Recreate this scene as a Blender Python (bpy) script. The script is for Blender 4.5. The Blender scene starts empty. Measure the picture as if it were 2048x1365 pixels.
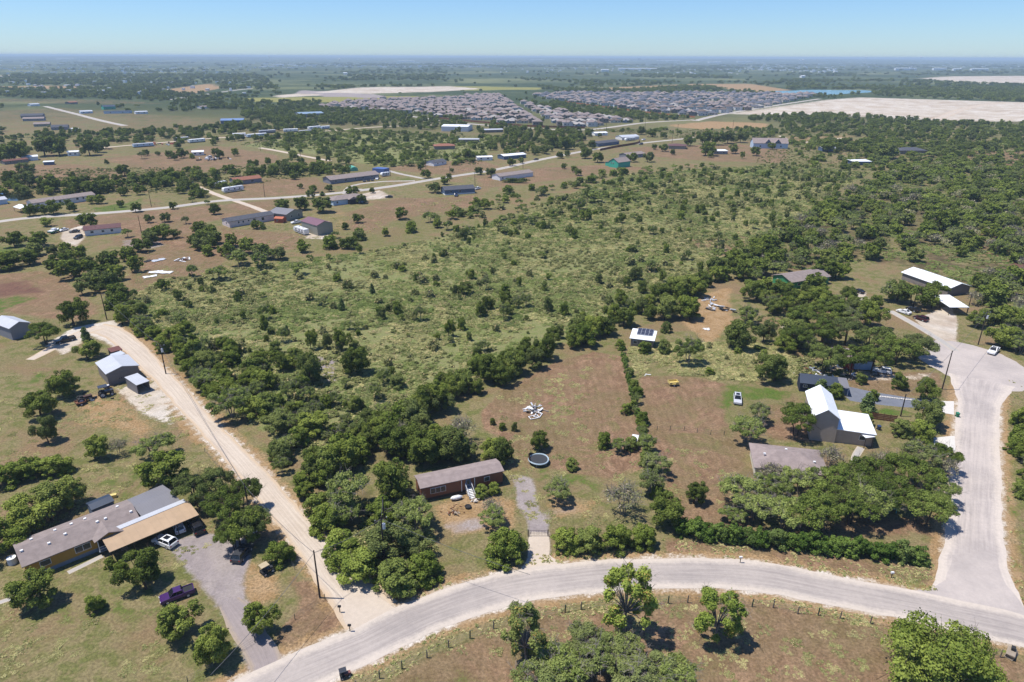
import bpy, math, random
import numpy as np
rng = np.random.default_rng(11)
random.seed(5)
R = math.radians
scene = bpy.context.scene
col = scene.collection

# ------------------------------------------------------------------ camera
CAM_H, PITCH, ROLL, FPX, IW, IH = 80.0, R(22.62), R(0.20), 1365.3, 2048, 1365
cam_d = bpy.data.cameras.new('camera')
cam = bpy.data.objects.new('camera', cam_d)
col.objects.link(cam)
cam.location = (0, 0, CAM_H)
cam_d.sensor_width = 36.0
cam_d.lens = 24.0
cam_d.clip_start = 0.5
cam_d.clip_end = 120000
from mathutils import Matrix, Vector
cam.rotation_euler = (Matrix.Rotation(math.pi / 2 - PITCH, 3, 'X') @ Matrix.Rotation(ROLL, 3, 'Z')).to_euler()
scene.camera = cam

# ------------------------------------------------------------------ world, sun, exposure
SUN_EL, SHADOW = R(68), Vector((1.0, -0.04)).normalized()
world = bpy.data.worlds.new('World')
scene.world = world
world.use_nodes = True
wn = world.node_tree
bg = wn.nodes['Background']
sky = wn.nodes.new('ShaderNodeTexSky')
sky.sky_type = 'NISHITA'
sky.sun_disc = False
sky.sun_elevation = SUN_EL
sky.sun_rotation = math.atan2(-SHADOW.x, -SHADOW.y)
sky.altitude = 200
sky.air_density = 1.0
sky.dust_density = 0.1
sky.ozone_density = 3.0
tint = wn.nodes.new('ShaderNodeMix')
tint.data_type = 'RGBA'
tint.blend_type = 'MULTIPLY'
tint.inputs[0].default_value = 1.0
tint.inputs[7].default_value = (0.41, 0.548, 0.77, 1)
wn.links.new(sky.outputs[0], tint.inputs[6])
wn.links.new(tint.outputs[2], bg.inputs[0])
bg.inputs[1].default_value = 0.14
sun_d = bpy.data.lights.new('sun', 'SUN')
sun_d.energy = 4.3
sun_d.angle = R(0.53)
sun_d.color = (1.0, 0.955, 0.89)
sun = bpy.data.objects.new('sun', sun_d)
col.objects.link(sun)
sdir = Vector((SHADOW.x * math.cos(SUN_EL), SHADOW.y * math.cos(SUN_EL), -math.sin(SUN_EL)))
sun.rotation_euler = sdir.to_track_quat('-Z', 'Y').to_euler()
sun.location = (-40, 20, 160)
scene.view_settings.view_transform = 'Standard'
scene.view_settings.look = 'None'
scene.view_settings.exposure = 0.42
scene.view_settings.gamma = 1.0
scene.view_settings.use_curve_mapping = False
scene.cycles.max_bounces = 6
scene.cycles.diffuse_bounces = 2
scene.cycles.glossy_bounces = 2
scene.cycles.transmission_bounces = 3
scene.cycles.transparent_max_bounces = 6
scene.cycles.volume_bounces = 0
scene.cycles.use_denoising = True
scene.cycles.sample_clamp_indirect = 3.0

# ------------------------------------------------------------------ survey: ground point seen at a photo coordinate
def P(px, py, z=0.0):
    u = (px - IW / 2) / FPX
    v = -(py - IH / 2) / FPX
    c, s = math.cos(ROLL), math.sin(ROLL)
    u, v = c * u - s * v, s * u + c * v
    dx, dy, dz = u, math.cos(PITCH) + v * math.sin(PITCH), v * math.cos(PITCH) - math.sin(PITCH)
    t = (CAM_H - z) / -dz
    return Vector((dx * t, dy * t))

def PP(pts, z=0.0):
    return np.array([P(x, y, z)[:] for x, y in pts])

def pix(x, y, z=0.0):
    """photo coordinate of a world point (numpy arrays welcome)"""
    cp, sp = math.cos(PITCH), math.sin(PITCH)
    dz = z - CAM_H
    depth = y * cp - dz * sp
    up = y * sp + dz * cp
    u, v = x / depth, up / depth
    c, s = math.cos(ROLL), math.sin(ROLL)
    u, v = c * u + s * v, -s * u + c * v
    return u * FPX + IW / 2, IH / 2 - v * FPX

# ------------------------------------------------------------------ small helpers
def hx(r, g, b):
    f = lambda c: (c / 255 / 12.92) if c / 255 <= 0.04045 else ((c / 255 + 0.055) / 1.055) ** 2.4
    return (f(r), f(g), f(b))

def vnoise(x, y, scale, seed=0):
    """smooth value noise 0..1 on numpy arrays"""
    x = np.asarray(x, float) / scale + seed * 37.13
    y = np.asarray(y, float) / scale + seed * 11.71
    xi, yi = np.floor(x).astype(np.int64), np.floor(y).astype(np.int64)
    fx, fy = x - xi, y - yi
    fx, fy = fx * fx * (3 - 2 * fx), fy * fy * (3 - 2 * fy)
    def h(a, b):
        n = (a * 374761393 + b * 668265263 + seed * 974711) & 0xffffffff
        n = ((n ^ (n >> 13)) * 1274126177) & 0xffffffff
        return ((n ^ (n >> 16)) & 0xffff) / 65535.0
    return (h(xi, yi) * (1 - fx) + h(xi + 1, yi) * fx) * (1 - fy) + (h(xi, yi + 1) * (1 - fx) + h(xi + 1, yi + 1) * fx) * fy

def fbm(x, y, scale, seed=0, octv=3):
    t, a, w = 0, 0, 1.0
    for i in range(octv):
        t = t + w * vnoise(x, y, scale / 2 ** i, seed + i * 5)
        a += w
        w *= 0.55
    return t / a

def sdist(X, Y, poly):
    """signed distance to a polygon, positive inside"""
    poly = np.asarray(poly)
    d2 = np.full(X.shape, 1e18)
    ins = np.zeros(X.shape, bool)
    n = len(poly)
    for i in range(n):
        ax, ay = poly[i]
        bx, by = poly[(i + 1) % n]
        ex, ey = bx - ax, by - ay
        l2 = ex * ex + ey * ey + 1e-12
        t = np.clip(((X - ax) * ex + (Y - ay) * ey) / l2, 0, 1)
        d2 = np.minimum(d2, (X - ax - t * ex) ** 2 + (Y - ay - t * ey) ** 2)
        c = ((ay > Y) != (by > Y))
        with np.errstate(divide='ignore', invalid='ignore'):
            xc = ex * (Y - ay) / (ey if abs(ey) > 1e-12 else 1e-12) + ax
        ins ^= c & (X < xc)
    d = np.sqrt(d2)
    return np.where(ins, d, -d)

def ldist(X, Y, line):
    line = np.asarray(line)
    d2 = np.full(np.shape(X), 1e18)
    for (ax, ay), (bx, by) in zip(line[:-1], line[1:]):
        ex, ey = bx - ax, by - ay
        t = np.clip(((X - ax) * ex + (Y - ay) * ey) / (ex * ex + ey * ey + 1e-12), 0, 1)
        d2 = np.minimum(d2, (X - ax - t * ex) ** 2 + (Y - ay - t * ey) ** 2)
    return np.sqrt(d2)

def smooth_line(pts, step=1.5):
    """Catmull-Rom through ground points, resampled"""
    p = [np.array(q, float) for q in pts]
    p = [2 * p[0] - p[1]] + p + [2 * p[-1] - p[-2]]
    out = []
    for i in range(1, len(p) - 2):
        n = max(2, int(np.linalg.norm(p[i + 1] - p[i]) / step))
        for k in range(n):
            t = k / n
            out.append(0.5 * ((2 * p[i]) + (-p[i - 1] + p[i + 1]) * t + (2 * p[i - 1] - 5 * p[i] + 4 * p[i + 1] - p[i + 2]) * t * t
                              + (-p[i - 1] + 3 * p[i] - 3 * p[i + 1] + p[i + 2]) * t ** 3))
    out.append(p[-2])
    return np.array(out)

# ------------------------------------------------------------------ materials
def alb(r, g, b, k=1.5):
    return tuple(c / k for c in hx(r, g, b))
MATS = {}
def nodes_of(name):
    m = bpy.data.materials.new(name)
    m.use_nodes = True
    nt = m.node_tree
    return m, nt, nt.nodes, nt.links, nt.nodes['Principled BSDF']

def plain(name, rgb, rough=0.7, metal=0.0, var=0.12, scale=1.5, spec=0.5, wave=None, bump=0.0):
    """one-colour material with mottling, optional ribs/boards along object x or z"""
    if name in MATS:
        return MATS[name]
    m, nt, N, L, b = nodes_of(name)
    b.inputs['Roughness'].default_value = rough
    b.inputs['Metallic'].default_value = metal
    b.inputs['Specular IOR Level'].default_value = spec
    tc = N.new('ShaderNodeTexCoord')
    nz = N.new('ShaderNodeTexNoise')
    nz.inputs['Scale'].default_value = scale
    nz.inputs['Detail'].default_value = 5
    nz.inputs['Roughness'].default_value = 0.65
    L.new(tc.outputs['Object'], nz.inputs['Vector'])
    mr = N.new('ShaderNodeMapRange')
    mr.inputs[1].default_value, mr.inputs[2].default_value = 0.25, 0.75
    mr.inputs[3].default_value, mr.inputs[4].default_value = 1 - var, 1 + var
    L.new(nz.outputs[0], mr.inputs[0])
    fac = mr.outputs[0]
    if wave:
        ax, sc, amt = wave
        w = N.new('ShaderNodeTexWave')
        w.bands_direction = ax
        w.wave_profile = 'SAW'
        w.inputs['Scale'].default_value = sc
        w.inputs['Distortion'].default_value = 0
        L.new(tc.outputs['Object'], w.inputs['Vector'])
        r2 = N.new('ShaderNodeMapRange')
        r2.inputs[1].default_value, r2.inputs[2].default_value = 0.0, 0.25
        r2.inputs[3].default_value, r2.inputs[4].default_value = 1 - amt, 1
        L.new(w.outputs['Fac'], r2.inputs[0])
        mu = N.new('ShaderNodeMath')
        mu.operation = 'MULTIPLY'
        L.new(fac, mu.inputs[0])
        L.new(r2.outputs[0], mu.inputs[1])
        fac = mu.outputs[0]
    sc_ = N.new('ShaderNodeVectorMath')
    sc_.operation = 'SCALE'
    sc_.inputs[0].default_value = rgb
    L.new(fac, sc_.inputs['Scale'])
    L.new(sc_.outputs[0], b.inputs['Base Color'])
    MATS[name] = m
    return m

def leafmat(name, c0, c1, dry=None, dryfac=0.0, trans=0.22, hue=0.5):
    """foliage: colour varies by clump/leaf (attribute lv) and by plant"""
    m, nt, N, L, b = nodes_of(name)
    at = N.new('ShaderNodeAttribute')
    at.attribute_name = 'lv'
    oi = N.new('ShaderNodeObjectInfo')
    mix = N.new('ShaderNodeMix')
    mix.data_type = 'RGBA'
    mix.inputs[6].default_value = (*c0, 1)
    mix.inputs[7].default_value = (*c1, 1)
    ad = N.new('ShaderNodeMath')
    ad.operation = 'MULTIPLY_ADD'
    L.new(oi.outputs['Random'], ad.inputs[0])
    ad.inputs[1].default_value = hue
    sb = N.new('ShaderNodeMath')
    sb.operation = 'SUBTRACT'
    L.new(at.outputs['Fac'], sb.inputs[0])
    sb.inputs[1].default_value = hue * 0.5
    L.new(sb.outputs[0], ad.inputs[2])
    ad.use_clamp = True
    L.new(ad.outputs[0], mix.inputs[0])
    out = mix.outputs[2]
    h1 = N.new('ShaderNodeMath')
    h1.operation = 'MULTIPLY'
    L.new(oi.outputs['Random'], h1.inputs[0])
    h1.inputs[1].default_value = 17.31
    h2 = N.new('ShaderNodeMath')
    h2.operation = 'FRACT'
    L.new(h1.outputs[0], h2.inputs[0])
    h3 = N.new('ShaderNodeMapRange')
    h3.inputs[1].default_value, h3.inputs[2].default_value, h3.inputs[3].default_value, h3.inputs[4].default_value = 0.55, 1.0, 0.0, 0.55
    L.new(h2.outputs[0], h3.inputs[0])
    mg = N.new('ShaderNodeMix')
    mg.data_type = 'RGBA'
    L.new(h3.outputs[0], mg.inputs[0])
    L.new(out, mg.inputs[6])
    mg.inputs[7].default_value = (*[c * 1.25 for c in alb(128, 134, 92)], 1)
    out = mg.outputs[2]
    if dry:
        a2 = N.new('ShaderNodeAttribute')
        a2.attribute_name = 'lr'
        gt = N.new('ShaderNodeMath')
        gt.operation = 'LESS_THAN'
        L.new(a2.outputs['Fac'], gt.inputs[0])
        gt.inputs[1].default_value = dryfac
        mx = N.new('ShaderNodeMix')
        mx.data_type = 'RGBA'
        L.new(gt.outputs[0], mx.inputs[0])
        L.new(out, mx.inputs[6])
        mx.inputs[7].default_value = (*dry, 1)
        out = mx.outputs[2]
    N.remove(b)
    df = N.new('ShaderNodeBsdfDiffuse')
    tr = N.new('ShaderNodeBsdfTranslucent')
    ms = N.new('ShaderNodeMixShader')
    ms.inputs[0].default_value = trans
    L.new(out, df.inputs[0])
    L.new(out, tr.inputs[0])
    L.new(df.outputs[0], ms.inputs[1])
    L.new(tr.outputs[0], ms.inputs[2])
    L.new(ms.outputs[0], N['Material Output'].inputs[0])
    MATS[name] = m
    return m

# ------------------------------------------------------------------ mesh builder and tagging
class MB:
    def __init__(s):
        s.v, s.f, s.m = [], [], []
    def add(s, vs, fs, m=0):
        o = len(s.v)
        s.v += [tuple(q) for q in vs]
        s.f += [tuple(i + o for i in f) for f in fs]
        s.m += [m] * len(fs)
        return s
    def box(s, c, d, rz=0.0, m=0, tilt=0.0):
        x, y, z = d[0] / 2, d[1] / 2, d[2] / 2
        cs, sn = math.cos(rz), math.sin(rz)
        ct, st = math.cos(tilt), math.sin(tilt)
        vs = []
        for a in (-x, x):
            for b_ in (-y, y):
                for e in (-z, z):
                    a2, e2 = a * ct - e * st, a * st + e * ct
                    vs.append((c[0] + a2 * cs - b_ * sn, c[1] + a2 * sn + b_ * cs, c[2] + e2))
        return s.add(vs, [(0, 1, 3, 2), (4, 6, 7, 5), (0, 4, 5, 1), (2, 3, 7, 6), (0, 2, 6, 4), (1, 5, 7, 3)], m)
    def prism(s, poly, z0, z1, m=0):
        n = len(poly)
        vs = [(x, y, z0) for x, y in poly] + [(x, y, z1) for x, y in poly]
        fs = [tuple(range(n - 1, -1, -1)), tuple(range(n, 2 * n))] + [(i, (i + 1) % n, n + (i + 1) % n, n + i) for i in range(n)]
        return s.add(vs, fs, m)
    def slab(s, q, th, m=0):
        """a thick sheet: corners q (any number, 3-D) pushed down by th"""
        n = len(q)
        vs = [tuple(p) for p in q] + [(p[0], p[1], p[2] - th) for p in q]
        fs = [tuple(range(n)), tuple(range(2 * n - 1, n - 1, -1))] + [(i, n + i, n + (i + 1) % n, (i + 1) % n) for i in range(n)]
        return s.add(vs, fs, m)
    def tube(s, a, b, r0, r1=None, n=6, m=0, cap=True):
        a, b = Vector(a), Vector(b)
        r1 = r0 if r1 is None else r1
        d = (b - a).normalized()
        t = d.orthogonal().normalized()
        w = d.cross(t)
        vs = []
        for p, r in ((a, r0), (b, r1)):
            for i in range(n):
                an = 2 * math.pi * i / n
                vs.append(p + (t * math.cos(an) + w * math.sin(an)) * r)
        fs = [(i, (i + 1) % n, n + (i + 1) % n, n + i) for i in range(n)]
        if cap:
            fs += [tuple(range(n - 1, -1, -1)), tuple(range(n, 2 * n))]
        return s.add(vs, fs, m)
    def ring(s, c, R0, r, n=28, k=6, m=0, wob=0.0):
        vs, fs = [], []
        for i in range(n):
            a = 2 * math.pi * i / n
            for j in range(k):
                b_ = 2 * math.pi * j / k
                rr = R0 + r * math.cos(b_)
                vs.append((c[0] + rr * math.cos(a), c[1] + rr * math.sin(a), c[2] + r * math.sin(b_) + wob * math.sin(2 * a)))
        for i in range(n):
            for j in range(k):
                fs.append((i * k + j, ((i + 1) % n) * k + j, ((i + 1) % n) * k + (j + 1) % k, i * k + (j + 1) % k))
        return s.add(vs, fs, m)
    def blob(s, c, d, seed=0, amp=0.2, n=9, k=6, m=0):
        r_ = random.Random(seed)
        vs, fs = [], []
        for j in range(k + 1):
            ph = math.pi * j / k
            for i in range(n):
                a = 2 * math.pi * i / n
                q = 1 + r_.uniform(-amp, amp)
                vs.append((c[0] + d[0] * math.sin(ph) * math.cos(a) * q, c[1] + d[1] * math.sin(ph) * math.sin(a) * q, c[2] + d[2] * math.cos(ph) * q))
        for j in range(k):
            for i in range(n):
                fs.append((j * n + i, (j + 1) * n + i, (j + 1) * n + (i + 1) % n, j * n + (i + 1) % n))
        return s.add(vs, fs, m)
    def build(s, name, mats, parent=None, smooth=False, kind=None):
        me = bpy.data.meshes.new(name)
        me.from_pydata(s.v, [], s.f)
        mats = mats if isinstance(mats, (list, tuple)) else [mats]
        for mm in mats:
            me.materials.append(mm)
        if len(mats) > 1:
            me.polygons.foreach_set('material_index', s.m)
        if smooth:
            me.polygons.foreach_set('use_smooth', [True] * len(me.polygons))
        me.update()
        o = bpy.data.objects.new(name, me)
        col.objects.link(o)
        if parent:
            o.parent = parent
        if kind:
            o['kind'] = kind
        return o

LM = {}                                   # landmarks for the plants' labels: phrase -> ground point
def tag(o, label, cat, group=None):
    o['label'] = label
    o['category'] = cat
    if group:
        o['group'] = group
    return o
def thing(name, label, cat, loc=(0, 0), rz=0.0, group=None, z=0.0):
    o = bpy.data.objects.new(name, None)
    o.empty_display_size = 0.5
    col.objects.link(o)
    o.location = (loc[0], loc[1], z)
    o.rotation_euler = (0, 0, rz)
    return tag(o, label, cat, group)
def kids(o):
    return [c for c in bpy.data.objects if c.parent == o]
def dup(o, kids_of, loc, rz=0.0, scale=None, label=None):
    r = o.copy()
    col.objects.link(r)
    r.location = (loc[0], loc[1], loc[2] if len(loc) > 2 else 0)
    r.rotation_euler = (0, 0, rz)
    if scale:
        r.scale = scale
    if label:
        r['label'] = label
    for c, subs in kids_of:
        d = c.copy()
        col.objects.link(d)
        d.parent = r
        for g in subs:
            e = g.copy()
            col.objects.link(e)
            e.parent = d
    return r

# ------------------------------------------------------------------ ground sheet with land-use zones

Z = dict(brown=[], green=[], tan=[], white=[], gray=[], dark=[], mauve=[], yellow=[], field=[])
def zone(ch, pts, soft=2.0, amt=1.0):
    Z[ch].append((PP(pts), soft, amt))
# --- mown brown lots
zone('brown', [(955, 830), (1000, 785), (1100, 728), (1190, 703), (1248, 715), (1262, 790), (1285, 880), (1290, 940), (1230, 960), (1130, 945), (1060, 930), (1035, 900), (1000, 880), (965, 860)], 1.5)
zone('brown', [(1276, 752), (1400, 755), (1455, 768), (1450, 840), (1470, 870), (1490, 930), (1450, 965), (1500, 1070), (1345, 1040), (1330, 960), (1300, 880)], 1.5)
zone('brown', [(640, 1440), (900, 1285), (1080, 1222), (1300, 1186), (1500, 1186), (1620, 1208), (1760, 1245), (2100, 1320), (2100, 1480)], 3, 0.72)
zone('brown', [(1330, 1075), (1550, 1100), (1870, 1130), (1870, 1180), (1700, 1165), (1500, 1127), (1330, 1112)], 1)
zone('brown', [(1868, 1050), (1912, 1040), (1905, 1150), (1862, 1180)], 1)
zone('brown', [(570, 1150), (650, 1165), (715, 1240), (600, 1310), (545, 1290), (600, 1200)], 1.5)
zone('brown', [(-120, 560), (90, 540), (150, 570), (205, 625), (160, 650), (90, 640), (0, 625), (-120, 640)], 3, 0.85)
zone('brown', [(215, 475), (330, 455), (440, 480), (470, 500), (430, 545), (280, 585), (250, 560), (270, 520)], 3, 0.85)
zone('brown', [(440, 455), (610, 470), (590, 500), (500, 500), (440, 490)], 3, 0.85)
zone('brown', [(690, 425), (790, 395), (880, 395), (960, 388), (980, 410), (800, 440), (720, 475), (690, 455)], 5, 0.75)
zone('brown', [(940, 352), (1090, 335), (1230, 328), (1310, 338), (1200, 350), (1050, 370), (960, 378)], 5, 0.75)
zone('brown', [(1250, 295), (1370, 290), (1480, 288), (1580, 300), (1570, 328), (1400, 322), (1280, 312)], 5, 0.75)
zone('brown', [(450, 385), (640, 373), (690, 383), (560, 393), (455, 400)], 5, 0.75)
zone('brown', [(470, 360), (640, 355), (660, 378), (520, 388), (470, 380)], 5, 0.75)
zone('brown', [(120, 440), (300, 420), (420, 410), (560, 400), (560, 420), (400, 450), (440, 470), (260, 470), (120, 460)], 5, 0.75)
zone('brown', [(190, 318), (440, 292), (560, 310), (560, 325), (420, 345), (300, 345)], 5, 0.75)
zone('brown', [(-200, 335), (160, 328), (320, 352), (250, 372), (0, 372), (-200, 375)], 5, 0.75)
zone('brown', [(-250, 232), (130, 215), (330, 228), (520, 245), (350, 262), (100, 270), (-200, 285)], 20, 0.45)
zone('brown', [(-250, 200), (0, 196), (250, 200), (360, 208), (250, 210), (0, 207)], 20, 0.45)
zone('brown', [(800, 330), (960, 318), (1010, 335), (900, 352), (760, 340)], 5, 0.75)
zone('brown', [(1900, 305), (2100, 300), (2200, 320), (2150, 350), (1990, 340)], 5, 0.75)
zone('brown', [(1880, 470), (2100, 450), (2150, 500), (2000, 530), (1930, 500)], 3, 0.85)
zone('brown', [(1360, 480), (1500, 470), (1530, 500), (1440, 515)], 3, 0.85)
zone('brown', [(650, 925), (720, 950), (700, 990), (655, 1010), (640, 960)], 1.5, 0.8)
zone('brown', [(1540, 800), (1640, 850), (1640, 890), (1560, 885), (1500, 860)], 2, 0.8)
zone('brown', [(1690, 745), (1880, 745), (1890, 790), (1800, 795), (1700, 775)], 1.5, 0.9)
zone('brown', [(1560, 1040), (1870, 1030), (1870, 1075), (1560, 1080)], 2, 0.8)
zone('mauve', [(-120, 575), (60, 560), (120, 590), (60, 590), (-120, 610)], 3, 0.6)
zone('mauve', [(1990, 500), (2120, 480), (2150, 530), (2040, 545)], 3, 0.9)
zone('mauve', [(1930, 325), (2150, 335), (2200, 372), (2000, 365)], 4, 0.6)
# --- green lawns
zone('green', [(170, 418), (250, 406), (292, 394), (262, 424), (200, 428)], 4.4, 0.72)
zone('green', [(1440, 768), (1510, 772), (1595, 788), (1560, 803), (1480, 803), (1455, 838), (1437, 800)], 2.6, 0.72)
zone('green', [(150, 1200), (240, 1150), (330, 1165), (330, 1230), (240, 1240), (150, 1260), (90, 1250)], 6.6, 0.58)
zone('green', [(0, 1270), (120, 1240), (260, 1260), (380, 1330), (300, 1380), (60, 1380)], 11.0, 0.30)
zone('green', [(190, 965), (290, 910), (315, 950), (250, 1000), (200, 990)], 6.6, 0.54)
zone('green', [(-60, 770), (100, 735), (170, 745), (130, 790), (40, 800), (-60, 830)], 6.6, 0.43)
zone('green', [(-60, 605), (60, 586), (92, 598), (20, 622), (-60, 640)], 4.4, 0.65)
zone('green', [(-40, 500), (70, 480), (90, 500), (0, 540)], 6.6, 0.65)
zone('green', [(2000, 880), (2060, 870), (2080, 1180), (2040, 1190), (2010, 1050)], 4.4, 0.50)
zone('green', [(1790, 830), (1830, 828), (1840, 850), (1780, 850)], 2.2, 0.50)
zone('green', [(1735, 812), (1830, 818), (1825, 838), (1735, 832)], 2.2, 0.58)
zone('green', [(1340, 700), (1480, 690), (1560, 720), (1500, 745), (1350, 735)], 4.4, 0.50)
zone('green', [(1700, 965), (1800, 1030), (1760, 1050), (1660, 1040)], 4.4, 0.36)
zone('green', [(760, 1390), (960, 1320), (1020, 1340), (960, 1420)], 6.6, 0.40)
zone('green', [(1780, 1160), (1862, 1150), (1862, 1172), (1800, 1176)], 2.2, 0.65)
zone('green', [(1040, 920), (1200, 940), (1240, 985), (1150, 1000), (1050, 965)], 4.4, 0.43)
zone('green', [(1700, 800), (1820, 815), (1815, 835), (1720, 830)], 2.2, 0.36)
zone('green', [(780, 355), (830, 352), (840, 362), (790, 365)], 6.6, 0.50)
zone('green', [(1100, 745), (1230, 735), (1240, 790), (1150, 790)], 11.0, 0.29)
zone('field', [(250, 600), (330, 560), (460, 540), (700, 510), (860, 480), (1000, 440), (1250, 350), (1560, 330), (1740, 345), (1640, 400), (1540, 470), (1440, 540), (1330, 600), (1200, 660), (1080, 700), (900, 780), (760, 860), (640, 930), (520, 860), (400, 740), (300, 660)], 5, 0.9)
zone('field', [(640, 262), (1000, 278), (960, 330), (760, 335), (640, 312), (480, 292)], 6, 0.8)
# --- straw
zone('tan', [(620, 1110), (760, 1230), (790, 1215), (650, 1095)], 1.5, 0.7)
zone('tan', [(770, 1225), (900, 1165), (1050, 1118), (1050, 1135), (880, 1178)], 1, 0.9)
zone('tan', [(1080, 1108), (1330, 1098), (1330, 1114), (1200, 1120), (1080, 1130)], 1, 0.9)
zone('tan', [(150, 780), (230, 790), (320, 850), (280, 880), (160, 850)], 3, 0.7)
zone('tan', [(480, 1110), (560, 1140), (570, 1190), (500, 1230), (480, 1180)], 2, 0.75)
zone('tan', [(860, 1010), (960, 985), (1030, 1000), (1040, 1060), (900, 1075)], 2, 0.75)
zone('tan', [(1090, 985), (1200, 1000), (1190, 1040), (1100, 1040)], 2, 0.6)
zone('tan', [(1400, 590), (1460, 575), (1470, 640), (1420, 700), (1360, 640)], 2, 0.8)
zone('tan', [(1430, 1060), (1280, 1000), (1330, 940)], 2, 0.4)
zone('tan', [(1998, 760), (2016, 900), (2030, 1180), (2010, 1200), (1995, 950)], 1.5, 0.8)
zone('tan', [(600, 430), (700, 420), (700, 470), (620, 480)], 3, 0.4)
zone('tan', [(1180, 177), (1400, 168), (1500, 168), (1640, 190), (1560, 190), (1450, 178), (1400, 172), (1250, 181)], 20)
zone('tan', [(330, 180), (420, 167), (445, 176), (380, 190)], 15)
zone('tan', [(1330, 252), (1420, 243), (1540, 247), (1530, 256), (1400, 259)], 8)
zone('tan', [(1560, 275), (1700, 268), (1720, 285), (1600, 292)], 8, 0.5)
zone('tan', [(-200, 176), (100, 172), (260, 175), (100, 178), (-200, 180)], 20, 0.9)
zone('yellow', [(480, 197), (640, 194), (860, 192), (700, 205), (500, 204)], 10)
zone('yellow', [(900, 172), (1090, 176), (1080, 180), (900, 182)], 15, 0.8)
# --- caliche and graded ground
zone('white', [(228, 775), (300, 765), (330, 790), (345, 850), (285, 830)], 1.5, 0.85)
zone('white', [(90, 690), (150, 655), (230, 640), (270, 690), (240, 700), (180, 670), (130, 710)], 1.5)
zone('white', [(1830, 640), (1900, 610), (1915, 640), (1912, 690), (1870, 680)], 1.2)
zone('white', [(125, 465), (165, 450), (170, 475), (150, 495), (120, 478)], 1.5)
zone('white', [(600, 460), (660, 440), (660, 480), (610, 478)], 1.5, 0.7)
zone('white', [(1695, 575), (1730, 585), (1740, 610), (1700, 612)], 1.2)
zone('white', [(1600, 715), (1760, 745), (1800, 750), (1870, 745), (1870, 760), (1750, 765), (1600, 735)], 1.2, 0.55)
zone('white', [(1560, 640), (1640, 650), (1640, 668), (1560, 660)], 1.2, 0.6)
zone('white', [(700, 393), (760, 380), (790, 396), (720, 402)], 2, 0.7)
zone('white', [(620, 186), (720, 175), (900, 173), (970, 178), (880, 184), (740, 188)], 14, 0.8)
zone('white', [(540, 192), (600, 187), (660, 190), (560, 196)], 10, 0.8)
zone('white', [(1450, 228), (1650, 200), (1720, 195), (2048, 205), (2300, 215), (2300, 246), (2048, 244), (1900, 243), (1800, 238), (1680, 232), (1500, 230)], 26, 0.86)
zone('white', [(1835, 157), (1900, 153), (2048, 152), (2300, 154), (2300, 169), (2048, 170), (1930, 167)], 50, 0.85)
zone('white', [(-80, 151), (25, 150), (25, 153), (-80, 154)], 25)
zone('gray', [(330, 1088), (400, 1066), (490, 1075), (500, 1120), (485, 1170), (500, 1225), (450, 1230), (385, 1150)], 1.2)
zone('gray', [(460, 1235), (525, 1285), (600, 1330), (520, 1420), (490, 1330)], 1.2, 0.9)
zone('gray', [(1022, 950), (1062, 955), (1078, 1010), (1095, 1050), (1100, 1135), (1052, 1135), (1060, 1060), (1038, 1010)], 1.0)
zone('gray', [(1085, 1012), (1170, 1005), (1175, 1030), (1095, 1040)], 1.5, 0.45)
zone('gray', [(632, 712), (672, 718), (678, 760), (648, 768)], 1.0)
zone('gray', [(870, 1045), (960, 1030), (990, 1060), (900, 1075)], 1.5, 0.6)
zone('gray', [(600, 181), (640, 182), (760, 190), (775, 197), (650, 194), (590, 187)], 10, 0.9)
zone('gray', [(240, 480), (310, 478), (340, 490), (300, 500), (240, 496)], 1.5, 0.5)
# --- darker woodland floor
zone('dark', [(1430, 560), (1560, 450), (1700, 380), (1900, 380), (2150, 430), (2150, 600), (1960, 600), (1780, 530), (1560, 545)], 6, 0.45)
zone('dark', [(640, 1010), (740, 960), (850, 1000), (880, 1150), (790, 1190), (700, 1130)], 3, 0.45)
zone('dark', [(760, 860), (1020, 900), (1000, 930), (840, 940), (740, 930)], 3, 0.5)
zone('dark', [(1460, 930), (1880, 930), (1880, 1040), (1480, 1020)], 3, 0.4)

def geo_axis(lo, hi, step, far_lo, far_hi, q_lo, q_hi):
    a = list(np.arange(lo, hi + step * 0.5, step))
    s = step
    while a[-1] < far_hi:
        s *= q_hi
        a.append(a[-1] + s)
    s = step
    b = []
    x = lo
    while x > far_lo:
        s *= q_lo
        x -= s
        b.append(x)
    return np.array(b[::-1] + a)
gx = geo_axis(-300, 300, 2.0, -60000, 60000, 1.035, 1.035)
gy = geo_axis(40, 430, 1.5, -4000, 70000, 1.3, 1.035)
GX, GY = np.meshgrid(gx, gy)
GX, GY = GX.ravel(), GY.ravel()
def hills(x, y):
    far = np.clip((np.hypot(x, y) - 7000) / 12000, 0, 1)
    return far * (fbm(x, y, 9000, 3, 3) ** 1.5) * 105 * np.clip((y - 2000) / 6000, 0, 1)
GZ = hills(GX, GY)
CH = {}
for ch, lst in Z.items():
    v = np.zeros(len(GX))
    for poly, soft, amt in lst:
        lo, hi = poly.min(0) - soft * 2, poly.max(0) + soft * 2
        k = np.where((GX > lo[0]) & (GX < hi[0]) & (GY > lo[1]) & (GY < hi[1]))[0]
        if len(k):
            d = sdist(GX[k], GY[k], poly)
            v[k] = np.maximum(v[k], amt * np.clip(0.5 + d / (2 * soft), 0, 1))
    CH[ch] = v
MAIN = [(300, 1500), (440, 1425), (590, 1348), (730, 1288), (850, 1230), (1000, 1180), (1130, 1159), (1260, 1148), (1400, 1146), (1530, 1155), (1660, 1180), (1780, 1202), (1900, 1228), (2048, 1262), (2250, 1320)]
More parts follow.
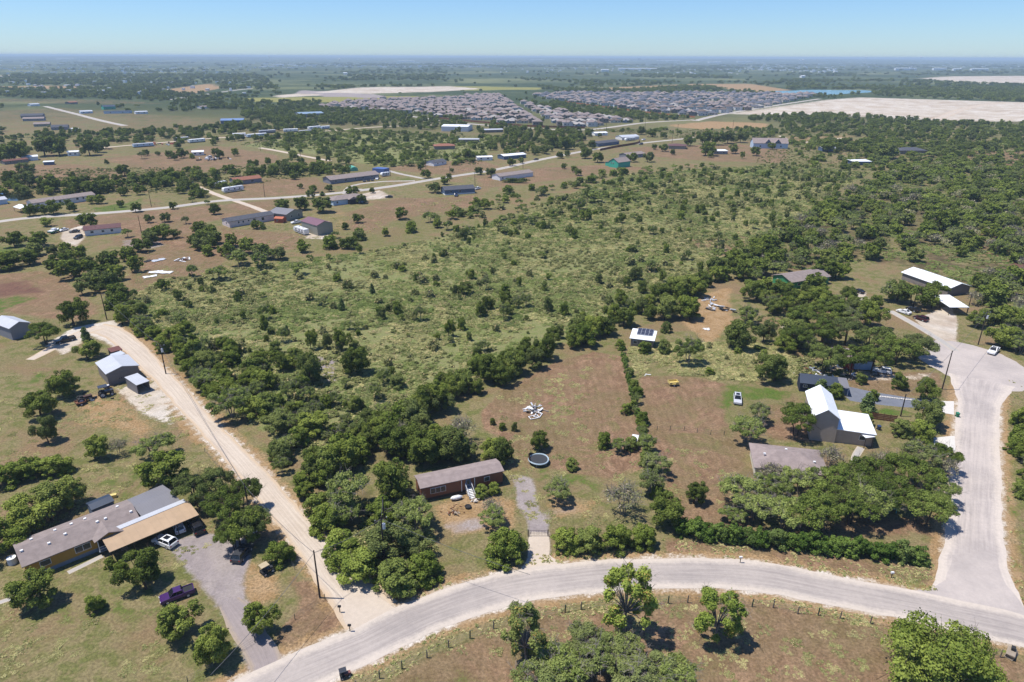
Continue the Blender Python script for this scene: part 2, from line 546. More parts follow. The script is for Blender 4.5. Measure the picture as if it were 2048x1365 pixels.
SIDE = [(1960, 1235), (1952, 1160), (1949, 1050), (1951, 950), (1954, 860), (1957, 800), (1962, 760)]
TRACK = [(745, 1232), (690, 1170), (620, 1085), (540, 990), (470, 910), (400, 838), (345, 775), (300, 730), (262, 692), (222, 664), (188, 656)]
for pts_, hw_ in ((MAIN, 3.7), (SIDE, 4.5), (TRACK, 2.6)):
    k = np.where((np.abs(GX) < 220) & (GY > 20) & (GY < 260))[0]
    d = ldist(GX[k], GY[k], smooth_line(PP(pts_), 6)) - hw_
    CH['white'][k] = np.maximum(CH['white'][k], 0.62 * np.clip(1 - (d - 0.2) / 1.6, 0, 1))
    CH['tan'][k] = np.maximum(CH['tan'][k], 0.72 * np.clip(1 - (d - 1.2) / 2.6, 0, 1))
nx_, ny_ = len(gx), len(gy)
idx = np.arange(nx_ * ny_).reshape(ny_, nx_)
quads = np.stack([idx[:-1, :-1], idx[:-1, 1:], idx[1:, 1:], idx[1:, :-1]], -1).reshape(-1, 4)
def fast_mesh(name, V, Q):
    me = bpy.data.meshes.new(name)
    k = Q.shape[1]
    me.vertices.add(len(V))
    me.vertices.foreach_set('co', np.ascontiguousarray(V, np.float32).ravel())
    me.loops.add(len(Q) * k)
    me.loops.foreach_set('vertex_index', np.ascontiguousarray(Q, np.int32).ravel())
    me.polygons.add(len(Q))
    me.polygons.foreach_set('loop_start', np.arange(0, len(Q) * k, k, dtype=np.int32))
    me.update(calc_edges=True)
    return me
gm = fast_mesh('ground', np.stack([GX, GY, GZ], 1), quads)
def vcol(me, name, a, b, c, d):
    at = me.attributes.new(name, 'FLOAT_COLOR', 'POINT')
    at.data.foreach_set('color', np.stack([a, b, c, d], 1).astype(np.float32).ravel())
vcol(gm, 'za', CH['brown'], CH['green'], CH['tan'], CH['white'])
vcol(gm, 'zc', CH['field'], CH['field'] * 0, CH['field'] * 0, CH['field'] * 0 + 1)
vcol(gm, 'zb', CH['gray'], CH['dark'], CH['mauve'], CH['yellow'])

def ground_material():
    m, nt, N, L, b = nodes_of('ground_cover')
    b.inputs['Roughness'].default_value = 0.95
    b.inputs['Specular IOR Level'].default_value = 0.1
    geo = N.new('ShaderNodeNewGeometry')
    pos = geo.outputs['Position']
    def noise(scale, detail=4, rough=0.6, dist=0.0):
        n = N.new('ShaderNodeTexNoise')
        n.inputs['Scale'].default_value = scale
        n.inputs['Detail'].default_value = detail
        n.inputs['Roughness'].default_value = rough
        n.inputs['Distortion'].default_value = dist
        L.new(pos, n.inputs['Vector'])
        return n.outputs[0]
    def ramp(f, lo, hi, a=0.0, b_=1.0):
        r = N.new('ShaderNodeMapRange')
        r.interpolation_type = 'SMOOTHSTEP'
        r.inputs[1].default_value, r.inputs[2].default_value, r.inputs[3].default_value, r.inputs[4].default_value = lo, hi, a, b_
        L.new(f, r.inputs[0])
        return r.outputs[0]
    def mix(f, a, b_):
        x = N.new('ShaderNodeMix')
        x.data_type = 'RGBA'
        for s, v in ((0, f), (6, a), (7, b_)):
            if isinstance(v, (tuple, list)):
                x.inputs[s].default_value = (*v, 1)
            elif isinstance(v, float):
                x.inputs[s].default_value = v
            else:
                L.new(v, x.inputs[s])
        return x.outputs[2]
    def math_(op, a, b_):
        x = N.new('ShaderNodeMath')
        x.operation = op
        for s, v in ((0, a), (1, b_)):
            if isinstance(v, float):
                x.inputs[s].default_value = v
            else:
                L.new(v, x.inputs[s])
        return x.outputs[0]
    fine, mid, big, huge = noise(2.2, 6, 0.75), noise(0.35, 5, 0.65, 0.4), noise(0.06, 5, 0.6, 0.6), noise(0.006, 5, 0.6, 0.8)
    far = noise(0.0021, 8, 0.72, 0.3)
    # scrub: olive weeds over straw and bare soil
    base = mix(ramp(mid, 0.40, 0.62), alb(156, 142, 102), alb(116, 118, 68))
    base = mix(ramp(big, 0.46, 0.64, 0.0, 0.85), base, alb(154, 128, 98))
    base = mix(ramp(huge, 0.45, 0.7, 0.0, 0.6), base, alb(122, 120, 74))
    # far country: woods and pasture
    cd = N.new('ShaderNodeCameraData')
    sep0 = N.new('ShaderNodeSeparateXYZ')
    L.new(pos, sep0.inputs[0])
    farw = mix(ramp(far, 0.36, 0.54), alb(132, 136, 92), alb(74, 88, 54))
    base = mix(ramp(sep0.outputs[1], 500.0, 1400.0), base, farw)
    def chan(attr, comp):
        a = N.new('ShaderNodeAttribute')
        a.attribute_name = attr
        if comp == 3:
            return a.outputs['Alpha']
        s = N.new('ShaderNodeSeparateColor')
        L.new(a.outputs['Color'], s.inputs[0])
        return s.outputs[comp]
    wob = math_('ADD', math_('MULTIPLY', math_('SUBTRACT', mid, 0.5), 0.9), math_('MULTIPLY', math_('SUBTRACT', fine, 0.5), 0.8))
    wob2 = math_('ADD', wob, math_('MULTIPLY', math_('SUBTRACT', big, 0.5), 1.0))
    def layer(base, attr, comp, c0, c1, wobble, lo=0.32, hi=0.68, n=None):
        f = ramp(math_('ADD', chan(attr, comp), math_('MULTIPLY', wobble, math_('MULTIPLY', ramp(chan(attr, comp), 0.0, 0.25), 1.0))), lo, hi)
        return mix(f, base, mix(ramp(n if n is not None else mid, 0.35, 0.65), c0, c1))
    c = base
    c = layer(c, 'zc', 0, alb(158, 154, 106), alb(128, 136, 80), wob2)
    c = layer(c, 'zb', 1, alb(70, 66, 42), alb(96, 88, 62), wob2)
    c = layer(c, 'za', 0, mix(ramp(noise(0.16, 6, 0.7, 2.5), 0.40, 0.62), alb(142, 112, 88), alb(170, 138, 110)), mix(ramp(mid, 0.42, 0.6), alb(152, 130, 98), alb(128, 110, 78)), wob2, n=big)
    c = mix(math_('MULTIPLY', chan('za', 0), ramp(noise(0.11, 6, 0.7, 1.2), 0.50, 0.68, 0.0, 0.75)), c, alb(126, 122, 76))
    c = layer(c, 'zb', 2, alb(120, 86, 76), alb(132, 100, 82), wob2)
    c = layer(c, 'za', 2, alb(196, 164, 124), alb(162, 132, 92), wob2)
    c = layer(c, 'za', 1, alb(118, 126, 66), alb(92, 114, 48), wob2)
    c = layer(c, 'zb', 3, alb(168, 160, 92), alb(148, 148, 78), wob)
    c = layer(c, 'zb', 0, alb(168, 156, 154), alb(182, 170, 162), math_('MULTIPLY', wob, 0.45), n=big)
    c = layer(c, 'za', 3, mix(ramp(noise(0.012, 6, 0.65, 2.0), 0.45, 0.62), alb(236, 226, 212), alb(192, 172, 152)), alb(214, 198, 176), wob, n=big)
    # fine grain: tufts, litter, stones
    g = ramp(fine, 0.28, 0.72, 0.58, 1.42)
    g2 = ramp(noise(9.0, 3, 0.7), 0.25, 0.75, 0.75, 1.25)
    vm = N.new('ShaderNodeVectorMath')
    vm.operation = 'SCALE'
    L.new(c, vm.inputs[0])
    smoothness = math_('MULTIPLY', math_('MAXIMUM', chan('zb', 0), chan('za', 3)), 0.72)
    grain = math_('ADD', math_('MULTIPLY', math_('SUBTRACT', math_('MULTIPLY', g, g2), 1.0), math_('SUBTRACT', 1.0, smoothness)), 1.0)
    wv = N.new('ShaderNodeTexWave')
    wv.bands_direction = 'X'
    wv.inputs['Scale'].default_value = 0.16
    wv.inputs['Distortion'].default_value = 5.0
    wv.inputs['Detail'].default_value = 3.0
    wv.inputs['Detail Scale'].default_value = 0.6
    L.new(pos, wv.inputs['Vector'])
    mow = math_('ADD', math_('MULTIPLY', math_('MULTIPLY', math_('SUBTRACT', wv.outputs['Fac'], 0.5), 0.11), chan('za', 0)), 1.0)
    L.new(math_('MULTIPLY', math_('MULTIPLY', grain, mow), ramp(mid, 0.25, 0.75, 0.86, 1.12)), vm.inputs['Scale'])
    L.new(vm.outputs[0], b.inputs['Base Color'])
    bp = N.new('ShaderNodeBump')
    bp.inputs['Strength'].default_value = 0.55
    bp.inputs['Distance'].default_value = 0.25
    L.new(math_('ADD', fine, mid), bp.inputs['Height'])
    L.new(bp.outputs[0], b.inputs['Normal'])
    return m
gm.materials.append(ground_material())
ground = bpy.data.objects.new('ground', gm)
col.objects.link(ground)
ground['kind'] = 'structure'

# ------------------------------------------------------------------ roads
ROADS = []
def road_material(name, mid_c, edge_c, dark_c, edge_at=0.62, streak=0.5):
    m, nt, N, L, b = nodes_of(name)
    b.inputs['Roughness'].default_value = 0.9
    b.inputs['Specular IOR Level'].default_value = 0.25
    a = N.new('ShaderNodeAttribute')
    a.attribute_name = 'us'
    sp = N.new('ShaderNodeSeparateColor')
    L.new(a.outputs['Color'], sp.inputs[0])
    geo = N.new('ShaderNodeNewGeometry')
    def noise(vec, scale, detail=4, rough=0.6):
        n = N.new('ShaderNodeTexNoise')
        n.inputs['Scale'].default_value = scale
        n.inputs['Detail'].default_value = detail
        n.inputs['Roughness'].default_value = rough
        L.new(vec, n.inputs['Vector'])
        return n.outputs[0]
    def mm(op, x, y):
        q = N.new('ShaderNodeMath')
        q.operation = op
        for s, v in ((0, x), (1, y)):
            if isinstance(v, float):
                q.inputs[s].default_value = v
            else:
                L.new(v, q.inputs[s])
        return q.outputs[0]
    def ramp(f, lo, hi, a0=0.0, b0=1.0):
        r = N.new('ShaderNodeMapRange')
        r.interpolation_type = 'SMOOTHSTEP'
        r.inputs[1].default_value, r.inputs[2].default_value, r.inputs[3].default_value, r.inputs[4].default_value = lo, hi, a0, b0
        L.new(f, r.inputs[0])
        return r.outputs[0]
    def mix(f, x, y):
        q = N.new('ShaderNodeMix')
        q.data_type = 'RGBA'
        for s, v in ((0, f), (6, x), (7, y)):
            if isinstance(v, tuple):
                q.inputs[s].default_value = (*v, 1)
            else:
                L.new(v, q.inputs[s])
        return q.outputs[2]
    cx = N.new('ShaderNodeCombineXYZ')
    L.new(mm('MULTIPLY', sp.outputs[0], 5.0), cx.inputs[0])
    L.new(mm('MULTIPLY', sp.outputs[1], 0.035), cx.inputs[1])
    st = noise(cx.outputs[0], 1.6, 6, 0.7)
    big = noise(geo.outputs['Position'], 0.09, 5, 0.65)
    fine = noise(geo.outputs['Position'], 1.4, 6, 0.75)
    au = mm('ABSOLUTE', sp.outputs[0], 0.0)
    wob = mm('ADD', mm('MULTIPLY', mm('SUBTRACT', big, 0.5), 0.55), mm('MULTIPLY', mm('SUBTRACT', fine, 0.5), 0.35))
    edge = ramp(mm('ADD', au, wob), edge_at - 0.2, edge_at + 0.2)
    c = mix(ramp(mm('ADD', mm('MULTIPLY', st, streak), mm('MULTIPLY', big, 1.0 - streak)), 0.36, 0.60), dark_c, mid_c)
    c = mix(edge, c, edge_c)
    vm = N.new('ShaderNodeVectorMath')
    vm.operation = 'SCALE'
    L.new(c, vm.inputs[0])
    L.new(mm('MULTIPLY', ramp(fine, 0.25, 0.75, 0.92, 1.07), ramp(st, 0.3, 0.7, 0.95, 1.04)), vm.inputs['Scale'])
    L.new(vm.outputs[0], b.inputs['Base Color'])
    bp = N.new('ShaderNodeBump')
    bp.inputs['Strength'].default_value = 0.3
    bp.inputs['Distance'].default_value = 0.08
    L.new(fine, bp.inputs['Height'])
    L.new(bp.outputs[0], b.inputs['Normal'])
    return m
RM_main = road_material('chipseal', alb(216, 203, 193), alb(230, 216, 201), alb(192, 181, 174), 0.72, 0.45)
RM_side = RM_main
RM_main = road_material('street_chipseal', alb(202, 190, 180), alb(226, 212, 196), alb(178, 168, 161), 0.70, 0.5)
RM_track = road_material('caliche', alb(230, 214, 194), alb(222, 196, 164), alb(212, 194, 174), 0.8, 0.65)
RM_far = road_material('pale_road', alb(205, 198, 188), alb(212, 198, 178), alb(190, 184, 178), 0.7)
def road(name, pts, width, z, mat, jit=0.25, step=1.5, u_cross=9, keep=True):
    line = smooth_line(PP(pts), step)
    t = np.gradient(line, axis=0)
    t /= np.linalg.norm(t, axis=1)[:, None] + 1e-9
    nrm = np.stack([-t[:, 1], t[:, 0]], 1)
    s = np.concatenate([[0], np.cumsum(np.linalg.norm(np.diff(line, axis=0), axis=1))])
    if isinstance(width, (list, tuple)):
        w = np.interp(np.linspace(0, 1, len(line)), np.linspace(0, 1, len(width)), width)
    else:
        w = np.full(len(line), float(width))
    wl = w / 2 + (fbm(s, s * 0, 3.0, 7) - 0.5) * 2 * jit + (fbm(s, s * 0, 14.0, 9) - 0.5) * 2 * jit
    wr = w / 2 + (fbm(s, s * 0, 3.0, 17) - 0.5) * 2 * jit + (fbm(s, s * 0, 14.0, 19) - 0.5) * 2 * jit
    us = np.linspace(-1, 1, u_cross)
    V = np.zeros((len(line), u_cross, 3))
    for k, u in enumerate(us):
        off = np.where(u < 0, u * wr, u * wl)
        V[:, k, :2] = line + nrm * off[:, None]
        V[:, k, 2] = z - 0.02 * abs(u) ** 2 * (z > 0.03)
    ii = np.arange(len(line) * u_cross).reshape(len(line), u_cross)
    Q = np.stack([ii[:-1, :-1], ii[1:, :-1], ii[1:, 1:], ii[:-1, 1:]], -1).reshape(-1, 4)[:, ::-1]
    me = fast_mesh(name, V.reshape(-1, 3), Q)
    U = np.tile(us, len(line))
    S = np.repeat(s, u_cross)
    vcol(me, 'us', U, S, U * 0, U * 0 + 1)
    me.materials.append(mat)
    o = bpy.data.objects.new(name, me)
    col.objects.link(o)
    o['kind'] = 'structure'
    if keep:
        ROADS.append((line, float(np.mean(w)) / 2))
    return o
def patch(name, pts, z, mat, jit=0.15, px=True, kind='structure', th=None):
    """flat ground sheet with a slightly ragged outline"""
    q = PP(pts) if px else np.array(pts)
    q = np.vstack([q, q[:1]])
    out = []
    for a, b in zip(q[:-1], q[1:]):
        n = max(1, int(np.linalg.norm(b - a) / 1.5))
        for k in range(n):
            p = a + (b - a) * k / n
            out.append((p[0] + rng.uniform(-jit, jit), p[1] + rng.uniform(-jit, jit)))
    mb = MB()
    n = len(out)
    if th:
        mb.slab([(x, y, z) for x, y in out], th)
    else:
        mb.add([(x, y, z) for x, y in out], [tuple(range(n))])
    o = mb.build(name, mat)
    o['kind'] = kind
    me = o.data
    c = np.array(out)
    vcol(me, 'us', *[np.zeros(len(me.vertices))] * 3, np.ones(len(me.vertices)))
    if me.polygons[0].normal.z < 0:
        me.flip_normals()
    return o
road('street', MAIN, 7.5, 0.024, RM_main, 0.32)
road('side_street', SIDE, [14, 9.4, 8.8, 8.8, 8.8, 9.2, 15], 0.016, RM_side, 0.35)
road('caliche_track', TRACK, [9, 6.2, 5.2, 5.0, 4.8, 4.8, 5.0, 5.2, 5.6, 6.5, 7.5], 0.008, RM_track, 0.35)
road('caliche_drive', [(200, 655), (160, 668), (110, 694), (60, 720)], [5, 4, 3.5, 3], 0.012, RM_track, 0.4)
road('drive', [(1858, 622), (1800, 636)][::-1] + [(1905, 690)], 3.0, 0.020, RM_track, 0.2) if False else None
road('concrete_lane', [(1780, 622), (1830, 650), (1875, 677), (1912, 702)], 2.7, 0.020, RM_far, 0.06)
c0 = P(1946, 728)
bulb = [(c0.x + 13.2 * math.cos(a) * (1 + 0.02 * math.sin(5 * a)), c0.y + 17.5 * math.sin(a)) for a in np.linspace(0, 2 * math.pi, 64, endpoint=False)]
patch('turning_circle', bulb, 0.012, RM_side, 0.25, px=False)
# junction flares
patch('road_flare', [(1780, 1190), (1860, 1178), (1893, 1160), (1905, 1110), (1990, 1100), (2006, 1160), (2048, 1215), (2100, 1240), (2048, 1270)], 0.020, RM_side, 0.15)
patch('track_mouth', [(690, 1250), (690, 1190), (745, 1185), (790, 1218), (830, 1225), (740, 1290)], 0.016, RM_track, 0.3)
patch('gravel_drive_mouth', [(1050, 1130), (1062, 1065), (1094, 1065), (1100, 1110), (1130, 1135), (1130, 1150), (1030, 1155)], 0.012, RM_track, 0.25)
# far roads
road('county_road', [(-60, 452), (60, 436), (200, 427), (330, 416), (440, 402), (560, 396), (680, 386), (790, 372), (880, 357), (990, 340), (1080, 320), (1190, 299), (1290, 286), (1380, 277), (1420, 274)], 6.5, 0.024, RM_far, 0.2, 4)
road('gravel_road', [(395, 374), (440, 392), (500, 412), (560, 436)], 4.0, 0.016, RM_track, 0.3, 3)
road('ring_drive', [(720, 378), (690, 388), (705, 372), (760, 364), (830, 362)], 3.5, 0.016, RM_far, 0.2, 3)
road('house_drive', [(770, 340), (800, 348), (850, 358)], 4.0, 0.012, RM_far, 0.2, 3)
road('dirt_road', [(520, 296), (560, 303), (620, 315), (660, 322)], 5.0, 0.012, RM_track, 0.4, 5)
road('trailer_park_road', [(190, 297), (330, 285), (440, 276), (560, 270), (660, 262), (760, 254), (880, 250)], 6.0, 0.016, RM_track, 0.5, 8)
road('farm_road', [(90, 213), (150, 228), (200, 241), (250, 252)], 8.0, 0.012, RM_far, 0.4, 10)
road('highway', [(340, 200), (420, 188), (470, 181), (520, 176)], 12.0, 0.02, RM_far, 0.4, 20)
road('subdivision_street', [(815, 232), (920, 246), (1050, 256), (1170, 260), (1290, 246), (1390, 240)], 8.0, 0.016, RM_far, 0.4, 10)
road('subdivision_road', [(1390, 242), (1450, 228), (1560, 210), (1640, 198)], 10.0, 0.016, RM_far, 0.4, 15)
road('graded_haul_road', [(1870, 240), (1930, 218), (1990, 208), (2100, 205)], 14.0, 0.016, RM_track, 1, 15)
road('lane', [(1560, 272), (1590, 285), (1630, 283), (1690, 276)], 5, 0.012, RM_track, 0.3, 6)
# paved and concrete patches
M_asph = plain('blue_asphalt', alb(128, 132, 142), 0.9, var=0.18, scale=0.6)
M_conc = plain('pale_concrete', alb(238, 232, 222), 0.85, var=0.06, scale=0.8)
patch('asphalt_driveway', [(1688, 772), (1740, 783), (1800, 793), (1862, 802), (1862, 818), (1800, 814), (1740, 808), (1700, 802), (1686, 790)], 0.012, M_asph, 0.1)
patch('concrete_driveway', [(1868, 802), (1908, 803), (1908, 830), (1882, 826), (1868, 812)], 0.030, M_conc, 0.03)
patch('concrete_driveway', [(1867, 876), (1909, 872), (1911, 903), (1868, 893)], 0.030, M_conc, 0.03)
M_path = plain('chalky_path', alb(216, 206, 190), 0.9, var=0.15, scale=1.0)
RM_gray = road_material('gravel_lane', alb(176, 163, 158), alb(186, 168, 148), alb(166, 154, 150), 0.8)
road('gravel_drive', [(458, 1205), (484, 1238), (508, 1280), (530, 1325), (545, 1400)], [3, 4.6, 4.2, 4.4, 7], 0.012, RM_gray, 0.3)
road('footpath', [(136, 1146), (165, 1132), (205, 1112)], 1.1, 0.012, RM_far, 0.06, 0.8)
road('footpath', [(-20, 1212), (30, 1195), (48, 1188)], 1.0, 0.012, RM_far, 0.06, 0.8)
road('porch_path', [(1722, 895), (1712, 912), (1708, 930)], 1.6, 0.012, RM_far, 0.05, 0.8)
# water
def water_mat(name, rgb, rough=0.08):
    m, nt, N, L, b = nodes_of(name)
    b.inputs['Base Color'].default_value = (*rgb, 1)
    b.inputs['Roughness'].default_value = rough
    nz = N.new('ShaderNodeTexNoise')
    nz.inputs['Scale'].default_value = 0.8
    tc = N.new('ShaderNodeTexCoord')
    L.new(tc.outputs['Object'], nz.inputs['Vector'])
    bp = N.new('ShaderNodeBump')
    bp.inputs['Strength'].default_value = 0.15
    L.new(nz.outputs[0], bp.inputs['Height'])
    L.new(bp.outputs[0], b.inputs['Normal'])
    return m
M_pond, M_lake = water_mat('dark_pond_water', (0.015, 0.018, 0.012)), water_mat('turquoise_lake_water', (0.16, 0.30, 0.33), 0.25)
patch('pond', [(-30, 392), (10, 386), (60, 386), (72, 396), (40, 402), (-30, 402)], 0.012, M_pond, 0.5)
patch('ditch_pond', [(1890, 478), (1930, 490), (1980, 505), (1960, 508), (1900, 492)], 0.012, M_pond, 0.5)
patch('stock_pond', [(380, 360), (410, 357), (415, 364), (385, 366)], 0.012, M_pond, 0.5)
patch('lake', [(1535, 183), (1620, 180), (1730, 181), (1760, 184), (1660, 190), (1600, 191)], 0.020, M_lake, 3)

# ------------------------------------------------------------------ building materials
def shingle(name, rgb): return plain(name, rgb, 0.95, var=0.22, scale=0.9, spec=0.2, wave=('Y', 1.6, 0.10))
def metalroof(name, rgb, rough=0.38): return plain(name, rgb, rough, 0.0, var=0.07, scale=0.35, spec=0.5, wave=('X', 0.75, 0.10))
def siding(name, rgb): return plain(name, rgb, 0.75, var=0.07, scale=0.8, spec=0.3, wave=('Z', 1.5, 0.16))
def boards(name, rgb): return plain(name, rgb, 0.8, var=0.10, scale=0.8, spec=0.3, wave=('X', 1.2, 0.12))
M_shin_gray = shingle('greybrown_shingle', alb(164, 150, 144))
M_shin_brown = shingle('mauve_brown_shingle', alb(172, 156, 150))
M_shin_red = shingle('rust_shingle', alb(168, 116, 96))
M_shin_maroon = shingle('maroon_shingle', alb(122, 92, 92))
M_shin_dark = shingle('charcoal_shingle', alb(98, 100, 108))
M_shin_sub = shingle('taupe_shingle', alb(162, 148, 144))
M_shin_sub2 = shingle('slate_shingle', alb(112, 114, 124))
M_met_white = metalroof('white_metal', (0.82, 0.83, 0.83), 0.42)
M_met_silver = metalroof('galvanised_metal', (0.50, 0.52, 0.55), 0.42)
M_met_pale = metalroof('pale_galvanised_metal', (0.47, 0.48, 0.50), 0.45)
M_met_gray = metalroof('weathered_grey_metal', alb(140, 138, 142), 0.6)
M_met_rust = metalroof('rusty_metal', alb(120, 72, 62), 0.8)
M_met_blue = metalroof('dark_blue_metal', alb(62, 74, 92), 0.45)
M_met_maroon = metalroof('maroon_metal', alb(140, 98, 108), 0.5)
M_tan_roof = plain('tan_roll_roofing', alb(204, 174, 140), 0.9, var=0.12, scale=0.5, wave=('X', 0.25, 0.06))
M_w_yellow = siding('mustard_siding', alb(206, 160, 78))
M_w_brown = boards('redbrown_boards', alb(150, 100, 74))
M_w_white = siding('white_siding', (0.80, 0.80, 0.79))
M_w_pale = siding('pale_grey_siding', (0.72, 0.70, 0.69))
M_w_pink = siding('pinkish_siding', (0.70, 0.60, 0.56))
M_w_blue = siding('light_blue_siding', (0.46, 0.57, 0.68))
M_w_olive = siding('olive_grey_siding', alb(172, 170, 154))
M_w_gray = siding('grey_siding', alb(160, 160, 166))
M_w_tan = boards('taupe_metal_siding', alb(196, 180, 164))
M_w_slate = siding('slate_blue_siding', alb(104, 124, 152))
M_w_navy = boards('navy_boards', alb(52, 62, 84))
M_w_green = siding('leaf_green_siding', alb(82, 168, 112))
M_w_teal = siding('teal_green_siding', alb(84, 200, 168))
M_w_cream = siding('cream_siding', (0.62, 0.56, 0.43))
M_w_wood = boards('grey_weathered_boards', alb(156, 146, 138))
M_skirt = plain('blue_grey_skirting', alb(150, 160, 172), 0.8, wave=('X', 0.6, 0.1))
M_trim = plain('white_trim', (0.75, 0.75, 0.74), 0.6, var=0.04)
M_dark = plain('dark_interior', (0.02, 0.02, 0.022), 0.9)
M_glass = plain('window_glass', (0.03, 0.04, 0.05), 0.08, var=0.05)
M_wood = plain('weathered_timber', alb(176, 160, 140), 0.9, var=0.2, scale=3)
M_post = plain('dark_timber', alb(82, 70, 60), 0.9, var=0.25, scale=3)
M_fence = plain('brown_stained_board', alb(136, 88, 62), 0.85, var=0.2, scale=2)
M_found = plain('grey_block_base', alb(150, 146, 142), 0.9, var=0.15)

def window(root, x, y, z, w, h, rz=0.0, frame=None, split=0):
    f = MB().box((x, y, z), (w, 0.10, h), rz).build('window', frame or M_trim, root)
    p = MB()
    n = max(1, split)
    pw = (w - 0.14 - 0.08 * (n - 1)) / n
    for k in range(n):
        ox = -w / 2 + 0.07 + pw / 2 + k * (pw + 0.08)
        q = MB().box((x + ox * math.cos(rz) + 0.045 * math.sin(rz), y + ox * math.sin(rz) - 0.045 * math.cos(rz), z), (pw, 0.06, h - 0.16), rz)
        q.build('pane', M_glass, f)
    return f

def house(name, label, cat, fl, fr, depth, wh=2.9, rise=1.1, wall=None, roof=None, style='gable', over=0.4, wins=(), endwins=(), door=None, skirt=None,
          vents=0, group=None, eave=False, base=0.0, lm=None, seed=0, open_front=False, wframe=None, both=False):
    """front-left / front-right corners in photo coordinates (eave=True: of the eave line), depth away from the viewer"""
    z = wh if eave else 0.0
    a, b = P(*fl, z), P(*fr, z)
    d = b - a
    L_, rz = d.length, math.atan2(d.y, d.x)
    if eave:                                     # eave line overhangs the wall
        n = Vector((-d.y, d.x)).normalized()
        a = a + n * over + d.normalized() * over
        L_ -= 2 * over
        depth -= 2 * over
    t = thing(name, label, cat, a, rz, group)
    cx = a + d.normalized() * L_ / 2 + Vector((-d.y, d.x)).normalized() * depth / 2
    if lm:
        LM[lm] = cx
    FOOT.append((cx, L_ / 2 + 0.6, depth / 2 + 0.6, rz))
    w = MB()
    z0 = 0.75 if skirt else 0.0
    if style == 'gable':
        w.add([(0, 0, z0), (L_, 0, z0), (L_, depth, z0), (0, depth, z0), (0, 0, wh), (L_, 0, wh), (L_, depth, wh), (0, depth, wh), (0, depth / 2, wh + rise), (L_, depth / 2, wh + rise)],
              [(0, 1, 5, 4), (2, 3, 7, 6), (1, 2, 6, 9, 5), (3, 0, 4, 8, 7)])
    elif style == 'gable_front':
        w.add([(0, 0, z0), (L_, 0, z0), (L_, depth, z0), (0, depth, z0), (0, 0, wh), (L_, 0, wh), (L_, depth, wh), (0, depth, wh), (L_ / 2, 0, wh + rise), (L_ / 2, depth, wh + rise)],
              [(0, 1, 5, 8, 4), (2, 3, 7, 9, 6), (1, 2, 6, 5), (3, 0, 4, 7)])
    elif style == 'shed':
        w.add([(0, 0, z0), (L_, 0, z0), (L_, depth, z0), (0, depth, z0), (0, 0, wh), (L_, 0, wh), (L_, depth, wh + rise), (0, depth, wh + rise)],
              [(0, 1, 5, 4), (2, 3, 7, 6), (1, 2, 6, 5), (3, 0, 4, 7)])
    else:
        w.box((L_ / 2, depth / 2, (wh + z0) / 2), (L_, depth, wh - z0))
    w.build('wall', wall, t)
    if skirt:
        MB().box((L_ / 2, depth / 2, z0 / 2), (L_ - 0.06, depth - 0.06, z0)).build('skirting', skirt, t)
    o, th = over, 0.14
    r = MB()
    k = rise / (depth / 2)
    if style == 'gable':
        ze = wh - o * k + 0.05
        zt = wh + rise + 0.05
        r.slab([(-o, -o, ze), (L_ + o, -o, ze), (L_ + o, depth / 2, zt), (-o, depth / 2, zt)], th)
        r.slab([(-o, depth / 2, zt + 0.003), (L_ + o, depth / 2, zt + 0.003), (L_ + o, depth + o, ze), (-o, depth + o, ze)], th)
    elif style == 'gable_front':
        k = rise / (L_ / 2)
        ze, zt = wh - o * k + 0.05, wh + rise + 0.05
        r.slab([(-o, -o, ze), (L_ / 2, -o, zt), (L_ / 2, depth + o, zt), (-o, depth + o, ze)], th)
        r.slab([(L_ / 2, -o, zt + 0.003), (L_ + o, -o, ze), (L_ + o, depth + o, ze), (L_ / 2, depth + o, zt + 0.003)], th)
    elif style == 'hip':
        h = depth / 2
        ze, zt = wh + 0.05, wh + rise + 0.05
        if L_ >= depth:
            A, B = (h, depth / 2, zt), (L_ - h, depth / 2, zt)
            c = [(-o, -o, ze), (L_ + o, -o, ze), (L_ + o, depth + o, ze), (-o, depth + o, ze)]
            r.add(c + [A, B] + [(x, y, zz - 0.16) for x, y, zz in c], [(0, 1, 5, 4), (1, 2, 5), (2, 3, 4, 5), (3, 0, 4), (9, 8, 7, 6), (0, 6, 7, 1), (1, 7, 8, 2), (2, 8, 9, 3), (3, 9, 6, 0)])
        else:
            h = L_ / 2
            A, B = (L_ / 2, h, zt), (L_ / 2, depth - h, zt)
            c = [(-o, -o, ze), (L_ + o, -o, ze), (L_ + o, depth + o, ze), (-o, depth + o, ze)]
            r.add(c + [A, B] + [(x, y, zz - 0.16) for x, y, zz in c], [(0, 1, 4), (1, 2, 5, 4), (2, 3, 5), (3, 0, 4, 5), (9, 8, 7, 6), (0, 6, 7, 1), (1, 7, 8, 2), (2, 8, 9, 3), (3, 9, 6, 0)])
    elif style == 'shed':
        ze = wh + 0.08
        r.slab([(-o, -o, ze), (L_ + o, -o, ze), (L_ + o, depth + o, ze + rise), (-o, depth + o, ze + rise)], th)
    else:
        ze = wh + 0.10
        r.slab([(-o, -o, ze), (L_ + o, -o, ze), (L_ + o, depth + o, ze + 0.1), (-o, depth + o, ze + 0.1)], th)
    rf = r.build('roof', roof, t)
    rr = random.Random(seed + 3)
    for i in range(vents):
        u = (i + 0.5) / vents * L_ + rr.uniform(-0.8, 0.8)
        v = rr.choice((0.28, 0.36, 0.62, 0.7)) * depth
        zz = wh + rise * (1 - abs(v - depth / 2) / (depth / 2)) + 0.16
        MB().box((u, v, zz), (0.42, 0.36, 0.3)).build('roof_vent', M_trim, rf)
    for (u, ww, hh, zc, *sp) in wins:
        window(t, u * L_, -0.02, zc, ww, hh, 0, wframe, sp[0] if sp else 0)
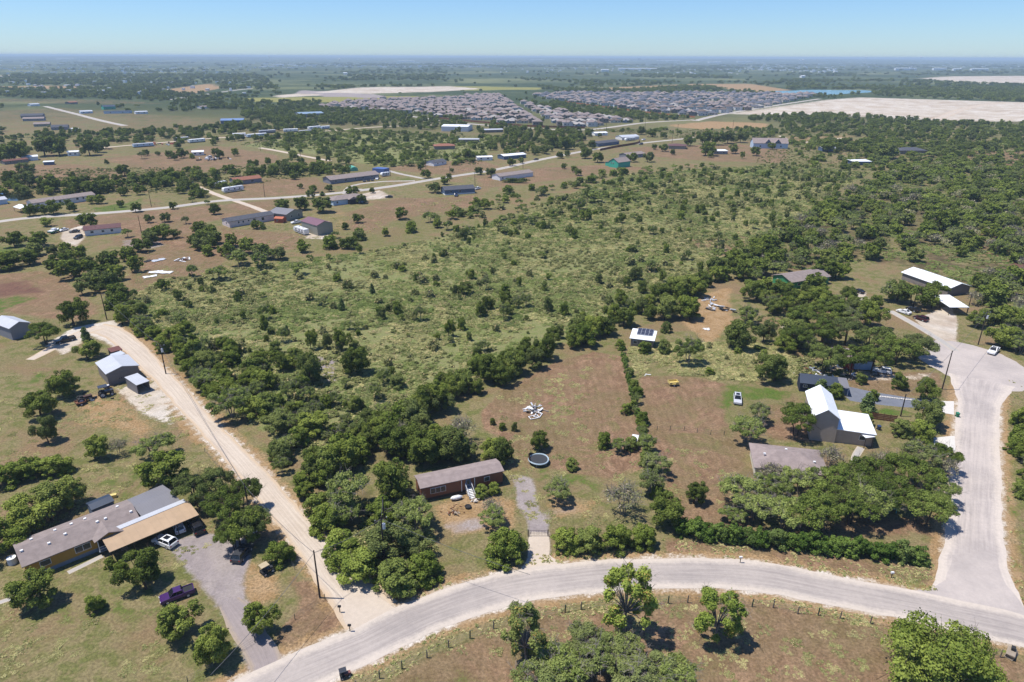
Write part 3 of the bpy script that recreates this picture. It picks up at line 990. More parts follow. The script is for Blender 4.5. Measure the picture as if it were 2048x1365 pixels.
    for (side, v, ww, hh, zc) in endwins:        # side 0: left end, 1: right end
        window(t, -0.02 if side == 0 else L_ + 0.02, v * depth, zc, ww, hh, -math.pi / 2 if side == 0 else math.pi / 2, wframe)
    if door:
        u, c_ = door
        dd = MB().box((u * L_, -0.02, z0 + 1.05), (0.95, 0.12, 2.1)).build('door', c_, t)
        MB().box((u * L_ + 0.35, -0.11, z0 + 1.0), (0.1, 0.06, 0.1)).build('handle', M_dark, dd)
    t['L'] = L_
    return t
FOOT = []
def shelter(name, label, cat, fl, fr, depth, h=2.7, drop=0.25, roof=None, nx=3, over=0.25, lm=None, posts=M_post, back=None, sides=None, rise=None, group=None, th=0.12):
    """open roof on posts; front eave corners in photo coordinates"""
    a, b = P(*fl, h), P(*fr, h)
    d = b - a
    L_, rz = d.length, math.atan2(d.y, d.x)
    t = thing(name, label, cat, a, rz, group)
    cx = a + d.normalized() * L_ / 2 + Vector((-d.y, d.x)).normalized() * depth / 2
    if lm:
        LM[lm] = cx
    FOOT.append((cx, L_ / 2, depth / 2, rz))
    r = MB()
    if rise:
        r.slab([(0, 0, h), (L_ / 2, 0, h + rise), (L_ / 2, depth, h + rise), (0, depth, h)], th)
        r.slab([(L_ / 2, 0, h + rise + 0.003), (L_, 0, h), (L_, depth, h), (L_ / 2, depth, h + rise + 0.003)], th)
    else:
        r.slab([(0, 0, h), (L_, 0, h), (L_, depth, h + drop), (0, depth, h + drop)], th)
    r.build('roof', roof, t)
    for i in range(nx):
        for y in (over, depth - over):
            x = over + (L_ - 2 * over) * i / (nx - 1)
            zt = h - th + (drop * y / depth if not rise else rise * (1 - abs(x - L_ / 2) / (L_ / 2)))
            MB().box((x, y, zt / 2), (0.13, 0.13, zt)).build('post', posts, t)
    if back:
        MB().box((L_ / 2, depth - 0.06, h / 2), (L_ - 0.3, 0.1, h - 0.2)).build('back_panel', back, t)
    if sides:
        for x in (0.12, L_ - 0.12):
            MB().box((x, depth / 2, h / 2), (0.08, depth - 0.5, h - 0.25)).build('side_wall', sides, t)
    return t

# ------------------------------------------------------------------ near buildings
t = house('manufactured_house', 'mustard yellow manufactured house with long grey-brown shingle roof', 'house', (43, 1135), (282, 1040), 8.4, 3.1, 1.15,
          M_w_yellow, M_shin_gray, eave=True, skirt=M_skirt, vents=11, wins=[(0.48, 2.4, 1.25, 1.95, 2), (0.16, 1.6, 1.1, 1.95)], lm='the yellow house')
L_ = t['L']
gx0, gx1 = L_ * 0.60, L_ * 0.82                                   # cross gable over the porch
pb = MB()
zt, ze = 4.0, 3.05
xm = (gx0 + gx1) / 2
pb.slab([(gx0 - 0.5, -1.7, ze), (xm, -1.7, zt), (xm, 3.4, zt), (gx0 - 0.5, 0.2, ze)], 0.13)
pb.slab([(xm, -1.7, zt + 0.003), (gx1 + 0.5, -1.7, ze), (gx1 + 0.5, 0.2, ze), (xm, 3.4, zt + 0.003)], 0.13)
pb.build('porch_roof', M_shin_gray, t)
MB().add([(gx0, -1.35, 2.95), (gx1, -1.35, 2.95), (xm, -1.35, 3.75), (gx0, -1.25, 2.95), (gx1, -1.25, 2.95), (xm, -1.25, 3.75)], [(0, 1, 2), (5, 4, 3), (0, 3, 4, 1), (1, 4, 5, 2), (2, 5, 3, 0)]).build('gable_panel', M_w_yellow, t)
MB().box((xm, -0.8, 0.68), (gx1 - gx0 + 0.2, 1.5, 0.14)).build('porch_deck', M_skirt, t)
MB().box((xm, -0.04, 1.85), (gx1 - gx0 - 0.3, 0.06, 2.1)).build('porch_dark_panel', M_dark, t)  # near-black panel on the wall behind the porch posts
for x in (gx0, xm, gx1):
    MB().box((x, -1.45, 1.85), (0.12, 0.12, 2.2)).build('porch_post', M_trim, t)
for zz in (1.15, 1.6):
    MB().box((xm - 0.4, -1.45, zz), (gx1 - gx0 - 0.8, 0.06, 0.07)).build('railing', M_trim, t)
for k in range(4):
    MB().box((gx1 - 0.4, -1.75 - k * 0.3, 0.55 - k * 0.16), (1.1, 0.32, 0.08)).build('step', M_wood, t)
house('metal_roofed_annex', 'weathered grey metal roofed annex joined to the yellow house', 'annex', (286, 1037), (362, 1003), 8.0, 3.0, 0.5, M_w_pale, M_met_gray, eave=True, over=0.3, lm='the grey metal annex')
shelter('carport', 'long tan roofed carport in front of the yellow house', 'carport', (219, 1105), (398, 1030), 5.2, 2.75, 0.45, M_tan_roof, nx=5, lm='the tan carport', back=M_dark)  # near-black back panel paints in the shade under the open roof
shelter('metal_awning', 'pale metal awning strip above the tan carport', 'awning', (232, 1062), (372, 1004), 1.0, 3.25, 0.15, M_met_pale, nx=3)
house('metal_shed', 'small shed with dark blue metal roof behind the yellow house', 'shed', (183, 1021), (229, 1002), 3.2, 2.2, 0.4, M_w_slate, M_met_blue, eave=True, over=0.15, lm='the dark blue shed')
# brown single-wide
t = house('mobile_home', 'red-brown mobile home with grey roof and white porch steps', 'house', (840, 978), (1008.5, 942), 4.9, 3.25, 0.55, M_w_brown, M_shin_brown, eave=True, over=0.25,
          wins=[(0.20, 3.1, 1.25, 2.0, 3), (0.80, 1.2, 1.0, 2.1)], lm='the brown mobile home')
L_ = t['L']
dx = L_ * 0.565
dd = MB().box((dx, -0.03, 1.95), (1.0, 0.12, 2.05)).build('door', M_w_slate, t)
MB().box((dx, -0.10, 2.3), (0.55, 0.05, 0.9)).build('door_glass', M_glass, dd)
for s in (-1.35, 1.35):
    MB().box((dx + s, -0.05, 1.75), (0.12, 0.1, 2.6)).build('trim_board', M_trim, t)
MB().box((L_ / 2, 2.2, 0.35), (L_ + 0.04, 4.42, 0.5)).build('skirting', M_post, t)
st = thing('porch_stair', 'steep pale wooden stair up to the brown mobile home door', 'stairs', (0, 0), t.rotation_euler.z)
ca_, sa_ = math.cos(t.rotation_euler.z), math.sin(t.rotation_euler.z)
st.location = (t.location.x + dx * ca_ + 2.62 * sa_, t.location.y + dx * sa_ - 2.62 * ca_, 0)
STAIR = Vector((st.location.x + 0.35 * sa_, st.location.y - 0.35 * ca_))
for k in range(7):
    MB().box((0, 0.2 + k * 0.33, 0.15 + k * 0.15), (1.15, 0.28, 0.06)).build('step', M_trim, st)
for s in (-0.62, 0.62):
    MB().box((s, 1.25, 0.55), (0.08, 2.5, 0.2), 0).build('stringer', M_wood, st)
    b_ = MB()
    b_.tube((s, 0.0, 1.0), (s, 2.5, 2.15), 0.05)
    b_.build('handrail', M_trim, st)
    for k in (0.05, 1.2, 2.4):
        MB().tube((s, k, 0.0 if k < 2 else 0.9), (s, k, 1.0 + k * 0.46), 0.045).build('rail_post', M_trim, st)
# two-storey white-roofed barn house
def from_ridge(f, b, h):
    A, B = P(*f, h), P(*b, h)
    return A, B
t = house('barn_house', 'tall taupe barn house with bright white metal roof', 'house', (1625, 832), (1683, 839), 13.0, 6.3, 1.9, M_w_tan, M_met_white, style='gable_front', eave=True, over=0.35,
          endwins=[(1, 0.25, 1.2, 1.2, 5.0)], lm='the white roofed barn house')
L_ = t['L']
e2 = thing('white_roof_extension', 'low extension with flat white metal roof beside the barn house', 'extension', (t.matrix_world @ Vector((0, 0, 0))).xy, 0)
bpy.context.view_layer.update()
base = t.matrix_world @ Vector((L_ + 0.02, 0.4, 0))
e2.location, e2.rotation_euler.z = (base.x, base.y, 0), t.rotation_euler.z
MB().box((3.9, 3.3, 1.6), (7.8, 6.6, 3.2)).build('wall', M_w_tan, e2)
MB().slab([(-1.2, -0.4, 3.6), (8.1, -0.4, 3.35), (8.1, 9.0, 3.55), (0.02, 9.0, 3.8), (0.02, 0.0, 3.62), (-1.2, 0.0, 3.62)], 0.14).build('roof', M_met_white, e2)
window(e2, 5.5, 0.0, 1.9, 1.3, 1.1)
bpy.context.view_layer.update()
q = e2.matrix_world @ Vector((4, 4, 0))
FOOT.append((Vector((q.x, q.y)), 5, 5, e2.rotation_euler.z))
LM['the low white roof'] = Vector((q.x, q.y))
shelter('patio_cover', 'white flat patio cover at the end of the barn house', 'patio cover', (1732, 876), (1751, 874), 8.0, 2.9, 0.1, M_met_white, nx=2)
# hip-roofed house
house('hip_roof_house', 'grey-brown hip roofed house half hidden by mesquite trees', 'house', (1508, 936), (1660, 953), 10.0, 2.7, 1.7, M_w_cream, M_shin_brown, style='hip', eave=True, over=0.5, vents=3, lm='the hip roofed house')
# navy cabin
t = house('gambrel_cabin', 'navy blue cabin with dark roof and open end porch', 'cabin', (1598, 783), (1671, 791), 4.6, 2.6, 1.5, M_w_navy, M_met_blue, over=0.2,
          wins=[(0.14, 1.0, 0.75, 1.7, 2), (0.78, 1.0, 0.75, 1.7, 2)], lm='the navy cabin')
L_ = t['L']
MB().slab([(L_ + 0.1, -0.3, 2.55), (L_ + 2.9, -0.3, 2.5), (L_ + 2.9, 4.6, 3.1), (L_ + 0.1, 4.6, 3.15)], 0.1).build('porch_roof', M_met_gray, t)
for y in (0, 4.3):
    MB().box((L_ + 2.7, y, 1.25), (0.14, 0.14, 2.5)).build('porch_post', M_trim, t)
MB().box((L_ + 1.5, 2.2, 0.2), (2.8, 4.6, 0.3)).build('porch_deck', M_wood, t)
# solar shed
t = house('solar_shed', 'small white roofed shed carrying a dark solar panel', 'shed', (1259, 677), (1309, 683), 6.0, 2.7, 0.9, M_w_wood, M_met_white, style='shed', eave=True, over=0.4, lm='the solar shed',
          wins=[(0.2, 1.2, 1.0, 1.5)])
L_ = t['L']
sp_ = thing('solar_array', 'dark tilted solar panel array lying on the white shed roof', 'solar panel', t.location.xy, t.rotation_euler.z)
MB().slab([(1.3, 2.0, 3.35), (6.0, 2.0, 3.35), (6.0, 5.6, 4.05), (1.3, 5.6, 4.05)], 0.08).build('frame', M_met_silver, sp_)
M_cell = plain('solar_cell', (0.045, 0.05, 0.075), 0.2, var=0.1)
for i in range(4):
    for j in range(2):
        x0, y0 = 1.38 + i * 1.16, 2.08 + j * 1.75
        MB().slab([(x0, y0, 3.385 + j * 0.35), (x0 + 1.08, y0, 3.385 + j * 0.35), (x0 + 1.08, y0 + 1.68, 3.385 + j * 0.35 + 0.33), (x0, y0 + 1.68, 3.385 + j * 0.35 + 0.33)], 0.03).build('cell', M_cell, sp_)
shelter('shelter', 'little white roofed shelter beside the vine fence', 'shelter', (1262, 881), (1275, 883), 2.4, 2.0, 0.2, M_met_white, nx=2, lm='the little white shelter')
# left metal barn group
t = house('metal_barn', 'grey board barn with pale ribbed metal roof beside the caliche track', 'barn', (211, 749), (279, 731), 10.0, 3.6, 1.0, M_w_wood, M_met_pale, style='gable_front', eave=True, over=0.3, lm='the grey barn')
L_ = t['L']
for s in (-1, 1):
    dd = MB().box((L_ / 2 - 0.9 + s * 1.15, -0.04, 1.5), (2.2, 0.1, 3.0)).build('barn_door', M_w_wood, t)
    MB().box((L_ / 2 - 0.9 + s * 0.25, -0.11, 1.4), (0.1, 0.06, 0.35)).build('handle', M_dark, dd)
shelter('lean_to', 'silver roofed open lean-to at the front of the grey barn', 'lean-to', (272.6, 771), (299, 762), 6.4, 2.7, 0.35, M_met_pale, nx=2, lm='the silver lean-to', back=M_dark, sides=M_met_gray)
shelter('rusty_lean_to', 'lean-to with rusty red metal roof at the back of the grey barn', 'lean-to', (222, 705), (245, 699), 3.2, 2.6, 0.2, M_met_rust, nx=2, back=M_met_gray, lm='the rusty lean-to')
shelter('grey_lean_to', 'blue-grey metal lean-to between the barn and the rusty roof', 'lean-to', (229, 714), (251, 707), 2.6, 2.75, 0.1, M_met_silver, nx=2)
t = house('white_barn', 'grey-walled barn with white metal roof at the field edge', 'barn', (17.7, 657.7), (62, 645), 10.5, 4.0, 1.2, M_w_gray, M_met_pale, style='gable_front', eave=True, over=0.3, lm='the white roofed barn')
# upper right
house('white_roof_house', 'long house with bright silvery metal roof among the oaks', 'house', (1802, 544), (1898, 578), 11.0, 3.0, 1.5, M_w_wood, M_met_white, eave=True, over=0.5, lm='the long white roofed house')
shelter('white_carport', 'white flat metal carport on posts beside the gravel yard', 'carport', (1862, 590), (1900, 615), 6.2, 2.9, 0.2, M_met_white, nx=3, lm='the white carport')
house('green_house', 'green walled house with brown shingle roof among dark trees', 'house', (1581, 580), (1656, 568), 9.5, 3.1, 1.5, M_w_green, M_shin_gray, over=0.5, lm='the green walled house', wins=[(0.2, 1.2, 1.1, 1.8), (0.6, 1.2, 1.1, 1.8)], endwins=[(0, 0.75, 0.8, 1.2, 1.8)])
house('blue_house', 'pale blue house hidden under spreading oaks', 'house', (1676, 736), (1743, 741), 8.0, 2.8, 1.2, M_w_blue, M_shin_brown, wins=[(0.35, 1.3, 1.0, 1.6)], lm='the hidden blue house')
# middle distance houses
house('ranch_house', 'white house with brown-red roof beside the pale drive', 'house', (171, 473), (243, 466), 8.5, 2.9, 1.1, M_w_pale, M_shin_maroon, wins=[(0.2, 1.4, 1.1, 1.7), (0.5, 1.2, 1.1, 1.7), (0.75, 1.2, 1.1, 1.7)], lm='the brown-red roofed house')
t = house('long_mobile_home', 'very long white mobile home with grey-brown roof', 'house', (68, 418), (192, 400), 9.0, 3.2, 1.2, M_w_pale, M_shin_gray, skirt=M_w_pale,
          wins=[(0.08, 1.3, 1.2, 2.1), (0.26, 1.6, 1.2, 2.1), (0.42, 1.3, 1.2, 2.1), (0.56, 1.3, 1.2, 2.1), (0.70, 1.3, 1.2, 2.1), (0.80, 1.1, 1.2, 2.1), (0.92, 2.0, 1.6, 1.9)], lm='the long white mobile home')
shelter('white_gable_carport', 'white gabled carport at the end of the long mobile home', 'carport', (40, 418), (67, 414), 9.0, 2.7, 0, M_met_white, nx=3, rise=1.0, lm='the gabled carport')
house('low_house', 'house with pale blue metal roof by the dark pond', 'house', (-15, 412), (16, 408), 9.0, 2.8, 1.0, M_w_blue, M_met_pale, lm='the pond house')
house('pink_mobile_home', 'long pinkish mobile home with pale grey roof', 'house', (460, 456), (549, 441), 8.4, 3.2, 1.1, M_w_pink, M_shin_dark, skirt=M_w_pink,
      wins=[(0.2, 0.9, 1.1, 2.0), (0.3, 0.9, 1.1, 2.0), (0.42, 0.9, 0.9, 2.1), (0.55, 1.5, 1.7, 1.8), (0.74, 1.5, 1.6, 1.8)], endwins=[(0, 0.4, 1.0, 1.0, 2.0)], lm='the pinkish mobile home')
house('workshop', 'olive grey workshop with gabled metal roof', 'workshop', (574, 443), (606, 434), 12.0, 3.6, 1.6, M_w_olive, M_met_gray, style='gable_front', wins=[(0.3, 1.2, 1.1, 2.0), (0.75, 1.2, 1.6, 1.8)], lm='the olive workshop')
house('maroon_barn', 'tall grey barn with maroon metal roof', 'barn', (604.5, 462), (636, 472), 8.5, 5.0, 1.5, M_w_olive, M_met_maroon, over=0.25, lm='the maroon roofed barn')
t = house('light_blue_house', 'light blue house with grey hip roof and dark porch', 'house', (667, 412), (733, 404), 10.0, 3.0, 1.7, M_w_blue, M_shin_gray, style='hip', over=0.5, lm='the light blue house', wins=[(0.12, 1.0, 1.2, 1.7), (0.88, 1.2, 1.2, 1.7)])
L_ = t['L']
MB().add([(L_ * .42, -2.6, 2.9), (L_ * .72, -2.6, 2.9), (L_ * .57, -2.6, 4.4), (L_ * .42, 3, 2.9), (L_ * .72, 3, 2.9), (L_ * .57, 3, 4.4)], [(0, 1, 2), (5, 4, 3), (1, 4, 5, 2), (2, 5, 3, 0), (0, 3, 4, 1)]).build('porch_roof', M_shin_gray, t)
MB().box((L_ * .57, -1.0, 1.4), (L_ * .27, 2.4, 2.8)).build('porch', M_dark, t)  # solid near-black block, the porch's inner shade put into its colour
house('long_grey_house', 'long dark grey house with pale ring drive', 'house', (662, 369), (758, 357), 11.0, 3.0, 1.7, M_w_gray, M_shin_gray, over=0.6,
      wins=[(0.1, 1.3, 1.2, 1.7), (0.3, 2.2, 1.2, 1.7), (0.5, 1.3, 1.2, 1.7), (0.66, 1.3, 1.2, 1.7), (0.85, 1.3, 1.2, 1.7)], lm='the long grey house')
house('rust_roof_house', 'grey house with rust red shingle roof', 'house', (470, 371), (524, 365), 9.0, 3.0, 1.4, M_w_gray, M_shin_red, wins=[(0.3, 1.2, 1.2, 1.7), (0.65, 2.0, 1.4, 1.7)], lm='the rust red roof')
t = house('slate_house', 'slate blue house with charcoal roof beside white pickups', 'house', (890, 391), (950, 387), 9.5, 3.2, 1.5, M_w_slate, M_shin_dark, skirt=M_w_white, wins=[(0.2, 1.2, 1.2, 2.0), (0.5, 1.4, 1.3, 2.0)], lm='the slate blue house')
house('hedged_house', 'pale house with grey roof behind a dark clipped hedge', 'house', (1000, 362), (1066, 353), 9.0, 3.0, 1.4, M_w_pale, M_shin_gray, lm='the hedged house', wins=[(0.08, 1.2, 1.1, 1.7)])
t = house('teal_house', 'two-storey teal green house with grey roof', 'house', (1217, 334), (1236, 337), 14.0, 4.5, 2.6, M_w_teal, M_shin_gray, style='gable_front', over=0.4, wins=[(0.3, 1.0, 1.2, 3.4), (0.5, 1.0, 1.2, 3.4)], lm='the teal green house')
MB().box((-3.0, 6, 1.5), (5.8, 7, 3.0)).build('side_wing', M_w_teal, t)
MB().slab([(-6.2, 2.2, 3.0), (-0.1, 2.2, 3.9), (-0.1, 9.8, 3.9), (-6.2, 9.8, 3.0)], 0.15).build('wing_roof', M_shin_gray, t)
house('low_brown_house', 'low house with wide brown roof beside a bare yard', 'house', (1337, 298), (1372, 299), 13.0, 2.8, 1.5, M_w_olive, M_shin_maroon, style='hip', over=0.6, lm='the low brown roof')
house('small_white_house', 'small white house with grey roof on a mown lot', 'house', (868, 333), (893, 329), 9.0, 2.8, 1.3, M_w_white, M_shin_dark, over=0.4, wins=[(0.3, 1.2, 1.0, 1.6), (0.7, 1.2, 1.0, 1.6)], lm='the small white house')
house('salmon_roof_house', 'house with salmon pink roof among oaks', 'house', (870, 300), (910, 299), 11.0, 3.2, 1.6, M_w_wood, M_shin_red, style='hip', over=0.7, lm='the salmon roof')
house('white_warehouse', 'large white metal warehouse below the subdivision', 'warehouse', (883, 263), (936, 264), 26.0, 5.5, 1.2, M_w_pale, M_met_white, over=0.3, lm='the white warehouse')
t = house('gabled_house', 'large grey two-storey house with steep twin gables', 'house', (1506, 297), (1575, 298), 13.0, 5.0, 4.0, M_w_blue, M_shin_brown, over=0.5, lm='the twin gabled house', wins=[(0.2, 1.4, 1.6, 2.0), (0.5, 1.6, 2.0, 2.0), (0.8, 1.4, 1.6, 2.0)])
L_ = t['L']
for u in (0.42, 0.7):
    MB().add([(L_ * u - 3.2, -0.6, 4.8), (L_ * u + 3.2, -0.6, 4.8), (L_ * u, -0.6, 8.6), (L_ * u - 3.2, 6, 4.8), (L_ * u + 3.2, 6, 4.8), (L_ * u, 6, 8.6)], [(1, 4, 5, 2), (2, 5, 3, 0)]).build('gable_roof', M_shin_brown, t)
    MB().add([(L_ * u - 2.9, -0.4, 4.8), (L_ * u + 2.9, -0.4, 4.8), (L_ * u, -0.4, 8.2), (L_ * u - 2.9, 0, 4.8), (L_ * u + 2.9, 0, 4.8), (L_ * u, 0, 8.2)], [(0, 1, 2), (5, 4, 3)]).build('gable_wall', M_w_slate, t)
    window(t, L_ * u, -0.42, 5.8, 1.3, 1.6)
house('oak_house', 'grey roofed house beside a huge dark oak', 'house', (1800, 309), (1852, 309), 13.0, 3.2, 2.2, M_w_wood, M_shin_dark, style='hip', over=0.7, lm='the oak shaded house')
house('red_roof_annex', 'small annex with dull red roof by the grey roofed house', 'annex', (1788, 308), (1800, 308), 9.0, 2.6, 0.6, M_w_wood, M_met_rust, style='shed')
t = house('flat_white_shed', 'blue-walled shed with flat white metal roof in the brush', 'shed', (1706, 331), (1740, 331), 9.0, 3.0, 0.3, M_w_slate, M_met_white, style='shed', over=0.8, lm='the flat white shed')
house('blue_building', 'long building with pale blue metal roof in the trees', 'building', (442, 250), (488, 249), 22.0, 5.0, 1.6, M_w_slate, metalroof('powder_blue_metal', alb(140, 165, 205)), over=0.3, lm='the pale blue building')
house('silver_blue_building', 'long metal building with silver-blue roof', 'building', (600, 236), (648, 234), 24.0, 5.0, 1.6, M_w_gray, metalroof('silver_blue_metal', alb(165, 188, 205)), over=0.3, lm='the silver-blue building')
SM = [((1244, 281), (1278, 279), 12, 3, 1.5, M_w_pale, M_met_silver, 'low house with silver roof and white trailer beside it'),
      ((1196, 294), (1238, 289), 11, 3, 1.4, M_w_slate, M_shin_dark, 'charcoal roofed house behind a long rust fence'),
      ((1008, 320), (1052, 316), 10, 3, 0.9, M_w_slate, M_met_white, 'dark blue house with white roof by the county road'),
      ((1255, 318), (1290, 314), 10, 3, 1.3, M_w_gray, M_shin_gray, 'grey roofed house tucked behind the teal house'),
      ((1428, 309), (1455, 309), 9, 2.8, 0.3, M_w_gray, M_met_white, 'flat pale roofed shed on the bare lot'),
      ((1190, 272), (1215, 271), 9, 2.8, 0.8, M_w_white, M_met_white, 'small white shed behind the rust fence'),
      ((1644, 303), (1672, 303), 9, 2.8, 0.8, M_w_slate, M_met_silver, 'small shed with patched silver roof in the brush'),
      ((918, 285), (958, 285), 9, 2.8, 0.6, M_w_wood, M_met_pale, 'long pale roofed shed among dark trees'),
      ((970, 266), (1006, 265), 10, 3, 0.8, M_w_wood, M_met_pale, 'pale roofed shed beyond the white warehouse'),
      ((955, 322), (985, 321), 7, 2.8, 0.6, M_w_white, M_met_white, 'white trailer home behind the hedge of oaks'),
      ((10, 330), (58, 325), 8, 2.6, 0.8, M_w_wood, M_met_rust, 'low pinkish roofed shed in the dark grove'),
      ((44, 322), (60, 321), 8, 3.2, 0.8, M_w_white, M_met_white, 'white roofed canopy in the dark grove'),
      ((61, 322), (77, 321), 8, 3.2, 0.8, M_w_white, M_met_white, 'second white roofed canopy beside the grove'),
      ((136, 313), (158, 312), 9, 3.4, 0.6, M_w_white, M_met_white, 'white roof showing above the dark grove'),
      ((88, 331), (108, 330), 5, 2.4, 0.2, M_w_slate, M_met_white, 'short white topped trailer below the grove'),
      ((385, 312), (408, 311), 9, 3.0, 0.8, M_w_white, M_met_white, 'white shed in the junk yard'),
      ((42, 237), (86, 236), 14, 3.2, 2.2, M_w_gray, M_shin_dark, 'large grey house on the bare slope'),
      ((46, 243), (88, 242), 12, 3, 1.6, M_w_gray, M_shin_gray, 'brown-grey roofed house below the large grey house'),
      ((68, 254), (100, 253), 12, 3, 1.6, M_w_olive, M_shin_gray, 'brown roofed house by the farm road'),
      ((103, 261), (136, 260), 12, 3.2, 2.2, M_w_gray, M_shin_dark, 'dark hip roofed house by the farm road'),
      ((146, 263), (158, 262), 7, 2.8, 0.5, M_w_white, M_met_white, 'white camper beside the dark hip roofed house'),
      ((62, 213), (80, 212), 10, 3, 1, M_w_white, M_met_silver, 'small silver roofed shed at the field end'),
      ((140, 209), (156, 208), 12, 3, 1.2, M_w_wood, M_shin_red, 'far red roofed house in the trees'),
      ((162, 228), (186, 227), 12, 3, 1.2, M_w_blue, M_met_silver, 'far house with pale blue roof'),
      ((208, 220), (232, 219), 14, 4.5, 2, M_w_teal, M_met_blue, 'dark teal barn beyond the farm road'),
      ((208, 228), (262, 227), 9, 3, 0.8, M_w_blue, M_met_blue, 'long low house with blue roof beyond the farm road'),
      ((272, 229), (296, 228), 12, 3.2, 0.8, M_w_pale, M_met_silver, 'low pale building at the end of the farm row'),
      ((402, 218), (420, 217), 12, 3, 1.2, M_w_pale, M_shin_gray, 'far pale house in front of the quarry woods')]
for i, (a, b, dep, wh, ri, w, r, lab) in enumerate(SM):
    house('house' if wh > 2.85 else 'shed', lab, 'house' if wh > 2.85 else 'shed', a, b, dep, wh, ri, w, r, style='gable' if ri > 0.35 else 'shed', over=0.4,
          wins=[(0.25, 1.6, 1.2, 1.7), (0.7, 1.6, 1.2, 1.7)] if b[0] - a[0] > 20 else ())
TR = [((268, 296), (308, 293), 'long blue-grey trailer home parked on the pale road'), ((380, 287), (411, 284), 'white trailer home on the pale road'), ((350, 283), (378, 281), 'grey trailer home with junk around it'),
      ((466, 274), (492, 273), 'long white trailer home at the bend'), ((496, 276), (534, 273), 'pale blue trailer home at the road bend'), ((520, 268), (552, 266), 'dark trailer home behind the bend'),
      ((568, 265), (596, 264), 'white box trailer beside parked cars'), ((600, 268), (632, 266), 'grey box trailer in the bushes'), ((619, 260), (642, 258), 'white camper trailer near the tree belt'), ((644, 259), (660, 258), 'short blue-white camper at the tree belt')]
for a, b, lab in TR:
    house('trailer_home', lab, 'trailer', a, b, 4.2, 3.2, 0.25, M_w_blue if 'blue' in lab else (M_w_gray if 'grey' in lab or 'dark' in lab else M_w_white), M_met_silver if 'grey' in lab or 'dark' in lab else M_met_white, over=0.1, skirt=M_dark,
          wins=[(0.2, 1.2, 0.9, 2.1), (0.5, 1.2, 0.9, 2.1), (0.8, 1.2, 0.9, 2.1)], group='trailer homes along the pale road')
# teal tanks and blue container
for (a, b, lab) in (((686, 345), (699, 344), 'teal round-topped container near the long grey house'), ((702, 343), (716, 342), 'second teal round-topped container beside a blue one')):
    A, B = P(*a), P(*b)
    t = thing('storage_tank', lab, 'container', A, math.atan2((B - A).y, (B - A).x))
    m = plain('teal_paint', alb(110, 200, 170), 0.5)
    ll = (B - A).length
    arc = [(ll / 2 - ll / 2 * math.cos(k * math.pi / 8), 1.4 + 1.6 * math.sin(k * math.pi / 8)) for k in range(9)]
    pro = [(0, 0), *arc, (ll, 0)]
    n = len(pro)
    MB().add([(x, 0, z) for x, z in pro] + [(x, 9, z) for x, z in pro], [tuple(range(n)), tuple(range(2 * n - 1, n - 1, -1))] + [(i, n + i, n + (i + 1) % n, (i + 1) % n) for i in range(n)]).build('shell', m, t)
    MB().box((ll / 2, -0.05, 1.2), (2.0, 0.08, 2.2)).build('door', M_w_teal, t)
house('shipping_container', 'blue shipping container behind the long grey house', 'container', (745, 345), (768, 347), 7.0, 2.9, 0.05, plain('container_blue', alb(88, 118, 184), 0.5, wave=('X', 1.0, 0.15)), plain('container_blue', alb(88, 118, 184)), style='shed', over=0.02)
house('orange_shed', 'orange-red garden shed between the mobile home and workshop', 'shed', (549, 446), (566, 447), 3.5, 2.3, 0.7, plain('orange_paint', alb(190, 96, 62), 0.7), plain('orange_roof_paint', alb(204, 112, 74), 0.7), over=0.15, lm='the orange shed', wins=[(0.35, 0.9, 0.8, 1.2)])

# ------------------------------------------------------------------ the big subdivision
def sub_mesh(name, w, d, wh, rise, wallc, roofc, seed):
    r_ = random.Random(seed)
    mb = MB()
    mb.box((0, 0, wh / 2), (w, d, wh), m=0)
    o = 0.45
    h = min(w, d) / 2
    c = [(-w / 2 - o, -d / 2 - o, wh), (w / 2 + o, -d / 2 - o, wh), (w / 2 + o, d / 2 + o, wh), (-w / 2 - o, d / 2 + o, wh)]
    if w > d:
        rd = [(-w / 2 + h, 0, wh + rise), (w / 2 - h, 0, wh + rise)]
        fs = [(0, 1, 5, 4), (1, 2, 5), (2, 3, 4, 5), (3, 0, 4)]
    else:
        rd = [(0, -d / 2 + h, wh + rise), (0, d / 2 - h, wh + rise)]
        fs = [(0, 1, 4), (1, 2, 5, 4), (2, 3, 5), (3, 0, 4, 5)]
    mb.add(c + rd, fs, 1)
    gw = w * 0.36                                                  # front-facing gable
    gx = r_.choice((-1, 1)) * w * 0.2
    mb.add([(gx - gw / 2, -d / 2 - 1.2, wh - 0.1), (gx + gw / 2, -d / 2 - 1.2, wh - 0.1), (gx, -d / 2 - 1.2, wh + rise * 0.6), (gx - gw / 2, 0, wh), (gx + gw / 2, 0, wh), (gx, 0, wh + rise * 0.6)], [(1, 4, 5, 2), (2, 5, 3, 0)], 1)
    mb.add([(gx - gw / 2 + .2, -d / 2 - 0.9, 0), (gx + gw / 2 - .2, -d / 2 - 0.9, 0), (gx + gw / 2 - .2, -d / 2 - 0.9, wh), (gx, -d / 2 - 0.9, wh + rise * 0.55), (gx - gw / 2 + .2, -d / 2 - 0.9, wh)], [(0, 1, 2, 3, 4)], 0)
    for k in (-0.32, 0.05, 0.34):
        mb.box((k * w, d / 2 + 0.03, wh * 0.55), (1.5, 0.08, 1.3), m=2)
        mb.box((k * w, -d / 2 - 0.03, wh * 0.55), (1.5, 0.08, 1.3), m=2)
    return mb
subs = {'tan': [], 'slate': []}
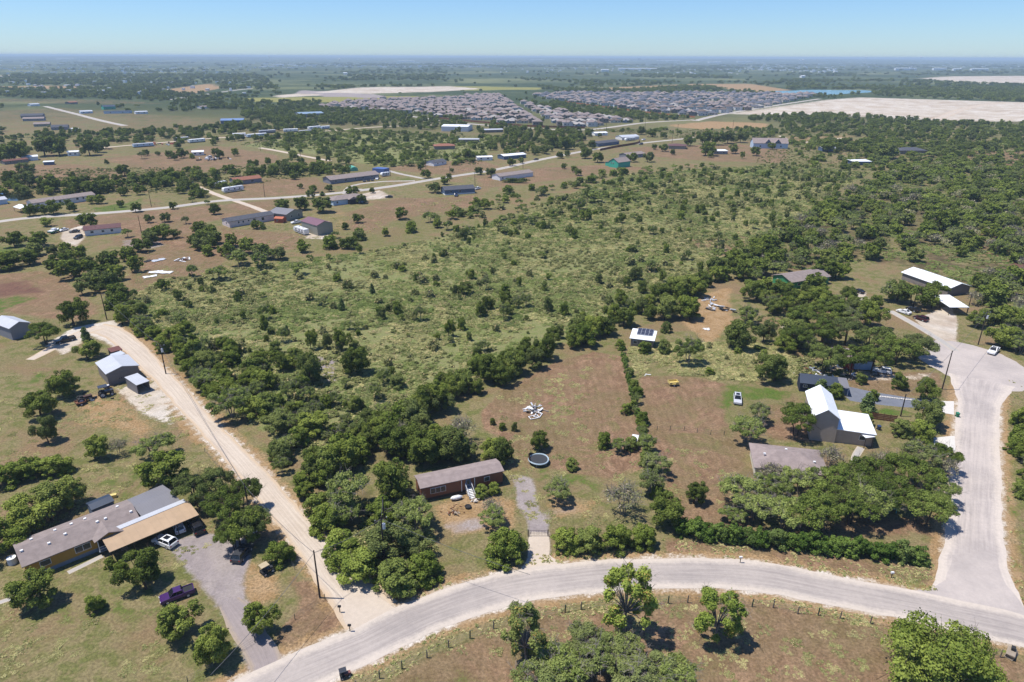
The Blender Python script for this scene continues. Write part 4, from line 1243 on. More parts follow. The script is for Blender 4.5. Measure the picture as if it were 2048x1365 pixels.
def tract(key, poly, ang, nrow, pitch, rowgap):
    pg = PP(poly)
    c0 = pg.mean(0)
    ca, sa = math.cos(ang), math.sin(ang)
    pts = []
    for j in range(-nrow, nrow + 1):
        yy = j * rowgap + (6.5 if j % 2 else -6.5)
        for i in range(-60, 61):
            xx = i * pitch + (j // 2 % 2) * 5
            if i % 23 == 7:
                continue
            x, y = c0[0] + xx * ca - yy * sa, c0[1] + xx * sa + yy * ca
            pts.append((x, y, ang + (0 if j % 2 else math.pi)))
    pts = np.array(pts)
    k = sdist(pts[:, 0], pts[:, 1], pg) > 0
    subs[key] = pts[k]
tract('tan', [(640, 214), (700, 204), (800, 198), (900, 197), (985, 190), (1035, 205), (1120, 226), (1275, 243), (1180, 256), (1060, 252), (950, 242), (800, 226), (640, 218)], 0.10, 26, 15.5, 26)
tract('slate', [(1062, 191), (1160, 187), (1260, 188), (1380, 187), (1640, 190), (1500, 221), (1395, 234), (1300, 226), (1200, 212), (1120, 203)], 0.06, 26, 15.5, 26)
walls = [siding('sub_wall_%s' % n, c) for n, c in (('cream', alb(226, 218, 204)), ('white', alb(236, 234, 230)), ('taupe', alb(160, 148, 138)), ('blue', alb(140, 156, 172)))]
sub_meshes = {}
M_shin_light, M_shin_umber = shingle('light_grey_shingle', alb(188, 182, 176)), shingle('umber_shingle', alb(126, 112, 104))
for key, roofs in (('tan', [M_shin_sub, M_shin_brown, M_shin_gray, M_shin_light, M_shin_umber, M_shin_sub]), ('slate', [M_shin_sub2, M_shin_dark, M_shin_sub, M_shin_light, M_shin_sub2, M_shin_umber])):
    L0 = []
    for k in range(6):
        two = k % 3 == 2
        o = sub_mesh('x', 12.4, 11.0 + (k % 2) * 2, 5.4 if two else 3.0, 2.7, None, None, k)
        L0.append((o, [walls[k % 4], roofs[k], M_glass]))
    sub_meshes[key] = L0
allsub = [(key, *p) for key in subs for p in subs[key]]
allsub.sort(key=lambda q: q[1] ** 2 + q[2] ** 2)
first = {}
rest = MB()
nind = {'tan': 0, 'slate': 0}
for (key, x, y, a) in allsub:
    k = int(rng.integers(6))
    vx = 1 + 0.06 * rng.normal()
    lim = 190 if key == 'tan' else 100
    if nind[key] < lim:
        nind[key] += 1
        if (key, k) not in first:
            mb, mm = sub_meshes[key][k]
            o = mb.build('tract_house', mm)
            first[(key, k)] = o
        else:
            o = first[(key, k)].copy()
            col.objects.link(o)
        o.location, o.rotation_euler, o.scale = (x, y, 0), (0, 0, a), (vx, vx, 1)
        tag(o, 'tract house with taupe-grey roof packed among its neighbours in the nearer subdivision' if key == 'tan' else 'tract house with slate-dark roof packed among its neighbours in the farther subdivision', 'house',
            'taupe roofed subdivision houses' if key == 'tan' else 'slate roofed subdivision houses')
    else:
        mb, mm = sub_meshes[key][k]
        cs, sn = math.cos(a), math.sin(a)
        off = 0 if key == 'tan' else 7
        vs = [(x + p[0] * cs - p[1] * sn, y + p[0] * sn + p[1] * cs, p[2]) for p in mb.v]
        o0 = len(rest.v)
        rest.v += vs
        rest.f += [tuple(i + o0 for i in f) for f in mb.f]
        rest.m += [m_ if m_ != 1 else (3 if key == 'tan' else (4 if k % 2 else 5)) for m_ in mb.m]
rest.build('distant_housing', [walls[0], walls[2], M_glass, M_shin_sub, M_shin_sub2, M_shin_gray])['kind'] = 'stuff'
# privacy fences along the subdivision edges
def long_fence(name, label, pts, h, mat, step=12):
    ln = smooth_line(PP(pts), step)
    t = thing(name, label, 'fence', ln[0])
    for i in range(len(ln) - 1):
        a, b = ln[i] - ln[0], ln[i + 1] - ln[0]
        m = (a + b) / 2
        d = b - a
        MB().box((m[0], m[1], h / 2), (np.linalg.norm(d) * 0.985, 0.12, h), math.atan2(d[1], d[0])).build('panel', mat, t)
    return t
long_fence('privacy_fence', 'long brown board fence along the nearer subdivision', [(860, 236), (950, 245), (1060, 254), (1170, 257)], 2.2, M_fence)
long_fence('privacy_fence', 'rust coloured board fence along the slate subdivision', [(1130, 205), (1200, 214), (1290, 226), (1390, 236)], 2.2, plain('orange_stained_board', alb(186, 118, 72), 0.8), 20)
long_fence('privacy_fence', 'rust brown board fence beside the charcoal roofed house', [(1200, 302), (1230, 296), (1275, 288), (1278, 281)], 2.0, M_fence, 6)

# ------------------------------------------------------------------ far landmarks
def far_block(px, py, w, d, h, mat, label, cat='warehouse', name='warehouse', roof=None):
    p = P(px, py)
    t = thing(name, label, cat, p, 0)
    sc = math.hypot(p.x, p.y) / FPX                                # metres per photo pixel
    W_ = w * sc
    MB().box((0, d / 2, h / 2), (W_, d, h)).build('wall', mat, t)
    MB().slab([(-W_ / 2 - 1, -1, h + 0.6), (W_ / 2 + 1, -1, h + 0.6), (W_ / 2 + 1, d / 2, h + 2.4), (-W_ / 2 - 1, d / 2, h + 2.4)], 0.6).build('roof', roof or M_met_white, t)
    return t
FB = [(1235, 124.5, 46, 'long white warehouse on the horizon beside the twin-stack plant'), (1338, 125, 42, 'long white warehouse on the horizon beyond the plant'), (1150, 124, 30, 'pale warehouse on the horizon before the water tower'),
      (1075, 123, 26, 'low pale warehouse on the horizon'), (1110, 122.5, 30, 'low white depot on the horizon'), (1384, 127, 18, 'small white depot on the horizon'), (1430, 128, 22, 'white box building on the horizon ridge'),
      (1490, 127, 26, 'white sheds on the horizon plain'), (1275, 141, 70, 'long pale building in the far woods'), (1210, 143.5, 14, 'bright white roof in the far woods'), (130, 122, 24, 'white sheds on the far horizon plain'),
      (1812, 141, 34, 'white depot before the far quarry'), (1880, 141, 20, 'small white shed row near the far quarry'), (1915, 142, 12, 'bright white shed near the far quarry'), (1960, 142, 26, 'white sheds behind the far quarry'), (560, 133, 12, 'white factory block at the far plain'),
      (812, 126, 30, 'pale long depot on the far plain'), (1672, 147, 5, 'white hut by the far tree belt'), (1607, 156, 6, 'white hut in the far scrub'), (690, 150, 6, 'white cabin in the far scrub')]
for (px, py, w, lab) in FB:
    p = P(px, py)
    far_block(px, py, w, 60 if py < 130 else 25, max(4.5, 0.0022 * p.length), M_w_white, lab)
def water_tower(px, py, h, label):
    p = P(px, py)
    t = thing('water_tower', label, 'water tower', p)
    z0 = float(hills(np.array([p.x]), np.array([p.y]))[0])
    t.location.z = z0 - 1
    MB().blob((0, 0, h), (h * 0.24, h * 0.24, h * 0.2), 1, 0.0, 12, 8).build('tank', M_trim, t)
    MB().tube((0, 0, 0), (0, 0, h * 0.9), h * 0.05, h * 0.04, 8).build('stem', M_trim, t)
for q in ((1176, 131, 42, 'white water tower rising before the horizon warehouses'), (680, 130, 48, 'white water tower on the far plain'), (1598, 129, 44, 'first of two white water towers on the far rise'), (1605, 129.5, 46, 'second of two white water towers on the far rise'),
          (1634, 128, 40, 'small white water tower on the far rise'), (1840, 127, 70, 'large white water tower on the far horizon'), (1730, 126.5, 66, 'slim white water tower on the far horizon'), (540, 124, 60, 'tiny white water tower at the far plain')):
    water_tower(*q)
pl = P(1290, 124)
t = thing('cement_plant', 'grey industrial plant with stacks on the horizon', 'factory', pl)
for x, w, h in ((-110, 50, 58), (-40, 60, 34), (30, 40, 44), (90, 70, 26), (260, 30, 48), (210, 60, 28)):
    MB().box((x, 0, h / 2), (w, 60, h)).build('tower', M_w_gray, t)
p = P(1907, 128)
t = thing('radio_mast', 'thin lattice radio mast above the horizon', 'mast', p)
for k in range(3):
    a = k * 2.094
    MB().tube((8 * math.cos(a), 8 * math.sin(a), 0), (1.5 * math.cos(a), 1.5 * math.sin(a), 66), 1.2, 0.9, 5).build('leg', M_found, t)
for z in range(10, 64, 9):
    MB().box((0, 0, z), (10 - z * 0.11, 10 - z * 0.11, 1)).build('brace', M_found, t)
# speckle of far town roofs
tn = MB()
r_ = np.random.default_rng(4)
def speck(n, poly, smin, smax):
    pg = np.array(poly)
    for k in range(n):
        px, py = r_.uniform(pg[:, 0].min(), pg[:, 0].max()), r_.uniform(pg[:, 1].min(), pg[:, 1].max())
        q = P(px, py)
        if sdist(np.array([px]), np.array([py]), pg)[0] < 0:
            continue
        sc = q.length / FPX
        w, d = r_.uniform(smin, smax) * sc, r_.uniform(8, 18)
        h = r_.uniform(3.5, 7)
        z0 = float(hills(np.array([q.x]), np.array([q.y]))[0])
        tn.box((q.x, q.y, z0 + h / 2), (w, d, h), r_.uniform(-0.5, 0.5), int(r_.integers(0, 4)))
speck(528, [(-20, 121), (500, 119), (1000, 118), (2080, 124), (2080, 138), (1500, 135), (1000, 132), (400, 131), (-20, 133)], 2, 8)
speck(240, [(520, 128), (1000, 126), (1000, 135), (520, 137)], 2, 9)
speck(224, [(1480, 127), (1720, 140), (1640, 146), (1500, 140)], 2, 6)
speck(144, [(0, 134), (520, 134), (520, 152), (0, 150)], 1.5, 4)
speck(96, [(1000, 134), (1520, 136), (1520, 150), (1000, 146)], 1.5, 4)
speck(64, [(0, 155), (500, 155), (500, 190), (0, 190)], 2, 6)
tn.build('distant_town', [M_w_white, M_met_white, M_met_white, M_w_pale])['kind'] = 'stuff'

# ------------------------------------------------------------------ plant shapes
G = np.random.default_rng(21)
def unit(v):
    return v / (np.linalg.norm(v, axis=-1, keepdims=True) + 1e-9)
def lobes(shape, g):
    """centres, radii of foliage lobes in a unit plant: width 1 (radius .5), height 1"""
    c, r = [], []
    if shape == 'round':
        sk = g.normal(size=3) * 0.07
        for k in range(38):
            a, z = g.uniform(0, 6.28), g.uniform(0.22, 0.90)
            rr = 0.35 * math.sqrt(max(0.1, 1 - ((z - 0.52) / 0.45) ** 2)) * g.uniform(0.45, 1.2) * (1 + sk[2] * 3 * math.cos(a + sk[0] * 40))
            c.append((rr * math.cos(a) + sk[0], rr * math.sin(a) + sk[1], z)); r.append(g.uniform(0.055, 0.135))
        c.append((0, 0, 0.55)); r.append(0.2)
    elif shape == 'wide':
        for k in range(40):
            a, q = g.uniform(0, 6.28), math.sqrt(g.uniform(0, 1)) * 0.40
            c.append((q * math.cos(a), q * math.sin(a), 0.78 - 1.3 * q * q + g.uniform(-0.16, 0.10))); r.append(g.uniform(0.045, 0.105))
    elif shape == 'bush':
        for k in range(38):
            a, z = g.uniform(0, 6.28), g.uniform(0.08, 0.88)
            rr = 0.37 * math.sqrt(max(0.1, 1 - (z / 1.0) ** 2)) * g.uniform(0.5, 1.2)
            c.append((rr * math.cos(a), rr * math.sin(a), z)); r.append(g.uniform(0.055, 0.13))
        c.append((0, 0, 0.4)); r.append(0.24)
    elif shape == 'patch':
        for k in range(16):
            a, q = g.uniform(0, 6.28), math.sqrt(g.uniform(0, 1)) * 0.5
            c.append((q * math.cos(a), q * math.sin(a), g.uniform(0.05, 0.3))); r.append(g.uniform(0.06, 0.17))
    elif shape == 'cone':
        for k in range(14):
            z = 0.1 + 0.8 * (k + 0.5) / 14
            a = g.uniform(0, 6.28)
            rr = 0.28 * (1 - z) * g.uniform(0.6, 1.2)
            c.append((rr * math.cos(a), rr * math.sin(a), z)); r.append(0.10 + 0.16 * (1 - z))
    elif shape == 'open':
        for k in range(34):
            a, z = g.uniform(0, 6.28), g.uniform(0.16, 0.95)
            rr = 0.38 * math.sqrt(max(0.08, 1 - ((z - 0.55) / 0.45) ** 2)) * g.uniform(0.5, 1.1)
            c.append((rr * math.cos(a), rr * math.sin(a), z)); r.append(g.uniform(0.045, 0.105))
    return np.array(c), np.array(r)
def crown(name, shape, n, leaf, seed, H, W, mat, solid=0.72, zmin=0.03, up=0.25):
    """many leaf-sized faces on and in the lobes; H, W metres"""
    g = np.random.default_rng(seed)
    c, r = lobes(shape, g)
    p = r ** 2
    li = g.choice(len(c), n, p=p / p.sum())
    d = unit(g.normal(size=(n, 3)) + np.array([0, 0, 0.35]))
    rad = r[li] * (solid + (1.08 - solid) * g.random(n) ** 0.6) * (1 + 0.16 * np.sin(7 * d[:, 0] + 3 * li) * np.sin(6 * d[:, 1] + li))
    rad = rad * np.where(g.random(n) < 0.10, g.uniform(1.08, 1.4, n), 1.0)
    pos = c[li] + d * rad[:, None]
    pos[:, 2] = np.maximum(pos[:, 2], zmin + 0.03 * g.random(n))
    pos *= np.array([W, W, H]) if not isinstance(W, tuple) else np.array([W[0], W[1], H])
    nrm = unit(d + g.normal(size=(n, 3)) * 0.62 + np.array([0, 0, up]))
    t = unit(np.cross(nrm, g.normal(size=(n, 3))))
    b = np.cross(nrm, t)
    s = leaf * g.uniform(0.55, 1.35, n)
    a1, b1 = (t * s[:, None]) * 0.62, (b * s[:, None]) * 0.38
    V = np.stack([pos - a1, pos - b1 + a1 * 0.1, pos + a1, pos + b1 - a1 * 0.1], 1).reshape(-1, 3)
    Q = np.arange(n * 4).reshape(n, 4)
    me = fast_mesh(name, V, Q)
    lob = g.random(len(c))
    lv = np.clip(0.5 * lob[li] + 0.5 * g.random(n), 0, 1)
    lr = np.clip(g.random(n) * 0.6 + 0.4 * lob[li], 0, 1)
    for nm, arr in (('lv', lv), ('lr', lr)):
        at = me.attributes.new(nm, 'FLOAT', 'FACE')
        at.data.foreach_set('value', arr.astype(np.float32))
    me.materials.append(mat)
    return me, c, r
def trunk(name, c, r, seed, H, W, mat, thick, multi=1, twigs=0, twig_len=0.2):
    g = random.Random(seed)
    mb = MB()
    zc = float(np.min(c[:, 2]))
    for s in range(multi):
        a = g.uniform(0, 6.28)
        base = Vector((0, 0, 0)) if multi == 1 else Vector((0.03 * W * math.cos(a), 0.03 * W * math.sin(a), 0))
        q = (zc + 0.12) * H
        off = 0.03 if multi == 1 else 0.12
        fork = Vector((off * W * math.cos(a), off * W * math.sin(a), q))
        th = thick / (multi ** 0.5)
        mb.tube(base - Vector((0, 0, 0.15)), (base + fork) / 2 + Vector((g.uniform(-.1, .1), g.uniform(-.1, .1), 0)), th, th * 0.8, 7, cap=False)
        mb.tube((base + fork) / 2, fork, th * 0.8, th * 0.62, 7, cap=False)
        for k in range(s, len(c), multi):
            e = Vector((c[k][0] * W, c[k][1] * W, c[k][2] * H))
            m = fork.lerp(e, 0.5) + Vector((0, 0, 0.04 * H * g.random()))
            mb.tube(fork, m, th * 0.42, th * 0.26, 5, cap=False)
            mb.tube(m, e, th * 0.26, th * 0.08, 4, cap=False)
    for k in range(twigs):
        i = g.randrange(len(c))
        e = Vector((c[i][0] * W, c[i][1] * W, c[i][2] * H))
        d = Vector((g.gauss(0, 1), g.gauss(0, 1), g.gauss(0.5, 0.8))).normalized()
        ln = twig_len * W * g.uniform(0.5, 1.3)
        m = e + d * ln * 0.6
        mb.tube(e, m, 0.035, 0.022, 3, cap=False)
        for q in range(3):
            d2 = (d + Vector((g.gauss(0, .5), g.gauss(0, .5), g.gauss(0, .5)))).normalized()
            mb.tube(m, m + d2 * ln * 0.55, 0.02, 0.009, 3, cap=False)
    me = bpy.data.meshes.new(name)
    me.from_pydata(mb.v, [], mb.f)
    me.materials.append(mat)
    me.update()
    return me
M_bark = plain('brown_bark', alb(96, 84, 74), 0.95, var=0.3, scale=4, spec=0.1)
M_graybark = plain('grey_bark', alb(150, 142, 134), 0.95, var=0.25, scale=4, spec=0.1)
K = 2.25
def lf(r, g, b): return alb(r, g, b, 1.55 / K)
ML_oak = leafmat('oak_foliage', lf(60, 72, 32), lf(108, 118, 56))
ML_live = leafmat('live_oak_foliage', lf(66, 80, 34), lf(116, 128, 62))
ML_elm = leafmat('elm_foliage', lf(72, 86, 34), lf(130, 138, 66))
ML_mesq = leafmat('mesquite_foliage', lf(84, 98, 46), lf(144, 152, 88), trans=0.3)
ML_bush = leafmat('bush_foliage', lf(70, 86, 34), lf(126, 136, 64))
ML_cedar = leafmat('cedar_foliage', lf(60, 76, 40), lf(104, 118, 72))
ML_pecan = leafmat('pecan_foliage', lf(86, 104, 44), lf(142, 152, 72), dry=lf(158, 136, 78), dryfac=0.17, trans=0.3)
ML_dry = leafmat('thin_dry_foliage', lf(104, 106, 70), lf(150, 146, 110), dry=lf(160, 148, 128), dryfac=0.3)
ML_scrub = leafmat('scrub_foliage', lf(84, 94, 50), lf(140, 138, 92), dry=lf(178, 160, 118), dryfac=0.16, hue=0.9)
ML_green = leafmat('green_weed', lf(86, 104, 52), lf(144, 150, 92), dry=lf(168, 156, 112), dryfac=0.08, hue=0.7)
ML_weed = leafmat('pale_weed', lf(102, 112, 62), lf(180, 172, 122), dry=lf(190, 164, 128), dryfac=0.2, hue=0.7)
ML_hedge = leafmat('hedge_foliage', lf(58, 80, 32), lf(104, 122, 58))
# kind: (shape, leaves hi, leaf hi, leaves lo, leaf lo, H, W, leaf material, bark, trunk r, multi, twigs, solid)
KINDS = {
    'oak_tree': ('round', 11000, 0.23, 3000, 0.44, 6.0, 6.5, ML_oak, M_bark, 0.20, 1, 10, 0.72),
    'live_oak_tree': ('wide', 15000, 0.25, 3400, 0.46, 8.0, 12.0, ML_live, M_bark, 0.26, 2, 50, 0.55),
    'elm_tree': ('round', 10500, 0.23, 2800, 0.44, 6.5, 6.2, ML_elm, M_bark, 0.17, 1, 20, 0.66),
    'mesquite_tree': ('wide', 9500, 0.20, 2600, 0.40, 5.0, 7.0, ML_mesq, M_graybark, 0.16, 3, 60, 0.45),
    'bush': ('bush', 9000, 0.20, 2200, 0.38, 4.0, 5.0, ML_bush, M_bark, 0.08, 3, 14, 0.7),
    'cedar_tree': ('cone', 2600, 0.28, 700, 0.5, 4.5, 3.2, ML_cedar, M_bark, 0.10, 1, 0, 0.6),
    'pecan_tree': ('open', 12500, 0.24, 1300, 0.60, 9.0, 7.5, ML_pecan, M_graybark, 0.20, 1, 40, 0.30),
    'bare_tree': ('wide', 700, 0.28, 300, 0.5, 5.0, 6.5, ML_dry, M_graybark, 0.14, 3, 170, 0.4),
    'large_bush': ('bush', 26000, 0.30, 1300, 0.7, 8.4, 17.0, ML_bush, M_bark, 0.14, 5, 60, 0.6),
    'shrub': ('bush', 620, 0.26, 260, 0.46, 1.7, 2.2, ML_scrub, M_graybark, 0.03, 3, 14, 0.55),
}
PROTO = {}
for kn, (shp, n1, l1, n2, l2, H_, W_, ml, mbk, th, mu, tw, so) in KINDS.items():
    for v in range(4):
        me, c, r = crown(kn + '_crown', shp, n1, l1, 100 + v * 7 + len(kn), H_, W_, ml, so)
        tk = trunk(kn + '_trunk', c, r, v + 3, H_, W_, mbk, th, mu, tw)
        me2, c2, r2 = crown(kn + '_crown_far', shp, n2, l2, 100 + v * 7 + len(kn), H_, W_, ml, so)
        PROTO[kn, v] = (me, tk, me2, H_, W_)


# ------------------------------------------------------------------ vehicles
def paint(name, rgb, rough=0.25):
    m = plain('paint_' + name, rgb, rough, 0.0, var=0.04)
    return m
P_white, P_silver, P_black, P_dark, P_blue = paint('white', (0.78, 0.78, 0.77)), paint('silver', (0.50, 0.51, 0.53)), paint('black', (0.016, 0.016, 0.018)), paint('charcoal', (0.05, 0.052, 0.058)), paint('navy', (0.03, 0.05, 0.12))
P_purple, P_red, P_yellow, P_green, P_maroon = paint('purple', (0.055, 0.02, 0.10)), paint('red', (0.30, 0.03, 0.02), 0.5), paint('yellow', (0.62, 0.48, 0.16), 0.6), paint('green', (0.02, 0.18, 0.10), 0.5), paint('maroon', (0.05, 0.012, 0.02))
P_teal, P_orange = paint('teal', (0.02, 0.25, 0.28), 0.5), paint('orange', (0.45, 0.16, 0.05), 0.6)
M_tyre, M_rim, M_auto = plain('tyre_rubber', (0.02, 0.02, 0.02), 0.9), plain('wheel_rim', (0.45, 0.45, 0.46), 0.35), plain('car_glass', (0.012, 0.014, 0.018), 0.06, var=0.02)
M_lamp, M_tail = plain('lamp_glass', (0.7, 0.7, 0.68), 0.15), plain('tail_lamp', (0.25, 0.01, 0.01), 0.2)
def wheel(root, x, y, r, w=0.24):
    s = 1 if y > 0 else -1
    wl = MB().tube((x, y - w / 2, r), (x, y + w / 2, r), r, n=14).build('wheel', M_tyre, root)
    MB().tube((x, y + s * (w / 2 - 0.02), r), (x, y + s * (w / 2 + 0.015), r), r * 0.6, n=12).build('rim', M_rim, wl)
STY = {  # length, width, sill, belt, roof height, profile of body (x, z), cabin bottom x0 x1, cabin top x0 x1
    'suv': (4.75, 1.9, [(-2.35, .35), (-2.38, .95), (-2.25, 1.08), (0.85, 1.08), (1.9, 1.0), (2.3, 0.8), (2.37, .4)], (-2.22, 1.05), (-1.95, 0.15), 1.08, 1.72),
    'sedan': (4.7, 1.82, [(-2.3, .35), (-2.34, .85), (-2.2, 0.98), (-1.3, 1.0), (0.9, .98), (1.9, .85), (2.3, 0.66), (2.34, .35)], (-1.75, 1.0), (-1.05, 0.15), 0.98, 1.45),
    'pickup': (5.6, 1.95, [(-2.75, .5), (-2.78, 1.0), (-1.0, 1.0), (-0.95, 1.12), (1.15, 1.12), (2.4, 1.05), (2.72, 0.85), (2.76, .45)], (-1.0, 1.25), (-0.8, 0.55), 1.12, 1.82)}
def vehicle(name, label, cat, front, rear, style, mat, roofglass=False, sc=1.0, twotone=None, group=None):
    f, r = P(*front), P(*rear)
    d = f - r
    m = (f + r) / 2
    rz = math.atan2(d.y, d.x)
    t = thing(name, label, cat, m, rz, group)
    t.scale = (sc, sc, sc)
    FOOT.append((m, 2.6, 1.3, rz))
    L_, W_, prof, cb, ct, zb, zr = STY[style]
    if not group and m.y < 420:
        LM['the ' + ' '.join(label.split()[:2 if label.split()[1] in ('sedan', 'SUV', 'car', 'hatchback', 'crossover') else 3])] = m
    h = W_ / 2
    n = len(prof)
    b = MB()
    vs = []
    for y, inset in ((-h, 0), (-h * 0.93, 1), (h * 0.93, 1), (h, 0)):
        vs += [(x * (0.985 if inset else 1), y, z + (0.04 if inset and z > 0.6 else 0)) for x, z in prof]
    fs = [tuple(range(n)), tuple(range(4 * n - 1, 3 * n - 1, -1))]
    for k in range(3):
        fs += [(k * n + i, (k + 1) * n + i, (k + 1) * n + (i + 1) % n, k * n + (i + 1) % n) for i in range(n)]
    b.add(vs, fs)
    if style == 'pickup':
        b.add([(-2.6, -h * .82, 1.055), (-1.1, -h * .82, 1.055), (-1.1, h * .82, 1.055), (-2.6, h * .82, 1.055)], [(0, 1, 2, 3)], 1)
        for y in (-h * .89, h * .89):
            b.box((-1.85, y, 1.12), (1.75, 0.13, 0.18))
        b.box((-2.68, 0, 1.12), (0.12, h * 1.85, 0.18))
    b.build('body', [mat, M_dark], t)
    MB().add([(cb[0], -h * .92, zb), (cb[1], -h * .92, zb), (cb[1], h * .92, zb), (cb[0], h * .92, zb), (ct[0], -h * .74, zr - .05), (ct[1], -h * .74, zr - .05), (ct[1], h * .74, zr - .05), (ct[0], h * .74, zr - .05)],
             [(0, 1, 5, 4), (1, 2, 6, 5), (2, 3, 7, 6), (3, 0, 4, 7), (4, 5, 6, 7)]).build('cabin_glass', M_auto, t)
    rf = MB()
    e = 0.05
    rf.slab([(ct[0] - e, -h * .77, zr - .02), (ct[1] + e, -h * .77, zr - .02), (ct[1] - .1, -h * .5, zr + .03), (ct[1] - .1, h * .5, zr + .03), (ct[1] + e, h * .77, zr - .02), (ct[0] - e, h * .77, zr - .02), (ct[0] + .1, h * .5, zr + .03), (ct[0] + .1, -h * .5, zr + .03)], 0.06)
    rp = rf.build('roof', twotone or mat, t)
    if roofglass:
        MB().box(((ct[0] + ct[1]) / 2 + .15, 0, zr + .035), ((ct[1] - ct[0]) * .55, h * .95, 0.03)).build('sunroof', M_auto, rp)
    pl = MB()
    for s in (-1, 1):
        pl.tube((cb[1], s * h * .92, zb), (ct[1], s * h * .75, zr - .03), 0.055, n=4)
        pl.tube((cb[0], s * h * .92, zb), (ct[0], s * h * .75, zr - .03), 0.09, n=4)
        mx = (cb[0] + cb[1]) / 2
        pl.tube((mx, s * h * .93, zb), (mx - .1, s * h * .755, zr - .03), 0.05, n=4)
    pl.build('pillar', mat, t)
    wb = L_ * 0.29
    for x in (-wb, wb + .05):
        for s in (-1, 1):
            wheel(t, x, s * (h - 0.11), 0.36)
    xf = prof[-2][0]
    for s in (-1, 1):
        MB().box((xf - 0.03, s * h * .72, prof[-2][1] - .06), (0.14, 0.36, 0.16)).build('headlight', M_lamp, t)
        MB().box((prof[1][0] + 0.03, s * h * .8, prof[1][1] - .08), (0.12, 0.26, 0.22)).build('tail_light', M_tail, t)
    return t
V = vehicle
V('pickup_truck', 'old purple pickup truck parked under the trees by the gravel yard', 'pickup truck', (321, 1208), (389, 1183), 'pickup', P_purple, sc=0.92)
V('parked_suv', 'white crossover with dark glass roof at the mouth of the tan carport', 'car', (311, 1081), (352, 1097), 'suv', P_white, True)
V('parked_car', 'white hatchback tucked under the tan carport edge', 'car', (353, 1049), (362, 1068), 'suv', P_white, sc=0.9)
V('parked_suv', 'black SUV half under the tan carport beside the trees', 'car', (386, 1047), (402, 1072), 'suv', P_black)
V('parked_suv', 'black SUV on the straw beside the gravel yard', 'car', (498, 1095), (472, 1130), 'suv', P_dark)
V('parked_car', 'white car almost hidden under the elm trees by the track', 'car', (482, 1056), (505, 1067), 'sedan', P_white)
V('pickup_truck', 'white pickup truck standing in the turning circle', 'pickup truck', (1978, 713), (1994, 699), 'pickup', P_white, True)
V('parked_car', 'white sedan beside the concrete lane', 'car', (1794, 623), (1820, 631), 'sedan', P_white)
V('parked_suv', 'dark maroon SUV beside the white sedan on the lane', 'car', (1828, 636), (1854, 645), 'suv', P_maroon)
V('parked_car', 'black car in shade behind the white sedan', 'car', (1813, 617), (1838, 627), 'sedan', P_black)
V('parked_car', 'black car on the pale drive of the green walled house', 'car', (1703, 582), (1728, 589), 'sedan', P_black)
V('parked_suv', 'silver SUV parked on the lawn strip', 'car', (1475, 815), (1474, 792), 'suv', P_silver, True)
V('parked_suv', 'white SUV under the trees in front of the hidden blue house', 'car', (1748, 743), (1778, 748), 'suv', P_white)
V('pickup_truck', 'black pickup truck in tree shade by the caliche drive', 'pickup truck', (119, 687), (143, 681), 'pickup', P_black)
V('parked_car', 'white car on the pale drive by the boat', 'car', (121, 464), (134, 461), 'sedan', P_white)
V('parked_suv', 'dark SUV on the pale drive of the brown-red roofed house', 'car', (150, 480), (164, 475), 'suv', P_dark)
V('parked_car', 'black car parked crosswise on the pale drive', 'car', (143, 466), (156, 465), 'sedan', P_black)
V('pickup_truck', 'white pickup truck beside the olive workshop', 'pickup truck', (583, 449), (603, 446), 'pickup', P_white)
V('pickup_truck', 'navy pickup truck in front of the slate blue house', 'pickup truck', (911, 396), (914, 389), 'pickup', P_navy if 'P_navy' in globals() else P_blue)
V('parked_suv', 'dark SUV at the side of the slate blue house', 'car', (934, 385), (948, 383), 'suv', P_dark)
V('pickup_truck', 'white pickup truck at the side of the slate blue house', 'pickup truck', (947, 381), (962, 378), 'pickup', P_white)
V('parked_car', 'black car alone on the bare brown lot', 'car', (770, 396), (786, 396), 'sedan', P_black)
V('parked_suv', 'dark SUV driving on the county road by the rust fence', 'car', (1276, 291), (1288, 289), 'suv', P_dark, sc=1.1)
V('parked_car', 'dark car by the dark blue house with white roof', 'car', (1066, 321), (1078, 320), 'sedan', P_black)
V('pickup_truck', 'white pickup truck beside the silver roofed house', 'pickup truck', (1280, 282), (1294, 280), 'pickup', P_white)
for k, (x, y, c, w) in enumerate(((729, 363, P_dark, 'first dark'), (737, 362, P_black, 'second black'), (745, 361, P_dark, 'third dark'), (754, 359, P_white, 'single white'))):
    V('parked_car', f'{w} car in the row before the long grey house', 'car', (x - 1, y + 3), (x + 1, y - 2), 'sedan', c, group='cars in front of the long grey house')
V('parked_car', 'red car between the white trailers on the pale road', 'car', (555, 271), (563, 270), 'sedan', P_red)
V('parked_car', 'blue car beside the red one on the pale road', 'car', (544, 273), (552, 272), 'sedan', P_blue)
V('parked_suv', 'white van beside the junk yard shed', 'van', (412, 318), (424, 316), 'suv', P_white, sc=1.2)
V('parked_car', 'dark car beside the white shed in the junk yard', 'car', (428, 316), (440, 315), 'sedan', P_black)
V('parked_suv', 'dark blue SUV alone below the bare slope', 'car', (206, 289), (218, 287), 'suv', P_blue, sc=1.2)

